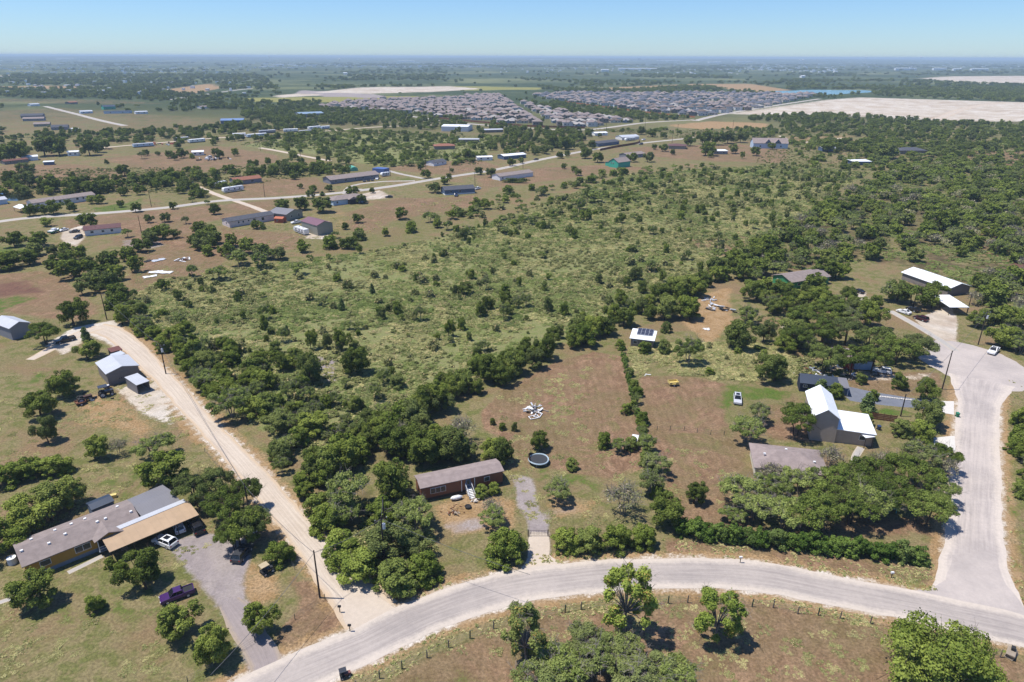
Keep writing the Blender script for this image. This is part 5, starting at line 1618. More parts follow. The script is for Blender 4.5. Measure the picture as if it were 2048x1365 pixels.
def camper(label, front, rear, w=2.5, h=2.9, mat=P_white, stripe=P_dark):
    f, r = P(*front), P(*rear)
    d = f - r
    L_ = d.length
    t = thing('camper_trailer', label, 'camper', r, math.atan2(d.y, d.x))
    FOOT.append(((f + r) / 2, L_ / 2, w / 2, t.rotation_euler.z))
    pro = [(0.1, .55), (0, 1.0), (0.05, h), (L_ - 1.0, h), (L_ - .2, h - .5), (L_, 1.4), (L_ - .4, .55)]
    n = len(pro)
    MB().add([(x, -w / 2, z) for x, z in pro] + [(x, w / 2, z) for x, z in pro], [tuple(range(n)), tuple(range(2 * n - 1, n - 1, -1))] + [(i, n + i, n + (i + 1) % n, (i + 1) % n) for i in range(n)]).build('body', mat, t)
    for s in (-1, 1):
        for u in (.2, .45, .75):
            MB().box((L_ * u, s * (w / 2 + .02), 1.95), (1.0, .06, .7)).build('window', M_auto, t)
        MB().box((L_ * .5, s * (w / 2 + .015), 1.1), (L_ * .85, .04, .35)).build('stripe', stripe, t)
        for u in (.42, .52):
            wheel(t, L_ * u, s * (w / 2 - .1), .38)
    for u in (.3, .65):
        MB().box((L_ * u, 0, h + .14), (.7, .6, .26)).build('roof_unit', P_silver, t)
    return t
camper('white camper beside the maroon roofed barn', (592, 463), (614, 471))
camper('long white fifth-wheel camper on the lawn', (446, 387), (486, 381), 2.5, 3.3)
camper('tall white camper behind the long one', (430, 376), (452, 372), 2.5, 3.4)
camper('white camper beside the silver roofed house', (1250, 283), (1270, 281), 2.5, 3.2)
camper('white and blue camper at the end of the long grey house', (762, 354), (778, 352), 2.4, 2.8, P_white, P_blue)
# boat on trailer
b0, b1 = P(100, 469), P(119, 463)
t = thing('motorboat', 'white motorboat with green hull on the pale drive', 'boat', b0, math.atan2((b1 - b0).y, (b1 - b0).x))
ll = (b1 - b0).length
hull = [(0, 1.1), (ll * .7, 1.2), (ll, 0.0)]
MB().add([(0, -1.2, .6), (0, 1.2, .6), (ll * .7, 1.25, .6), (ll, 0, .9), (ll * .7, -1.25, .6), (0, -1.3, 1.4), (0, 1.3, 1.4), (ll * .7, 1.35, 1.5), (ll * 1.02, 0, 1.7), (ll * .7, -1.35, 1.5)],
         [(4, 3, 2, 1, 0), (0, 1, 6, 5), (1, 2, 7, 6), (2, 3, 8, 7), (3, 4, 9, 8), (4, 0, 5, 9)]).build('hull', P_green, t)
MB().add([(0, -1.3, 1.42), (0, 1.3, 1.42), (ll * .7, 1.35, 1.52), (ll * 1.02, 0, 1.72), (ll * .7, -1.35, 1.52)], [(0, 1, 2, 3, 4)]).build('deck', P_white, t)
MB().box((ll * .5, 0, 1.9), (ll * .3, 1.8, .7)).build('cabin', P_white, t)
for s in (-1, 1):
    wheel(t, ll * .35, s * 1.2, .36)
# yellow and red box trailers
def box_trailer(label, a, b, w, h, mat, name='trailer'):
    A, B = P(*a), P(*b)
    d = B - A
    L_ = d.length
    t = thing(name, label, 'trailer', A, math.atan2(d.y, d.x))
    MB().box((L_ / 2, 0, .6), (L_, w, .12)).build('bed', mat, t)
    for s in (-1, 1):
        MB().box((L_ / 2, s * (w / 2 - .04), .62 + h / 2), (L_, .07, h)).build('side_panel', mat, t)
        wheel(t, L_ * .45, s * (w / 2 + .14), .36)
        MB().box((L_ * .45, s * (w / 2 + .14), .82), (1.0, .3, .07)).build('fender', mat, t)
    for x in (.04, L_ - .04):
        MB().box((x, 0, .62 + h / 2), (.07, w - .16, h)).build('end_panel', mat, t)
    MB().tube((0, 0, .55), (-1.3, 0, .5), .05).build('hitch', M_dark, t)
    return t
box_trailer('small yellow box trailer on the bare brown lot', (1337, 771), (1355, 770), 1.9, .6, P_yellow)
box_trailer('dark red stock trailer under the trees by the hidden blue house', (1686, 738), (1706, 742), 2.2, 1.7, P_red)
box_trailer('brown flat trailer in tree shade by the grey barn', (152, 812), (172, 806), 1.9, .3, M_fence)
# tractor, quad bike, side-by-side
def buggy(name, label, cat, a, b, mat, big=False, canopy=None):
    A, B = P(*a), P(*b)
    d = B - A
    t = thing(name, label, cat, (A + B) / 2, math.atan2(d.y, d.x))
    k = 1.5 if big else 1.0
    MB().box((.45 * k, 0, .75 * k), (1.3 * k, .7 * k, .45 * k)).build('hood', mat, t)
    MB().box((-.5 * k, 0, .62 * k), (1.0 * k, 1.1 * k, .3 * k)).build('chassis', M_dark, t)
    MB().box((-.45 * k, 0, .95 * k), (.5 * k, .6 * k, .35 * k)).build('seat', M_tyre, t)
    for s in (-1, 1):
        wheel(t, -.65 * k, s * .62 * k, (.62 if big else .33) * (1.2 if big else 1), .28 * k)
        wheel(t, .75 * k, s * .55 * k, .34 * k, .2 * k)
    MB().tube((0, 0, 1.0 * k), (.1 * k, 0, 1.35 * k), .03).build('steering_column', M_dark, t)
    if canopy:
        c = MB().box((-.35 * k, 0, 1.85 * k), (1.4 * k, 1.25 * k, .07)).build('canopy', canopy, t)
        for x in (-.95, .25):
            for s in (-1, 1):
                MB().box((x * k, s * .55 * k, 1.25 * k), (.05, .05, 1.2 * k)).build('canopy_post', M_dark, t)
    return t
buggy('tractor', 'old dark tractor with large rear wheels near the grey barn', 'tractor', (160, 806), (182, 800), plain('rust_brown_paint', alb(92, 66, 56), 0.8), True)
buggy('quad_bike', 'dark quad bike beside the grey barn yard', 'quad bike', (208, 793), (220, 790), P_dark, True, P_dark)
buggy('golf_cart', 'small cart with tan canopy on the straw near the caliche track', 'golf cart', (529, 1149), (540, 1143), P_dark, False, plain('tan_canopy', alb(206, 186, 150)))
buggy('side_by_side', 'faded red and black side-by-side buggy at the street verge', 'buggy', (683, 1356), (698, 1351), plain('faded_red_paint', alb(150, 96, 88), 0.6), False, P_dark).scale = (.72, .72, .72)
# ------------------------------------------------------------------ utility poles and wires
M_pole, M_trans, M_wire = plain('tarred_pole_wood', alb(70, 58, 50), 0.95, var=0.25, scale=3), plain('transformer_grey', (0.62, 0.63, 0.64), 0.5), plain('wire_metal', (0.10, 0.10, 0.105), 0.6)
TOPS = {}
def pole(key, base, h, label, arm=True, trans=False, dirn=0.0):
    q = P(*base)
    t = thing('utility_pole', label, 'utility pole', q, dirn, 'utility poles')
    MB().tube((0, 0, 0), (0, 0, h), .17, .11, 8).build('pole', M_pole, t)
    if arm:
        MB().box((0, 0.14, h - .7), (2.2, .1, .12)).build('crossarm', M_pole, t)
        for x in (-1, 0, 1):
            MB().tube((x, .14, h - .64), (x, .14, h - .42), .05, n=6).build('insulator', M_trans, t)
    if trans:
        MB().tube((0.35, -.1, h - 2.5), (0.35, -.1, h - 1.5), .28, n=10).build('transformer', M_trans, t)
    TOPS[key] = (q.x, q.y, h)
    FOOT.append((q, .4, .4, 0))
    LM.setdefault('the ' + label.split(' pole')[0] + ' pole', q) if key in ('a', 'f', 'g') else None
pole('a', (640, 1196), 9.4, 'bare utility pole at the mouth of the caliche track', False)
pole('b', (769, 1120), 9.0, 'utility pole with transformer rising from the corner thicket', True, True, 0.5)
pole('c', (771, 1067), 8.0, 'dark leaning pole between the corner trees and brown mobile home', False)
pole('d', (502, 1045), 8.5, 'utility pole beside the elm trees near the tan carport', False)
pole('e', (214, 640), 9.5, 'utility pole with crossarm at the top bend of the caliche track', True)
pole('f', (332, 748), 9.0, 'utility pole with transformer midway along the caliche track', True, True)
pole('g', (1884, 779), 11.0, 'tall bare utility pole at the edge of the turning circle', False)
pole('h', (1956, 690), 11.0, 'tall utility pole with transformer beyond the turning circle', True, True)
pole('i', (1801, 833), 6.0, 'short bare pole on the strip of lawn by the asphalt driveway', False)
pole('j', (1934, 626), 7.0, 'thin pole at the corner of the white carport', False)
pole('k', (303, 414), 9.5, 'leaning utility pole beside the county road lawn', True, False)
pole('l', (283, 466), 8.5, 'utility pole behind the brown-red roofed house', False)
pole('m', (530, 395), 9.5, 'utility pole on the lawn of the rust red roofed house', True)
pole('n', (950, 372), 9.5, 'utility pole behind the slate blue house', True)
pole('o', (852, 341), 9.5, 'utility pole in the small white house meadow', True)
pole('p', (900, 359), 9.0, 'utility pole at the drive before the small white house', False)
pole('q', (781, 352), 9.0, 'utility pole beside the blue shipping container', True)
pole('r', (1046, 338), 9.5, 'utility pole by the hedged house', True)
pole('s', (1344, 287), 13.0, 'first tall utility pole behind the low brown roof', True)
pole('t', (1354, 276), 14.0, 'second tall utility pole behind the low brown roof', True)
pole('u', (1212, 270), 13.0, 'tall utility pole before the subdivision corner', True)
pole('v', (1290, 259), 14.0, 'tall utility pole on the open strip by the subdivision', True)
pole('w', (521, 302), 10.0, 'utility pole at the start of the dirt road', True)
pole('x', (601, 313), 10.0, 'utility pole halfway down the dirt road', True)
pole('y', (1465, 262), 12.0, 'utility pole in front of the tan graded strip', True)
pole('z', (1132, 258), 13.0, 'utility pole against the nearer subdivision fence', True)
def wire(a, b, sag, label, dz=(-.45,), dx=(0,), r=.032):
    A, B = TOPS[a] if isinstance(a, str) else a, TOPS[b] if isinstance(b, str) else b
    for d in dx:
        t = MB()
        pts = []
        for k in range(13):
            u = k / 12
            pts.append((A[0] + (B[0] - A[0]) * u + d, A[1] + (B[1] - A[1]) * u, A[2] + (B[2] - A[2]) * u + dz[0] - sag * 4 * u * (1 - u)))
        for p, q in zip(pts[:-1], pts[1:]):
            t.tube(p, q, r, n=4, cap=False)
        o = t.build('power_cable', M_wire)
        tag(o, label, 'cable', 'power cables')
def off(px, py, z):
    q = P(px, py, z)
    return (q.x, q.y, z)
wire('b', 'a', .6, 'power cable from the thicket pole to the track mouth pole')
wire('a', off(420, 1345, 8.5), .7, 'power cable running from the track mouth pole past the gravel drive')
wire('b', off(1060, 1145, 7.2), .5, 'power cable from the thicket pole towards the iron gate')
wire('e', 'f', .8, 'power cable along the upper caliche track')
wire('f', 'd', 1.0, 'power cable along the lower caliche track')
wire('d', 'a', .8, 'power cable from the carport pole to the track mouth pole')
wire('b', 'c', .3, 'short cable between the two thicket poles')
wire('g', 'h', .6, 'power cable over the turning circle')
wire('k', 'm', 1.2, 'power cable along the county road lawns')
wire('n', 'p', .6, 'power cable behind the slate blue house')
wire('i', 'g', .4, 'power cable over the asphalt driveway')

# ------------------------------------------------------------------ fences, gate, hedge
M_tpost, M_gpost = plain('green_steel_post', alb(64, 84, 70), 0.7), plain('grey_cedar_post', alb(130, 120, 108), 0.95, var=0.25, scale=4)
def wire_fence(label, posts, h=1.25, wires=3, mat=M_gpost, thick=.09):
    g = [P(*q) for q in posts]
    t = thing('wire_fence', label, 'fence', g[0])
    for i, q in enumerate(g):
        x, y = q.x - g[0].x, q.y - g[0].y
        MB().tube((x, y, -0.1), (x + .04, y, h), thick, thick * .85, 6).build('fence_post', mat if i % 3 else M_tpost, t)
    for k in range(wires):
        m = MB()
        z = h * (k + .7) / wires
        for a, b in zip(g[:-1], g[1:]):
            m.tube((a.x - g[0].x, a.y - g[0].y, z), (b.x - g[0].x, b.y - g[0].y, z), .012, n=3, cap=False)
        m.build('fence_wire', M_wire, t)
wire_fence('wire fence of grey posts along the south verge of the street', [(640, 1420), (712, 1378), (759, 1357), (804, 1338), (854, 1316), (897, 1296), (940, 1277), (987, 1258), (1060, 1238), (1130, 1225), (1162, 1219), (1240, 1210), (1336, 1207), (1375, 1206), (1440, 1208), (1504, 1214), (1546, 1216), (1595, 1228), (1636, 1231), (1680, 1238), (1740, 1248), (1800, 1258), (1900, 1290), (2000, 1315)], 1.5, thick=.11)
wire_fence('wire fence with thin dark posts crossing the brown lot', [(1314, 861), (1340, 861), (1368, 862), (1394, 866), (1421, 870), (1448, 871)], 1.2, mat=M_tpost, thick=.06)
wire_fence('wire fence below the yellow house yard by the street', [(310, 1420), (376, 1366), (440, 1330), (510, 1285), (590, 1240), (650, 1200)], 1.2, mat=M_tpost, thick=.06)
wire_fence('wire fence along the near side of the caliche track', [(590, 1140), (560, 1105), (530, 1065), (500, 1020), (470, 980), (440, 940), (410, 905)], 1.2, mat=M_tpost, thick=.05)
wire_fence('wire fence of the mown lot by the county road', [(1080, 340), (1100, 342), (1120, 345), (1140, 348), (1160, 351)], 1.4, mat=M_tpost, thick=.08)
wire_fence('rail fence beside the light blue house paddock', [(790, 392), (810, 398), (830, 402), (850, 408), (870, 412)], 1.4, mat=M_tpost, thick=.1)
wire_fence('wire fence in front of the long white mobile home', [(110, 433), (150, 428), (190, 424), (230, 420), (270, 416), (310, 411), (350, 407), (390, 401)], 1.3, thick=.09)
# the iron gate
a, b = P(1057, 1073), P(1095, 1073)
t = thing('field_gate', 'dark iron double gate across the gravel drive', 'gate', a, math.atan2((b - a).y, (b - a).x))
gl = (b - a).length
for k in range(2):
    x0 = k * gl / 2 + .04
    lf_ = MB()
    w = gl / 2 - .08
    for z in (.2, .55, .9, 1.3):
        lf_.tube((x0, 0, z), (x0 + w, 0, z), .025, n=5)
    for q in range(7):
        lf_.tube((x0 + w * q / 6, 0, .2), (x0 + w * q / 6, 0, 1.3), .02, n=5)
    lf_.build('gate_leaf', M_dark, t)
for x in (-.08, gl + .08):
    MB().tube((x, 0, 0), (x, 0, 1.5), .08, n=8).build('gate_post', M_post, t)
LM['the iron gate'] = (a + b) / 2
# wooden board fence
a, b = P(1741, 838), P(1792, 845)
t = thing('board_fence', 'brown stained board fence by the lawn strip', 'fence', a, math.atan2((b - a).y, (b - a).x))
gl = (b - a).length
nb = 4
for k in range(nb):
    MB().box((gl / 2, 0, .25 + k * .42), (gl, .05, .34)).build('board', M_fence, t)
for k in range(5):
    MB().box((gl * k / 4, .07, .95), (.12, .1, 1.9)).build('fence_post', M_post, t)
# hedge of separate plants along the street
hp = smooth_line(PP([(1352, 1066), (1450, 1082), (1560, 1094), (1700, 1108), (1852, 1124)]), .5)
ht = thing('hedge', 'long thick green hedge along the street verge', 'hedge', hp[0])
seg = np.linspace(0, len(hp) - 1, 19).astype(int)
for k in range(18):
    c = (hp[seg[k]] + hp[seg[k + 1]]) / 2 - hp[0]
    d = hp[seg[k + 1]] - hp[seg[k]]
    wd = np.linalg.norm(d) * 1.75
    me, _, _ = crown('hedge_plant', 'bush', 4200, .25, 500 + k, 3.3 + .5 * math.sin(k * 2.1), (wd, 4.3 + .5 * math.sin(k * 1.3)), ML_hedge, .72)
    o = bpy.data.objects.new('hedge_plant', me)
    col.objects.link(o)
    o.parent = ht
    o.location = (c[0], c[1], 0)
    o.rotation_euler = (0, 0, math.atan2(d[1], d[0]))
LM['the street hedge'] = Vector((hp[len(hp) // 2][0], hp[len(hp) // 2][1]))
# vine-covered fence
vp = smooth_line(PP([(1243, 700), (1254, 750), (1266, 800), (1280, 852), (1294, 905)]), .5)
vt = thing('vine_fence', 'wire fence overgrown with green vines between the two brown lots', 'fence', vp[0])
for i in range(0, len(vp), 6):
    c = vp[i] - vp[0]
    MB().tube((c[0], c[1], 0), (c[0], c[1], 1.6), .06, n=5).build('fence_post', M_post, vt)
for k in range(22):
    i = int(k * (len(vp) - 1) / 21)
    c = vp[i] - vp[0]
    me, _, _ = crown('vine', 'bush', 420, .24, 540 + k, 1.5 + .9 * (math.sin(k * 1.7) > 0.3), 1.8, ML_hedge, .5)
    o = bpy.data.objects.new('vine', me)
    col.objects.link(o)
    o.parent = vt
    o.location = (c[0], c[1], 0)
LM['the vine fence'] = Vector((vp[len(vp) // 2][0], vp[len(vp) // 2][1]))
# clipped hedge by the far house
a = P(1008, 366)
me, _, _ = crown('clipped_hedge', 'bush', 2600, .6, 577, 3.4, (24, 5), ML_oak, .7)
o = bpy.data.objects.new('clipped_hedge', me)
col.objects.link(o)
o.location = (a.x + 9, a.y, 0)
tag(o, 'dark clipped hedge in front of the pale grey-roofed house', 'hedge')
# ------------------------------------------------------------------ trampoline and yard things
q = P(1077, 926)
t = thing('trampoline', 'round trampoline with pale blue rim and sagging dark net', 'trampoline', q)
LM['the trampoline'] = q
MB().ring((0, 0, .9), 2.1, .16, 32, 6, wob=0.05).build('rim_pad', plain('pale_blue_pad', alb(196, 216, 226), 0.6), t)
MB().add([(0, 0, .84)] + [(1.98 * math.cos(a), 1.98 * math.sin(a), .9) for a in np.linspace(0, 2 * math.pi, 28, endpoint=False)], [(0, i + 1, (i + 1) % 28 + 1) for i in range(28)]).build('mat', plain('black_mat', (0.03, 0.033, 0.038), 0.8), t)
for k in range(6):
    a = k * math.pi / 3 + .3
    MB().tube((2.1 * math.cos(a), 2.1 * math.sin(a), 0), (2.1 * math.cos(a), 2.1 * math.sin(a), .9), .04).build('leg', M_rim, t)
    if k in (0, 1, 2, 3):
        MB().tube((2.15 * math.cos(a), 2.15 * math.sin(a), .9), (2.3 * math.cos(a + .1), 2.3 * math.sin(a + .1), 2.6 - .4 * (k == 0)), .035).build('net_pole', M_dark, t)
net = MB()
aa = np.linspace(1.9, 3.7, 8)
net.add([(2.15 * math.cos(a), 2.15 * math.sin(a), 1.0) for a in aa] + [(2.2 * math.cos(a), 2.2 * math.sin(a), 1.0 + 1.5 * (i / 7) ** .7) for i, a in enumerate(aa)], [(i, i + 1, 9 + i, 8 + i) for i in range(7)])
net.build('net', plain('brown_net', alb(92, 74, 58), 0.9), t)
def pile(name, label, cat, px, py, n, mats, size, spread, seed, flat=.12, piece='board'):
    r_ = random.Random(seed)
    q = P(px, py)
    t = thing(name, label, cat, q)
    for k in range(n):
        s = size * r_.uniform(.5, 1.2)
        MB().box((r_.gauss(0, spread), r_.gauss(0, spread * .8), .1 + .05 * k * r_.random()), (s, s * r_.uniform(.12, .35), flat), r_.uniform(0, 3.14), tilt=r_.gauss(0, .15)).build(piece, r_.choice(mats), t)
    return t
M_pvc = plain('white_plastic', (0.74, 0.74, 0.73), 0.5)
pile('scrap_heap', 'white scrap heap of frames and pipes on the brown lot', 'scrap', 1071, 822, 40, [M_pvc, M_w_gray, M_met_silver, M_wood], 1.5, 1.2, 1, .1, 'scrap_piece')
for (x, y, a) in ((1068, 836, .4), (1076, 832, 1.2)):
    q = P(x, y)
    f = thing('window_frame', 'white empty frame lying by the scrap heap' if a < 1 else 'second white empty frame leaning on the scrap heap', 'frame', q, a)
    for s in (-1, 1):
        MB().box((0, s * .7, .2), (2.4, .16, .12)).build('rail', M_pvc, f)
        MB().box((s * 1.12, 0, .2), (.16, 1.24, .12)).build('stile', M_pvc, f)
pile('firewood_heap', 'heap of broken bricks and boards before the brown mobile home', 'heap', 909, 1025, 22, [M_fence, M_fence, M_wood], .7, .7, 2, .14, 'brick')
pile('stone_heap', 'pale stones at the foot of the porch stairs', 'stones', *[float(v) for v in pix(np.array(STAIR.x + .2), np.array(STAIR.y - .6), 0.0)], 14, [M_conc], .6, .5, 3, .16, 'stone')
q = P(936, 1016)
t = thing('fire_pit', 'dark metal fire pit on the front yard of the mobile home', 'fire pit', q)
MB().ring((0, 0, .35), .55, .12, 16, 5).build('rim', M_dark, t)
MB().tube((0, 0, 0), (0, 0, .34), .35, .55, 14).build('bowl', M_dark, t)
q = P(913, 1000)
t = thing('covered_boat', 'small boat under white cover beside the mobile home wall', 'boat', q, .35)
MB().blob((0, 0, .55), (1.25, .5, .42), 3, .06, 12, 7).build('cover', M_pvc, t)
MB().box((0, 0, .25), (2.0, .7, .25)).build('hull', P_dark, t)
# white sheets and debris on the dirt yard
for i, (x, y, w, d, lab) in enumerate(((328, 546, 6.5, 3, 'long white tarpaulin on the dirt yard'), (312, 545, 5, 2.4, 'white tarpaulin folded beside the longest one'), (300, 554, 5, 2.4, 'crumpled white tarpaulin at the near edge of the dirt yard'), (318, 521, 5.5, 3, 'pale grey sheet metal spread by the weeds'), (296, 523, 3.5, 2, 'dark scrap sheet by the weeds'))):
    q = P(x, y)
    g = np.random.default_rng(i)
    nx, ny = 8, 5
    m = MB()
    zz = .12 + .22 * g.random((nx + 1, ny + 1))
    m.add([((u / nx - .5) * w + .25 * g.normal(), (v / ny - .5) * d + .2 * g.normal(), zz[u, v]) for u in range(nx + 1) for v in range(ny + 1)], [(u * (ny + 1) + v, (u + 1) * (ny + 1) + v, (u + 1) * (ny + 1) + v + 1, u * (ny + 1) + v + 1) for u in range(nx) for v in range(ny)])
    o = m.build('tarpaulin', M_pvc if i < 3 else (M_met_silver if i == 3 else M_dark))
    o.location, o.rotation_euler = (q.x, q.y, 0), (0, 0, .3 * i)
    tag(o, lab, 'tarpaulin')
pile('scrap_heap', 'pale and rusty wreck on the dirt yard edge', 'scrap', 370, 521, 16, [M_pvc, M_w_wood, M_fence], 3.0, 1.3, 5, .25, 'scrap_piece')
pile('scrap_heap', 'scattered white junk up the dirt lane past the solar shed', 'scrap', 1440, 618, 18, [M_pvc, M_met_silver, M_dark], 2.4, 2.2, 6, .3, 'scrap_piece')
pile('scrap_heap', 'white junk farther up the dirt lane', 'scrap', 1420, 600, 12, [M_pvc, M_met_silver], 1.6, 2.4, 7, .3, 'scrap_piece')
pile('scrap_heap', 'white panel lying beside the big oak on the lane', 'scrap', 1413, 658, 4, [M_pvc], 2.2, .8, 8, .1, 'scrap_piece')
pile('scrap_heap', 'mixed junk along the yard of the hidden blue house', 'scrap', 1640, 748, 26, [M_pvc, M_fence, M_met_silver, P_blue], 1.4, 3.2, 9, .3, 'scrap_piece')
pile('scrap_heap', 'low junk row beside the white SUV under trees', 'scrap', 1722, 756, 20, [M_pvc, M_w_wood, M_dark], 1.3, 2.6, 10, .3, 'scrap_piece')
pile('scrap_heap', 'junk behind the grey barn in tree shade', 'scrap', 190, 797, 12, [M_dark, P_blue, M_met_silver], 1.5, 1.8, 11, .3, 'scrap_piece')
pile('scrap_heap', 'white planks by the weed strip', 'scrap', 1292, 750, 2, [M_pvc], 1.9, .25, 12, .1, 'scrap_piece')
pile('scrap_heap', 'junk row beside the trailers on the pale road', 'scrap', 330, 289, 18, [M_pvc, M_dark, P_red], 4, 8, 13, 1.0, 'scrap_piece')
pile('scrap_heap', 'scattered junk of the junk yard shed', 'scrap', 430, 320, 26, [M_pvc, M_dark, M_met_silver], 3, 6, 14, 1.0, 'scrap_piece')
# bins, playset and small yard things
def bin_(label, px, py, mat, rz=0.0):
    t = thing('wheelie_bin', label, 'bin', P(px, py), rz)
    MB().add([(-.25, -.28, .05), (.25, -.28, .05), (.25, .28, .05), (-.25, .28, .05), (-.32, -.36, 1.0), (.32, -.36, 1.0), (.32, .36, 1.0), (-.32, .36, 1.0)], [(3, 2, 1, 0), (0, 1, 5, 4), (1, 2, 6, 5), (2, 3, 7, 6), (3, 0, 4, 7)]).build('body', mat, t)
    MB().slab([(-.36, -.4, 1.04), (.36, -.4, 1.04), (.36, .4, 1.12), (-.36, .4, 1.12)], .06).build('lid', mat, t)
    for s in (-1, 1):
        wheel(t, s * .3, .3, .14, .08)
bin_('green wheelie bin at the side street kerb by the concrete drive', 1914, 834, P_green)
bin_('teal wheelie bin at the side street verge under mesquites', 1895, 1026, P_teal)
bin_('blue bin beside the white patio cover', 1757, 860, P_blue)
t = thing('play_table', 'teal garden play table under the mesquites', 'playset', P(1780, 1022))
for x in (-.7, .7):
    MB().box((x, 0, .9), (1.2, 1.8, .08)).build('top', P_teal, t)
    for y in (-.8, .8):
        MB().box((x, y, .43), (.1, .1, .86)).build('leg', P_teal, t)
t = thing('pallet_stack', 'stack of pale pallets and dark scrap by the street corner', 'pallets', P(2022, 1312), .6)
for k in range(6):
    MB().box((.1 * math.sin(k), k * .02, .08 + k * .15), (2.0, 1.1, .06), .05 * k).build('pallet', M_wood, t)
MB().box((.4, .1, 1.1), (.7, .5, .45), .3).build('scrap', M_dark, t)
t = thing('yellow_box', 'small yellow box behind the dark blue shed', 'box', P(228, 995), .4)
MB().box((0, 0, .3), (1.0, .7, .6)).build('body', P_yellow, t)
MB().box((0, 0, .64), (1.06, .76, .07)).build('lid', P_yellow, t)
t = thing('fuel_drum', 'pale metal drum at the corner of the yellow house', 'drum', P(26, 1127))
MB().tube((0, 0, 0), (0, 0, 1.2), .7, n=14).build('drum', M_met_silver, t)
MB().tube((0, 0, 1.2), (0, 0, 1.25), .72, n=14).build('lid', M_met_white, t)
for i, (x, y) in enumerate(((700, 1263), (680, 1225), (1480, 1126), (1782, 1157))):
    t = thing('mailbox', ['dark mailbox on a post at the track mouth', 'small dark post box near the bare utility pole', 'white marker box on the hedge verge', 'white marker by the green weeds at the corner'][i], 'mailbox', P(x, y))
    MB().box((0, 0, .55), (.1, .1, 1.1)).build('post', M_post, t)
    MB().box((0, 0, 1.2), (.5, .25, .28)).build('box', M_dark if i < 2 else M_trim, t)
t = thing('blue_cart', 'blue and white garden cart by the grey barn corner', 'cart', P(214, 777), .5)
MB().box((0, 0, .6), (1.6, .9, .4)).build('tub', P_blue, t)
MB().box((0, 0, .83), (1.2, .7, .1)).build('load', P_white, t)
for s in (-1, 1):
    wheel(t, 0, s * .5, .3, .12)
# stones along the asphalt driveway edge
for i in range(16):
    u = i / 15
    q = P(1752 + u * 70, 793 + u * 8)
    o = MB().blob((0, 0, .1), (.35, .3, .2), i, .25, 7, 5).build('edging_stone', M_conc)
    o.location = (q.x, q.y, 0)
    tag(o, 'pale edging stone in the row along the asphalt driveway', 'stone', 'edging stones of the asphalt driveway')
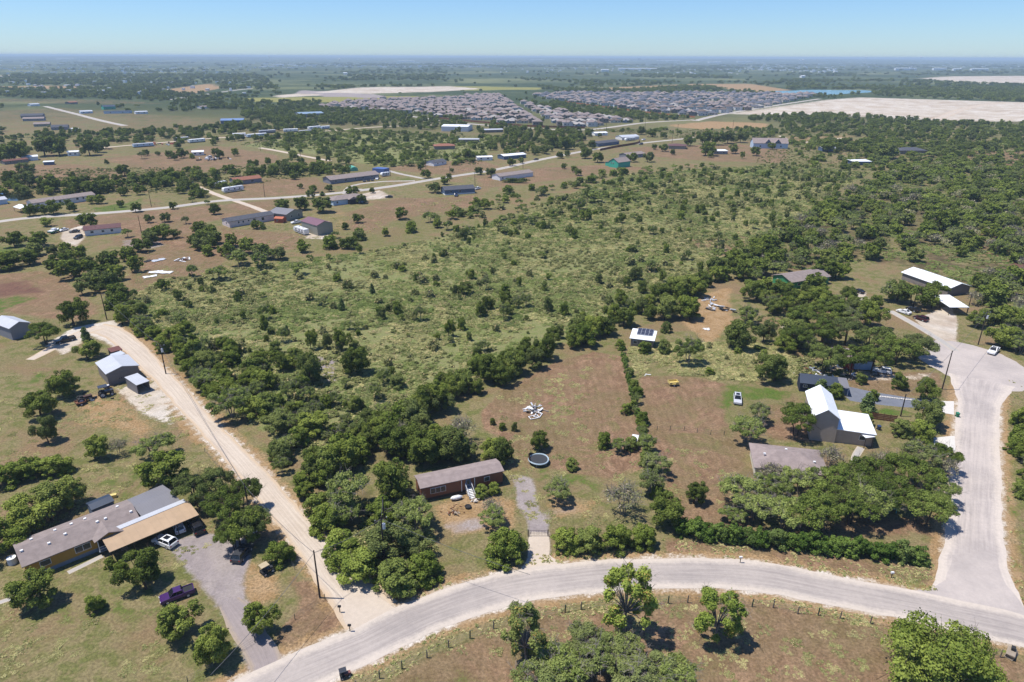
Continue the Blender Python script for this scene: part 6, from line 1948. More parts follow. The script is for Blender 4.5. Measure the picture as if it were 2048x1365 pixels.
# ------------------------------------------------------------------ where the plants stand
plants = []                     # x, y, kind, height, width, hand?, group
def pl_(kind, px, py, h, w, grp=None, hand=True):
    q = P(px, py)
    plants.append([q.x, q.y, kind, h, w, hand, grp])
HAND = {
 'oak_tree': [(88, 1203, 5.6, 6.6), (292, 1178, 5.6, 6.8), (98, 888, 5.6, 5), (82, 832, 6.2, 7.5), (140, 788, 6.4, 7.5), (148, 652, 8, 9),
              (800, 995, 7.6, 7.6), (805, 915, 7, 9), (855, 920, 7, 8), (905, 925, 6.6, 8), (1000, 932, 5.4, 5.4), (1080, 897, 4.2, 4.4), (1325, 1045, 6.2, 6.6), (1387, 1008, 4.4, 3.9),
              (1462, 694, 8, 9.5), (1526, 684, 6.6, 5.4), (1548, 762, 7.4, 8.2), (1857, 850, 6.4, 6.6), (1858, 800, 5.2, 5.6), (703, 750, 7, 7.4), (1266, 562, 5, 5.2),
              (1886, 462, 10.5, 14), (282, 502, 5.2, 6), (182, 455, 7, 10), (1862, 616, 6.5, 7), (1655, 560, 7, 9), (1625, 588, 7, 9), (1565, 604, 7, 9), (1512, 600, 7, 9),
              (1480, 560, 7, 9), (1540, 530, 7, 10), (230, 580, 6.5, 7), (212, 540, 7, 9), (150, 555, 7, 10), (110, 545, 6.5, 9), (60, 530, 6, 10), (20, 540, 6, 10), (30, 495, 6, 8), (75, 495, 6, 9), (1770, 318, 12, 22), (1655, 305, 10, 16),
              (722, 408, 5, 7), (560, 425, 7, 9), (640, 425, 8, 12), (610, 420, 7, 9), (700, 392, 5.5, 8), (870, 385, 6, 9), (890, 370, 5, 7), (1008, 610, 4.5, 4), (925, 590, 4.5, 5)],
 'elm_tree': [(357, 1262, 5, 5.6), (436, 1314, 5.8, 5.4), (524, 1258, 5.0, 4.6), (345, 965, 6.6, 9), (480, 1090, 6, 6), (500, 1045, 6, 6), (190, 918, 5.2, 5), (176, 720, 4.6, 6.4), (20, 1095, 6, 8), (64, 1070, 6, 8),
              (104, 1042, 6, 8), (138, 1020, 5.6, 6), (765, 1110, 6, 7), (620, 765, 8.4, 6.2), (622, 700, 6, 3.6), (685, 700, 6, 4.4), (1590, 690, 7, 9), (1740, 650, 7.5, 8),
              (1380, 640, 7, 9), (1330, 640, 7, 9), (1365, 590, 7, 9), (190, 575, 6, 6), (165, 590, 6, 6), (245, 650, 6, 6), (240, 560, 6, 6), (265, 545, 6, 6), (330, 580, 4, 4)],
 'mesquite_tree': [(830, 1062, 6, 8), (700, 1022, 7.4, 8.4), (1115, 1003, 4.6, 6), (1375, 728, 7.6, 9), (1482, 1010, 6, 8.5), (1500, 1040, 5, 7), (1560, 1056, 6, 9), 
                   (1740, 1040, 6.5, 8), (1835, 940, 6, 8), (1880, 1010, 5, 7), (1600, 990, 6, 8), (1492, 885, 6, 7.4), (1515, 845, 4.6, 6), (1465, 1045, 3, 5), 
                   (1700, 650, 6, 9), (465, 835, 7, 11), (415, 780, 5, 8), (1550, 482, 6, 9), (1435, 520, 5, 7), (437, 560, 5, 7.5), (1120, 1365, 5, 8), (1205, 1345, 5, 8), (1290, 1390, 5.5, 9), (1350, 1385, 4.6, 7), (1165, 1308, 4.4, 6.5), (1240, 1320, 4, 6), (1080, 1390, 5, 8),
                   (985, 1055, 4, 5.6), (1240, 905, 3, 4), (310, 915, 5, 8), (1310, 950, 4.5, 6), (1290, 905, 4, 5), (1300, 985, 5, 6), (595, 550, 5, 7), (520, 535, 6, 9), (480, 530, 6, 9), (1700, 1010, 6, 9), (1540, 1000, 5.5, 8)],
 'bush': [(192, 1222, 3, 3.4), (562, 1122, 4, 5.4), (222, 1135, 2, 2.2), (246, 1145, 2.4, 3), (20, 965, 4.4, 8), (62, 955, 4.6, 7), (112, 948, 4.2, 7), (680, 1115, 5, 8), (722, 1155, 5, 8.5), (790, 1180, 5, 8.5), (850, 1155, 4.6, 7), (1012, 1118, 5.6, 8.2),
          (962, 992, 2.4, 3.4), (988, 986, 2.4, 3), (1206, 893, 4, 4.2), (1252, 828, 3, 3.2), (1142, 938, 2.4, 3.4), (1130, 1098, 4.2, 6), (1178, 1100, 4.6, 6.4), (1232, 1095, 4.8, 6.4), (1285, 1088, 4.2, 5.6), (1670, 795, 4, 4.4), (1722, 768, 3, 3.4), (1796, 778, 4.6, 4.8),
          (1290, 708, 4, 4.6), (1326, 706, 4, 4.6), (1332, 665, 3.6, 4), (1262, 898, 3, 4), (1283, 862, 2.6, 3), (1690, 862, 4, 5), (1730, 850, 3.4, 4), (1800, 870, 4, 6), (1840, 875, 4.4, 6), (1265, 505, 4, 5), (985, 850, 2, 1.6), (1030, 862, 2.4, 2), (1005, 860, 2, 2), (655, 1060, 5, 7), (640, 1030, 5, 6),
          (2030, 905, 4, 6), (2045, 850, 5, 6), (2040, 990, 4, 5), (2060, 960, 5, 6), (1745, 800, 3, 3), (1700, 850, 3, 3)],
 'cedar_tree': [(172, 682, 4.6, 4), (1732, 826, 5.4, 5), (575, 672, 3.6, 2.8), (684, 622, 4.6, 3.2), (745, 588, 4, 2.6), (645, 392, 3, 4), (1640, 790, 4.5, 5.5)],
 'large_bush': [(1852, 1378, 10, 19.5)],
 'live_oak_tree': [(1648, 744, 9, 13), (1700, 747, 9, 13), (1742, 746, 8.6, 11), (1790, 728, 8.6, 14), (1830, 720, 8, 12), (1690, 690, 9, 13), (1640, 690, 9, 13), (1740, 700, 8.5, 12), (1600, 655, 8.5, 12), (1660, 640, 8, 12), (1590, 700, 8, 10), (1825, 612, 9, 15), (1790, 600, 8, 11), (1870, 600, 7, 9),
   (1620, 1062, 8, 12), (1700, 1050, 8, 12), (1660, 1000, 8, 12), (1760, 1020, 8, 12), (1850, 1050, 7, 10), (1820, 980, 8, 12), (1590, 872, 8.4, 11), (1730, 985, 8, 11), (1880, 940, 6.5, 8), (395, 1012, 8, 10), (432, 1000, 7, 9), (484, 1020, 7.4, 8.5), (508, 1078, 6.6, 8), (470, 1098, 6, 7), (455, 1050, 7.6, 9.5), (92, 690, 7.6, 12)],
 'pecan_tree': [(1052, 1322, 9.4, 8.6), (1248, 1268, 12, 9.0), (1433, 1280, 8.8, 9.0)],
 'bare_tree': [(925, 885, 6.4, 7.4), (1246, 1030, 6.6, 8.4), (238, 910, 4, 4.6), (1655, 935, 5, 7), (1765, 950, 5.5, 7), (1540, 965, 4.5, 6), (985, 1035, 4, 5), (690, 880, 4, 5), (1890, 960, 5, 6), (1975, 560, 5, 7), (1945, 610, 5, 6), (800, 885, 5, 6)],
}
for kn, lst in HAND.items():
    for (x, y, h, w) in lst:
        big = 1.16 if kn in ('oak_tree', 'elm_tree', 'mesquite_tree') else 1.0
        pl_(kn, x, y, h * (1.0 + (big - 1) * 0.6), w * big)
# scattered field and yard trees, photo coordinates of the trunk foot with crown width in photo pixels
def far_trees(kind, lst, hw=0.85, grp=None):
    for (x, y, wp) in lst:
        q = P(x, y)
        d = math.sqrt(q.x ** 2 + q.y ** 2 + CAM_H ** 2)
        w = wp * d / FPX * 0.98
        plants.append([q.x, q.y, kind, w * hw, w, True, grp])
far_trees('oak_tree', [(140, 412, 14), (200, 470, 14), (240, 415, 16), (272, 425, 22), (300, 445, 18), (330, 445, 22), (428, 430, 26), (345, 418, 16), (90, 430, 22), (60, 432, 26), (108, 430, 30), (600, 378, 12), (624, 386, 18), (660, 384, 16), (840, 340, 14), (856, 357, 22), (745, 386, 14),
                      (782, 352, 12), (900, 358, 14), (940, 320, 26), (905, 345, 10), (1195, 325, 26), (1170, 318, 26), (1150, 345, 16), (1157, 352, 18), (1125, 338, 14), (1262, 325, 22), (1295, 325, 24), (1345, 310, 14), (1325, 304, 18), (1310, 300, 14), (1410, 312, 34), (1470, 308, 22), (1512, 312, 22),
                      (1545, 300, 16), (1380, 292, 24), (1405, 290, 30), (1430, 290, 30), (1455, 288, 30), (1480, 286, 26), (1305, 275, 20), (1282, 270, 20), (1325, 274, 12), (1240, 278, 16), (1185, 298, 22), (1165, 302, 20), (1130, 300, 30), (1110, 296, 30), (1090, 308, 22), (1070, 310, 18), (1025, 332, 18),
                      (1045, 327, 14), (960, 350, 20), (985, 355, 24), (295, 312, 14), (318, 312, 10), (342, 317, 18), (368, 316, 20), (430, 312, 18), (60, 355, 30), (190, 388, 30), (150, 385, 30), (110, 385, 36), (60, 375, 34), (20, 372, 30), (215, 385, 26), (250, 352, 26), (345, 360, 26), (365, 380, 24), (395, 395, 20),
                      (520, 352, 20), (545, 350, 24), (570, 350, 30), (600, 352, 30), (625, 348, 26), (690, 350, 22), (30, 322, 40), (90, 312, 40), (120, 312, 40), (155, 310, 34), (180, 312, 34), (200, 305, 22), (5, 325, 36), (212, 298, 20), (800, 440, 30), (690, 460, 18), (715, 445, 22)], 0.8)
far_trees('mesquite_tree', [(285, 318, 16), (385, 405, 14), (415, 410, 12), (372, 448, 18), (330, 465, 22), (255, 475, 20), (300, 480, 26), (425, 475, 22), (515, 505, 24), (545, 520, 28), (860, 445, 30), (895, 460, 26), (940, 470, 24), (1110, 432, 20), (1060, 450, 24), (1010, 470, 22), (1190, 405, 34), (1160, 420, 30)], 0.8)
# belts: trees strung along a line
def belt(pts, n, kinds, h, w, spread, grp, seed, u0=0.0, u1=1.0):
    g = np.random.default_rng(seed)
    ln = smooth_line(PP(pts), 3)
    s = np.linspace(u0, u1, n) + g.normal(size=n) * 0.3 / n
    for q in s:
        i = int(np.clip(q, 0, 1) * (len(ln) - 1))
        x, y = ln[i] + g.normal(size=2) * spread
        sc = g.uniform(0.7, 1.2)
        plants.append([x, y, kinds[int(g.integers(len(kinds)))], h * sc, w * sc * g.uniform(0.85, 1.15), False, grp])
belt([(640, 965), (700, 920), (780, 872), (850, 835), (930, 790), (1000, 755), (1060, 732), (1110, 708)], 48, ['oak_tree', 'elm_tree', 'oak_tree', 'bush'], 6.2, 7, 2.6, 'trees of the dark belt above the brown lots', 1)
belt([(1110, 700), (1180, 680), (1240, 655), (1300, 618), (1350, 600), (1400, 575), (1440, 545), (1500, 515), (1580, 480)], 44, ['oak_tree', 'elm_tree', 'bush'], 6.2, 7, 2.6, 'trees of the dark belt above the brown lots', 2)
belt([(205, 560), (240, 620), (270, 660), (330, 715), (390, 780), (440, 850), (520, 920), (570, 975), (640, 1050), (700, 1130)], 84, ['elm_tree', 'bush', 'mesquite_tree', 'bush'], 4.4, 5.4, 2.2, 'trees crowding the caliche track', 3)
belt([(300, 650), (360, 690), (430, 760), (500, 820), (580, 870), (640, 900)], 26, ['mesquite_tree', 'elm_tree', 'bush'], 5, 6.5, 4, 'trees crowding the caliche track', 4)
belt([(1246, 700), (1258, 760), (1272, 830), (1290, 900), (1300, 960), (1310, 1010)], 20, ['bush', 'bush', 'mesquite_tree'], 2.8, 3.0, 1.0, 'bushes along the vine fence', 5)
belt([(250, 520), (330, 480), (400, 470), (420, 500), (450, 510), (480, 520), (560, 515), (620, 495), (680, 500), (730, 505)], 26, ['oak_tree', 'elm_tree', 'bush'], 5.5, 7, 3, 'trees edging the dirt yards', 6)
belt([(0, 545), (60, 515), (120, 520), (160, 540), (210, 560)], 16, ['oak_tree', 'elm_tree'], 6, 8, 3, 'thicket above the brown field', 7)
belt([(410, 470), (430, 490), (455, 500), (480, 505)], 8, ['oak_tree', 'elm_tree'], 6, 8, 2, 'trees edging the dirt yards', 8)
belt([(700, 480), (780, 470), (870, 450), (960, 420), (1050, 395), (1150, 370), (1260, 345)], 34, ['elm_tree', 'mesquite_tree', 'bush'], 5, 6.5, 5, 'trees behind the scrub field', 9)
belt([(2010, 770), (2045, 830), (2060, 900), (2080, 990)], 12, ['mesquite_tree', 'bush', 'elm_tree'], 5, 6, 2, 'brush beside the side street', 10)
belt([(1970, 700), (2010, 690), (2050, 700)], 8, ['mesquite_tree', 'elm_tree'], 6, 8, 2, 'brush beside the side street', 11)
# woods: polygons filled to a density (plants per hectare)
def wood(pts, dens, kinds, h, w, grp, seed, clump=0.0, px=True, lo_=0.65, hi_=1.25):
    g = np.random.default_rng(seed)
    pg = PP(pts)
    lo, hi = pg.min(0), pg.max(0)
    n = int((hi - lo).prod() / 1e4 * dens * (1.6 if clump else 1))
    x, y = g.uniform(lo[0], hi[0], n), g.uniform(lo[1], hi[1], n)
    k = sdist(x, y, pg) > 0
    if clump:
        k &= g.random(n) < np.clip((fbm(x, y, 45, seed, 2) - 0.5 + clump * 0.35) * 4, 0.05, 1)
    for a, b in zip(x[k], y[k]):
        sc = g.uniform(lo_, hi_)
        plants.append([a, b, kinds[int(g.integers(len(kinds)))], h * sc, w * sc * g.uniform(0.8, 1.2), False, grp])
WG = 'wood beyond the turning circle'
wood([(1440, 555), (1560, 460), (1660, 400), (1780, 350), (1960, 320), (2200, 420), (2200, 640), (2000, 640), (1945, 560), (1800, 520), (1660, 535), (1500, 560)], 150, ['oak_tree', 'elm_tree', 'mesquite_tree', 'elm_tree', 'mesquite_tree', 'bush', 'bush', 'bare_tree'], 5.6, 7.4, WG, 31, 0.75)
wood([(1930, 640), (2200, 640), (2200, 740), (1990, 700), (1940, 680)], 190, ['elm_tree', 'mesquite_tree'], 5.4, 7, WG, 32)
wood([(1480, 640), (1620, 590), (1740, 600), (1740, 700), (1860, 690), (1850, 720), (1740, 735), (1640, 740), (1560, 700)], 90, ['oak_tree', 'elm_tree', 'mesquite_tree'], 5.6, 7.5, 'trees around the hidden blue house', 33)
wood([(650, 1020), (760, 970), (840, 1060), (890, 1140), (790, 1190), (710, 1140)], 260, ['bush', 'mesquite_tree', 'elm_tree', 'bush'], 4.6, 6, 'thicket at the street corner', 34)
wood([(1480, 950), (1880, 940), (1870, 1050), (1560, 1060), (1480, 1020)], 70, ['mesquite_tree'], 5.6, 7.5, 'mesquites around the hip roofed house', 35)
wood([(780, 880), (1010, 895), (990, 930), (840, 930)], 250, ['oak_tree', 'elm_tree', 'bush'], 5.5, 6.5, 'grove behind the brown mobile home', 36)
# the open scrub field
FIELD = [(250, 600), (330, 560), (460, 540), (700, 510), (860, 480), (1000, 440), (1250, 350), (1560, 330), (1740, 345), (1640, 400), (1540, 470), (1440, 540), (1330, 600), (1200, 660), (1080, 700), (900, 780), (760, 860), (640, 930), (520, 860), (400, 740), (300, 660)]
wood(FIELD, 52, ['shrub', 'shrub', 'bush', 'mesquite_tree', 'shrub'], 2.3, 3.0, 'shrubs over the scrub field', 41, 1.0, lo_=0.35, hi_=1.5)
wood(FIELD, 32, ['elm_tree', 'elm_tree', 'mesquite_tree', 'bush', 'oak_tree', 'mesquite_tree'], 4.2, 3.5, 'small trees over the scrub field', 42, 0.8, lo_=0.5, hi_=1.35)
wood([(640, 930), (520, 860), (400, 740), (330, 680), (480, 690), (620, 720), (800, 760), (900, 770), (760, 860)], 190, ['elm_tree', 'mesquite_tree', 'bush', 'bush'], 4.2, 5, 'brush in the scrub field corner', 43, 0.8)
wood([(900, 420), (1250, 340), (1560, 325), (1740, 345), (1640, 400), (1500, 430), (1200, 440), (1000, 470)], 60, ['mesquite_tree', 'bush', 'mesquite_tree', 'shrub'], 3.2, 4.4, 'brush beyond the scrub field', 44, 0.75)
wood([(1260, 690), (1560, 690), (1600, 760), (1400, 752), (1280, 745)], 120, ['shrub', 'shrub', 'bush'], 1.8, 2.6, 'weeds below the solar shed', 45)
wood([(640, 260), (1000, 275), (960, 330), (760, 335), (640, 310), (480, 290)], 85, ['mesquite_tree', 'bush', 'elm_tree'], 4, 6, 'brush beyond the county road', 46, 0.7)
wood([(1560, 275), (1760, 285), (2200, 290), (2200, 335), (1960, 345), (1760, 345), (1620, 335)], 100, ['mesquite_tree', 'bush', 'elm_tree', 'bush'], 4, 6, 'brush around the oak shaded house', 48, 0.8)
wood([(1180, 262), (1500, 258), (1720, 262), (1700, 275), (1480, 284), (1300, 272)], 60, ['mesquite_tree', 'bush', 'bush'], 3.2, 5, 'brush on the open strip by the subdivision', 49, 0.7)
wood([(0, 275), (420, 268), (420, 284), (190, 298), (0, 312)], 60, ['bush', 'oak_tree', 'mesquite_tree'], 4, 6, 'brush above the dark grove', 50, 0.8)
wood([(1500, 560), (1660, 545), (1800, 560), (1800, 620), (1740, 690), (1600, 640), (1490, 600)], 80, ['oak_tree', 'elm_tree', 'mesquite_tree'], 5.6, 7.4, 'trees around the green walled house', 51)
wood([(0, 378), (420, 350), (640, 330), (700, 345), (640, 352), (400, 385), (200, 385), (0, 392)], 80, ['elm_tree', 'bush', 'oak_tree'], 5, 7, 'trees beyond the long mobile home', 47, 0.9)

# keep plants off roads, buildings and parked things
CLEAR = [PP(q) for q in ([(125, 465), (170, 450), (240, 455), (250, 478), (150, 495)], [(345, 1085), (420, 1065), (490, 1080), (480, 1130), (450, 1220), (390, 1150)], [(1040, 950), (1062, 955), (1100, 1050), (1100, 1130), (1050, 1130)],
                         [(840, 985), (1010, 950), (1030, 1010), (900, 1030)], [(1660, 735), (1760, 742), (1880, 748), (1880, 800), (1690, 775)], [(1830, 600), (1905, 600), (1930, 690), (1870, 690)], [(630, 705), (680, 715), (680, 770), (640, 770)],
                         [(555, 440), (610, 450), (600, 480), (440, 480), (460, 455)], [(985, 800), (1100, 735), (1200, 708), (1240, 720), (1255, 800), (1230, 960), (1050, 950), (1040, 880)], [(1290, 760), (1440, 765), (1440, 950), (1345, 1030), (1330, 900)])]
def filter_plants():
    A = np.array([(p[0], p[1]) for p in plants])
    ok = np.ones(len(A), bool)
    auto = np.array([not p[5] for p in plants])
    wid = np.array([p[4] for p in plants])
    for ln, hw in ROADS:
        step = max(1, len(ln) // 60)
        near = ldist(A[:, 0], A[:, 1], ln[::step] if len(ln) > 60 else ln)
        ok &= ~(auto & (near < hw + 0.8 + 0.28 * wid))
    for c, l, d, rz in FOOT:
        dx, dy = A[:, 0] - c[0], A[:, 1] - c[1]
        u = dx * math.cos(rz) + dy * math.sin(rz)
        v = -dx * math.sin(rz) + dy * math.cos(rz)
        ok &= ~((np.abs(u) < l + 0.2 * wid * auto) & (np.abs(v) < d + 0.2 * wid * auto))
        ok &= ~(auto & (np.abs(u) < l) & (v < 0) & (v > -d - 5))
    for pg in CLEAR:
        ok &= ~(auto & (sdist(A[:, 0], A[:, 1], pg) > -0.3 * wid))
    dc = np.hypot(A[:, 0] - c0.x, (A[:, 1] - c0.y) * 0.76)
    ok &= ~(auto & (dc < 15))
    return ok
ok = filter_plants()
plants = [p for p, k in zip(plants, ok) if k]

# ------------------------------------------------------------------ individuals and masses
LOOK = {'oak_tree': ('dark green oak tree', 'tree'), 'elm_tree': ('mid green elm tree', 'tree'), 'mesquite_tree': ('feathery grey-green mesquite tree', 'tree'), 'bush': ('dense green bush', 'bush'),
        'cedar_tree': ('upright cedar tree', 'tree'), 'pecan_tree': ('yellowing open pecan tree', 'tree'), 'bare_tree': ('half-bare grey tree', 'tree'), 'shrub': ('low olive shrub', 'shrub'), 'large_bush': ('huge spreading green bush', 'bush'), 'live_oak_tree': ('broad spreading live oak tree', 'tree')}
LIMIT = {'oak_tree': 260, 'elm_tree': 230, 'mesquite_tree': 230, 'bush': 240, 'cedar_tree': 60, 'pecan_tree': 10, 'bare_tree': 40, 'shrub': 260, 'large_bush': 5, 'live_oak_tree': 80}
for p in plants:
    p.append(p[3] * p[4] / (p[0] ** 2 + p[1] ** 2 + CAM_H ** 2) * (4 if p[5] else 1))
def in_view(p):
    u, v = pix(np.array(p[0]), np.array(p[1]), np.array(p[3] * 0.5))
    return -60 < u < IW + 60 and 0 < v < IH + 90
indiv, mass = [], []
for kn in KINDS:
    L0 = sorted([p for p in plants if p[2] == kn], key=lambda p: -p[-1])
    n = 0
    for p in L0:
        if n < LIMIT[kn] and in_view(p):
            n += 1
            indiv.append(p)
        else:
            mass.append(p)
ROOTS = []
for i, p in enumerate(indiv):
    x, y, kn, h, w, hand, grp, _ = p
    v = int(rng.integers(4))
    cme, tme, cfar, H0, W0 = PROTO[kn, v]
    far = math.hypot(x, y) > 260
    root = bpy.data.objects.new(kn, None)
    root.empty_display_size = 0.3
    col.objects.link(root)
    root.location = (x, y, 0)
    sxy = w / W0
    root.scale = (sxy * rng.uniform(0.92, 1.08), sxy * rng.uniform(0.92, 1.08), h / H0)
    root.rotation_euler = (0, 0, rng.uniform(0, 6.28))
    c = bpy.data.objects.new('crown', cfar if far else cme)
    col.objects.link(c)
    c.parent = root
    if not (kn == 'shrub' and far):
        t = bpy.data.objects.new('trunk', tme)
        col.objects.link(t)
        t.parent = root
    ROOTS.append((root, p))
# labels: each plant is told by its rank of nearness to something one can find
ORD = ['closest', 'second closest', 'third closest', 'fourth closest', 'fifth closest', 'sixth closest', 'seventh closest', 'eighth closest', 'ninth closest', 'tenth closest']
def size_word(p):
    s = p[3]
    return 'tall ' if s > 7 else ('low ' if s < 3 and p[2] != 'shrub' else '')
def label_plants():
    lm = list(LM.items())
    lp = np.array([v[:] if not isinstance(v, tuple) else v for _, v in lm])
    for kn in KINDS:
        S = [(r, p) for r, p in ROOTS if p[2] == kn]
        if not S:
            continue
        A = np.array([(p[0], p[1]) for _, p in S])
        D = np.hypot(A[:, None, 0] - lp[None, :, 0], A[:, None, 1] - lp[None, :, 1])
        RK = D.argsort(0).argsort(0)
        for i, (r, p) in enumerate(S):
            score = RK[i] * 30 + D[i]
            good = np.where((RK[i] < 10) & (D[i] < 75))[0]
            base, cat = LOOK[kn]
            if len(good):
                j = good[np.argmin(score[good])]
                tag(r, f'{base} {ORD[RK[i][j]]} to {lm[j][0]}', cat, p[6])
            else:
                g = p[6] or {'oak_tree': 'oaks out in the middle distance', 'shrub': 'shrubs over the scrub field'}.get(kn, 'trees and bushes out in the open')
                tag(r, f'{base} among the {g}' if p[6] else f'{base} standing on open ground away from houses', cat, g + (' ' + kn.replace('_', ' ') if not p[6] else ''))
# (called at the end of the script, once every landmark stands)

# masses: geometry-node clouds of the same plants, one object of stuff for each
def cloud(name, protos, X, Y, S, Zs=None, seed=0, kind='stuff'):
    """protos: list of meshes; S: scale xy, Zs: scale z"""
    n = len(X)
    me = bpy.data.meshes.new(name)
    me.vertices.add(n)
    Zg = hills(np.asarray(X), np.asarray(Y))
    me.vertices.foreach_set('co', np.stack([X, Y, Zg], 1).astype(np.float32).ravel())
    g = np.random.default_rng(seed)
    def attr(nm, ty, data):
        a = me.attributes.new(nm, ty, 'POINT')
        a.data.foreach_set('vector' if ty == 'FLOAT_VECTOR' else 'value', data.ravel())
    Zs = S if Zs is None else Zs
    attr('sc', 'FLOAT_VECTOR', np.stack([S * g.uniform(0.9, 1.1, n), S * g.uniform(0.9, 1.1, n), Zs], 1).astype(np.float32))
    attr('ro', 'FLOAT_VECTOR', np.stack([g.normal(size=n) * 0.04, g.normal(size=n) * 0.04, g.uniform(0, 6.28, n)], 1).astype(np.float32))
    attr('ix', 'INT', g.integers(0, len(protos), n).astype(np.int32))
    o = bpy.data.objects.new(name, me)
    col.objects.link(o)
    o['kind'] = kind
    ng = bpy.data.node_groups.new(name + '_scatter', 'GeometryNodeTree')
    ng.interface.new_socket('Geometry', in_out='INPUT', socket_type='NodeSocketGeometry')
    ng.interface.new_socket('Geometry', in_out='OUTPUT', socket_type='NodeSocketGeometry')
    N, L = ng.nodes, ng.links
    gi, go = N.new('NodeGroupInput'), N.new('NodeGroupOutput')
    ip = N.new('GeometryNodeInstanceOnPoints')
    m2p = N.new('GeometryNodeMeshToPoints')
    L.new(gi.outputs[0], m2p.inputs['Mesh'])
    L.new(m2p.outputs[0], ip.inputs['Points'])
    def na(nm, ty):
        a = N.new('GeometryNodeInputNamedAttribute')
        a.data_type = ty
        a.inputs['Name'].default_value = nm
        return a.outputs['Attribute']
    jn = N.new('GeometryNodeJoinGeometry')
    for m in protos:
        so = bpy.data.objects.new(m.name + '_source', m)
        oi = N.new('GeometryNodeObjectInfo')
        oi.inputs['Object'].default_value = so
        oi.inputs['As Instance'].default_value = True
        L.new(oi.outputs['Geometry'], jn.inputs[0])
    L.new(jn.outputs[0], ip.inputs['Instance'])
    ip.inputs['Pick Instance'].default_value = True
    L.new(na('ix', 'INT'), ip.inputs['Instance Index'])
    e2r = N.new('FunctionNodeEulerToRotation')
    L.new(na('ro', 'FLOAT_VECTOR'), e2r.inputs[0])
    L.new(e2r.outputs[0], ip.inputs['Rotation'])
    L.new(na('sc', 'FLOAT_VECTOR'), ip.inputs['Scale'])
    L.new(ip.outputs[0], go.inputs[0])
    md = o.modifiers.new('scatter', 'NODES')
    md.node_group = ng
    return o
A_ = {}
for p in mass:
    A_.setdefault(p[2], []).append(p)
NAMES = {'oak_tree': 'oak_woodland', 'elm_tree': 'elm_woodland', 'mesquite_tree': 'mesquite_woodland', 'bush': 'brush', 'cedar_tree': 'cedar_scrub', 'shrub': 'shrubbery', 'bare_tree': 'bare_scrub', 'pecan_tree': 'pecan_scrub'}
for kn, lst in A_.items():
    a = np.array([(p[0], p[1], p[4], p[3]) for p in lst])
    cloud(NAMES[kn], [PROTO[kn, v][2] for v in range(4)], a[:, 0], a[:, 1], a[:, 2] / KINDS[kn][6], a[:, 3] / KINDS[kn][5], 5)

# undergrowth of the scrub field: shrublets and pale tussocks
def tussock(name, n, leaf, seed, H, W, mat):
    g = np.random.default_rng(seed)
    me, c, r = crown(name, 'bush', n, leaf, seed, H, W, mat, 0.35, 0.02, 0.5)
    return me
WOODP = [(1440, 555), (1560, 460), (1660, 400), (1780, 350), (1960, 320), (2200, 420), (2200, 720), (2000, 690), (1945, 580), (1800, 520), (1660, 535), (1500, 560)]
SHR = [tussock('scrub_clump', 130, 0.34, 300 + k, 0.95, 1.9, ML_scrub) for k in range(4)]
TUS = [crown('weed_patch', 'patch', 1100, 0.17, 320 + k, 1.3, 3.6, ML_weed, 0.4, 0.02, 0.5)[0] for k in range(8)]
TUF = [tussock('dry_tuft', 46, 0.17, 340 + k, 0.35, 0.7, ML_weed) for k in range(3)]
def scatter(poly, n, seed, scale, contrast, soft=4.0, invert=False, px=True):
    g = np.random.default_rng(seed)
    pg = PP(poly) if px else np.array(poly)
    lo, hi = pg.min(0), pg.max(0)
    x, y = g.uniform(lo[0], hi[0], n), g.uniform(lo[1], hi[1], n)
    k = sdist(x, y, pg) > 0
    f = fbm(x, y, scale, seed, 3)
    k &= g.random(n) < np.clip((f - 0.5) * contrast + 0.5, 0, 1)
    return x[k], y[k]
def off_limits(x, y):
    bad = np.zeros(len(x), bool)
    for ln, hw in ROADS:
        bad |= ldist(x, y, ln[::3] if len(ln) > 80 else ln) < hw + 0.3
    for c, l, d, rz in FOOT:
        if c[1] < 420:
            dx, dy = x - c[0], y - c[1]
            u = dx * math.cos(rz) + dy * math.sin(rz)
            v = -dx * math.sin(rz) + dy * math.cos(rz)
            bad |= (np.abs(u) < l + 0.5) & (np.abs(v) < d + 0.5)
    return bad
def ground_cover(name, protos, parts, smin, smax, seed):
    X = np.concatenate([p[0] for p in parts])
    Y = np.concatenate([p[1] for p in parts])
    k = ~off_limits(X, Y)
    X, Y = X[k], Y[k]
    g = np.random.default_rng(seed)
    s = g.uniform(smin, smax, len(X)) ** 1.0
    return cloud(name, protos, X, Y, s, s * g.uniform(0.35, 0.95, len(X)), seed)
LOTS = [PP([(990, 800), (1100, 740), (1200, 712), (1240, 722), (1255, 800), (1280, 890), (1050, 940), (1000, 860)]), PP([(1282, 755), (1400, 757), (1450, 770), (1450, 840), (1485, 930), (1440, 965), (1480, 1060), (1345, 1035), (1300, 880)])]
ground_cover('scrub_undergrowth', SHR, [scatter(FIELD, 72000, 51, 22, 2.6), scatter(WOODP, 16000, 59, 16, 3.0), scatter([(640, 260), (1000, 275), (960, 330), (760, 335), (640, 310), (480, 290)], 9000, 60, 30, 3), scatter([(0, 340), (400, 335), (640, 328), (640, 352), (400, 385), (0, 392)], 9000, 66, 20, 3), scatter([(640, 1010), (740, 960), (850, 1000), (880, 1150), (790, 1190), (700, 1130)], 1500, 68, 8, 3), scatter([(1180, 258), (1720, 262), (2100, 290), (2100, 335), (1760, 345), (1500, 330), (1560, 285), (1300, 275)], 14000, 69, 40, 3), scatter([(1480, 620), (1860, 690), (1850, 745), (1560, 760)], 1500, 67, 12, 3)], 0.55, 1.25, 1)
GRN = [crown('green_weed_patch', 'patch', 1100, 0.17, 360 + k, 1.5, 3.6, ML_green, 0.4, 0.02, 0.5)[0] for k in range(6)]
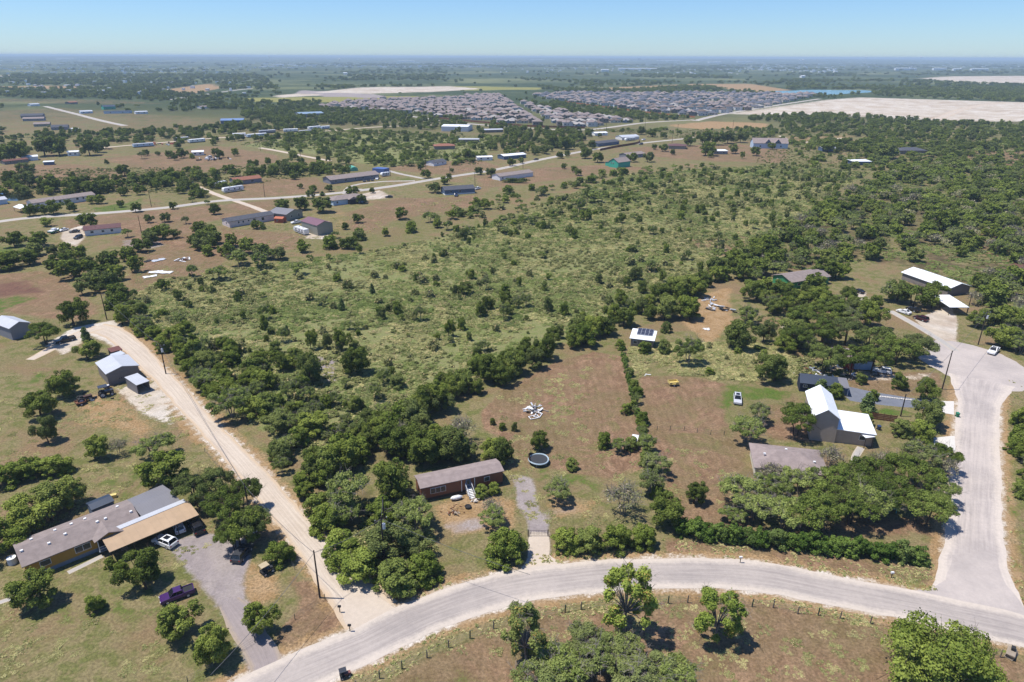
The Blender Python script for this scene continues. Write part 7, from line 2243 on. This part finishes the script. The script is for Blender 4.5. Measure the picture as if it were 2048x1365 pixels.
ground_cover('green_weeds', GRN, [scatter(FIELD, 42000, 57, 34, 4.0), scatter(WOODP, 16000, 58, 20, 3.0)], 0.6, 1.3, 4)
ground_cover('weed_cover', TUS, [scatter(FIELD, 42000, 52, 30, 2.4), scatter([(1260, 690), (1560, 690), (1600, 765), (1400, 755), (1280, 750)], 3000, 53, 10, 3)], 0.6, 1.25, 2)
ground_cover('dry_grass', TUF, [scatter([(620, 1090), (770, 1240), (900, 1170), (1050, 1110), (1330, 1080), (1870, 1110), (1870, 1185), (1700, 1165), (1500, 1127), (1300, 1115), (1050, 1132), (880, 1170), (770, 1225)], 9000, 61, 5, 3),
                                scatter([(200, 640), (480, 880), (640, 1080), (780, 1220), (640, 1110), (460, 920), (330, 790)], 9000, 62, 6, 3),
                                scatter([(540, 1340), (720, 1300), (900, 1262), (1080, 1215), (1300, 1185), (1500, 1188), (1760, 1235), (1760, 1260), (1500, 1205), (1080, 1240), (760, 1365)], 7000, 63, 5, 3),
                                scatter([(1990, 760), (2060, 760), (2100, 1230), (2010, 1180)], 3500, 65, 6, 3)], 0.4, 1.0, 3)

YARD = [crown('yard_weed', 'patch', 700, 0.13, 380 + k, 0.5, 3.0, ML_weed, 0.4, 0.01, 0.5)[0] for k in range(5)]
ground_cover('lawn_weeds', YARD, [scatter([(0, 690), (220, 690), (420, 860), (560, 1110), (600, 1200), (560, 1330), (0, 1365)], 2600, 91, 16, 5.0), scatter([(985, 800), (1240, 710), (1285, 900), (1480, 900), (1480, 1060), (1040, 1060), (1000, 880)], 900, 92, 12, 5.0),
                                  scatter([(700, 1365), (1000, 1250), (1300, 1195), (1760, 1245), (2000, 1365)], 380, 93, 9, 4.0), scatter([(200, 480), (700, 430), (960, 390), (900, 430), (600, 510), (280, 590)], 2600, 94, 20, 4.0)], 0.35, 0.9, 9)

# far country: woods thinning towards the horizon
def far_wood():
    g = np.random.default_rng(71)
    clear = []
    for ch in ('white', 'yellow', 'gray', 'tan', 'brown', 'green'):
        for poly, soft, amt in Z[ch]:
            if poly[:, 1].mean() > 330:
                clear.append((poly, 0.93 if ch == 'brown' else 1.0))
    clear += [(PP([(640, 214), (800, 198), (985, 190), (1035, 205), (1120, 226), (1280, 243), (1180, 258), (1060, 254), (800, 226), (640, 218)]), 1.0),
              (PP([(1062, 191), (1160, 187), (1640, 190), (1500, 223), (1395, 237), (1300, 228), (1120, 203)]), 1.0),
              (PP([(1535, 183), (1620, 179), (1740, 180), (1770, 184), (1660, 191), (1600, 192)]), 1.0)]
    dense = [PP(q) for q in ([(0, 255), (280, 262), (480, 250), (640, 242), (640, 258), (480, 268), (280, 275), (0, 275)], [(480, 225), (640, 216), (800, 226), (950, 240), (880, 262), (640, 250), (490, 248)],
                             [(960, 262), (1200, 262), (1190, 280), (1150, 298), (1060, 300), (960, 282)], [(1000, 275), (1180, 268), (1160, 300), (1020, 310)], [(1500, 236), (1700, 228), (1860, 246), (2100, 250), (2100, 292), (1900, 290), (1700, 250), (1500, 248)],
                             [(1060, 205), (1130, 208), (1290, 230), (1390, 240), (1290, 244), (1120, 226)], [(350, 190), (560, 196), (640, 206), (640, 216), (480, 222), (340, 215)], [(1180, 176), (1460, 172), (1480, 180), (1240, 186)],
                             [(0, 150), (520, 150), (560, 180), (340, 178), (300, 172), (0, 170)], [(0, 178), (330, 182), (470, 190), (330, 204), (0, 196)], [(1550, 250), (1760, 262), (2100, 290), (2100, 315), (1860, 318), (1640, 300)], [(1700, 172), (2100, 172), (2100, 200), (1760, 194)])]
    XS, YS = [], []
    for (d0, d1, per_ha) in ((330, 700, 72), (700, 1200, 60), (1200, 2100, 24), (2100, 3600, 6.5), (3600, 8000, 1.1)):
        area = 0.86 * (d1 ** 2 - d0 ** 2)
        n = int(area / 1e4 * per_ha * 1.5)
        y = np.sqrt(g.uniform(d0 ** 2, d1 ** 2, n))
        x = g.uniform(-0.86, 0.86, n) * y
        f = fbm(x, y, 160 + d0 * 0.12, 9, 4)
        pr = np.clip((f - 0.49) * 7, 0.02, 1) * (0.75 if d0 < 700 else 1)
        for pg in dense:
            pr = np.maximum(pr, np.where(sdist(x, y, pg) > 0, 0.92, 0))
        for pg, a in clear:
            pr = np.where(sdist(x, y, pg) > -3, pr * (1 - a) + 0, pr)
        k = g.random(n) < pr
        XS.append(x[k]); YS.append(y[k])
    x, y = np.concatenate(XS), np.concatenate(YS)
    bad = sdist(x, y, PP(FIELD)) > 0
    for ln, hw in ROADS:
        if ln[:, 1].max() > 320:
            bad |= ldist(x, y, ln[::4] if len(ln) > 40 else ln) < hw + 3.5
    for c, l, d, rz in FOOT:
        if c[1] > 320:
            dx, dy = x - c[0], y - c[1]
            u = dx * math.cos(rz) + dy * math.sin(rz)
            v = -dx * math.sin(rz) + dy * math.cos(rz)
            bad |= (np.abs(u) < l + 3) & (v < d + 3) & (v > -d - 9)
    x, y = x[~bad], y[~bad]
    r = np.hypot(x, y)
    s = g.uniform(0.75, 1.35, len(x)) * np.interp(r, [300, 700, 1200, 2000, 3600, 8000], [0.85, 1.0, 1.2, 1.7, 2.8, 7])
    z = g.uniform(0.8, 1.15, len(x)) * np.interp(r, [300, 700, 1200, 2000, 3600, 8000], [0.8, 1.0, 1.05, 1.2, 1.5, 2.0])
    pr_ = [PROTO['oak_tree', v][2] for v in range(4)] + [PROTO['elm_tree', v][2] for v in range(4)] + [PROTO['bush', 0][2], PROTO['mesquite_tree', 1][2]]
    cloud('distant_woodland', pr_, x, y, s, z, 8)
    print('far trees', len(x))
far_wood()
gsub = np.random.default_rng(81)
ps = [p for key in subs for p in subs[key]]
ps = np.array(ps)
kk = gsub.choice(len(ps), 620)
ang = gsub.uniform(0, 6.28, 620)
cloud('garden_greenery', [PROTO['oak_tree', v][2] for v in range(3)], ps[kk, 0] + 9.5 * np.cos(ang), ps[kk, 1] + 10.5 * np.sin(ang), gsub.uniform(0.45, 0.8, 620), gsub.uniform(0.6, 0.95, 620), 12)
label_plants()
print('plants', len(plants), 'individuals', len(indiv), 'objects', len(bpy.data.objects))

# ------------------------------------------------------------------ the air
hz = MB()
hz.box((0, 32000, 45), (119000, 71000, 94))
hm = bpy.data.materials.new('haze_air')
hm.use_nodes = True
hn = hm.node_tree
hn.nodes.remove(hn.nodes['Principled BSDF'])
pv = hn.nodes.new('ShaderNodeVolumePrincipled')
pv.inputs['Color'].default_value = (0.66, 0.84, 0.99, 1)
pv.inputs['Density'].default_value = 0.00011
pv.inputs['Anisotropy'].default_value = 0.0
hn.links.new(pv.outputs[0], hn.nodes['Material Output'].inputs['Volume'])
ho = hz.build('haze', hm)
ho['kind'] = 'stuff'
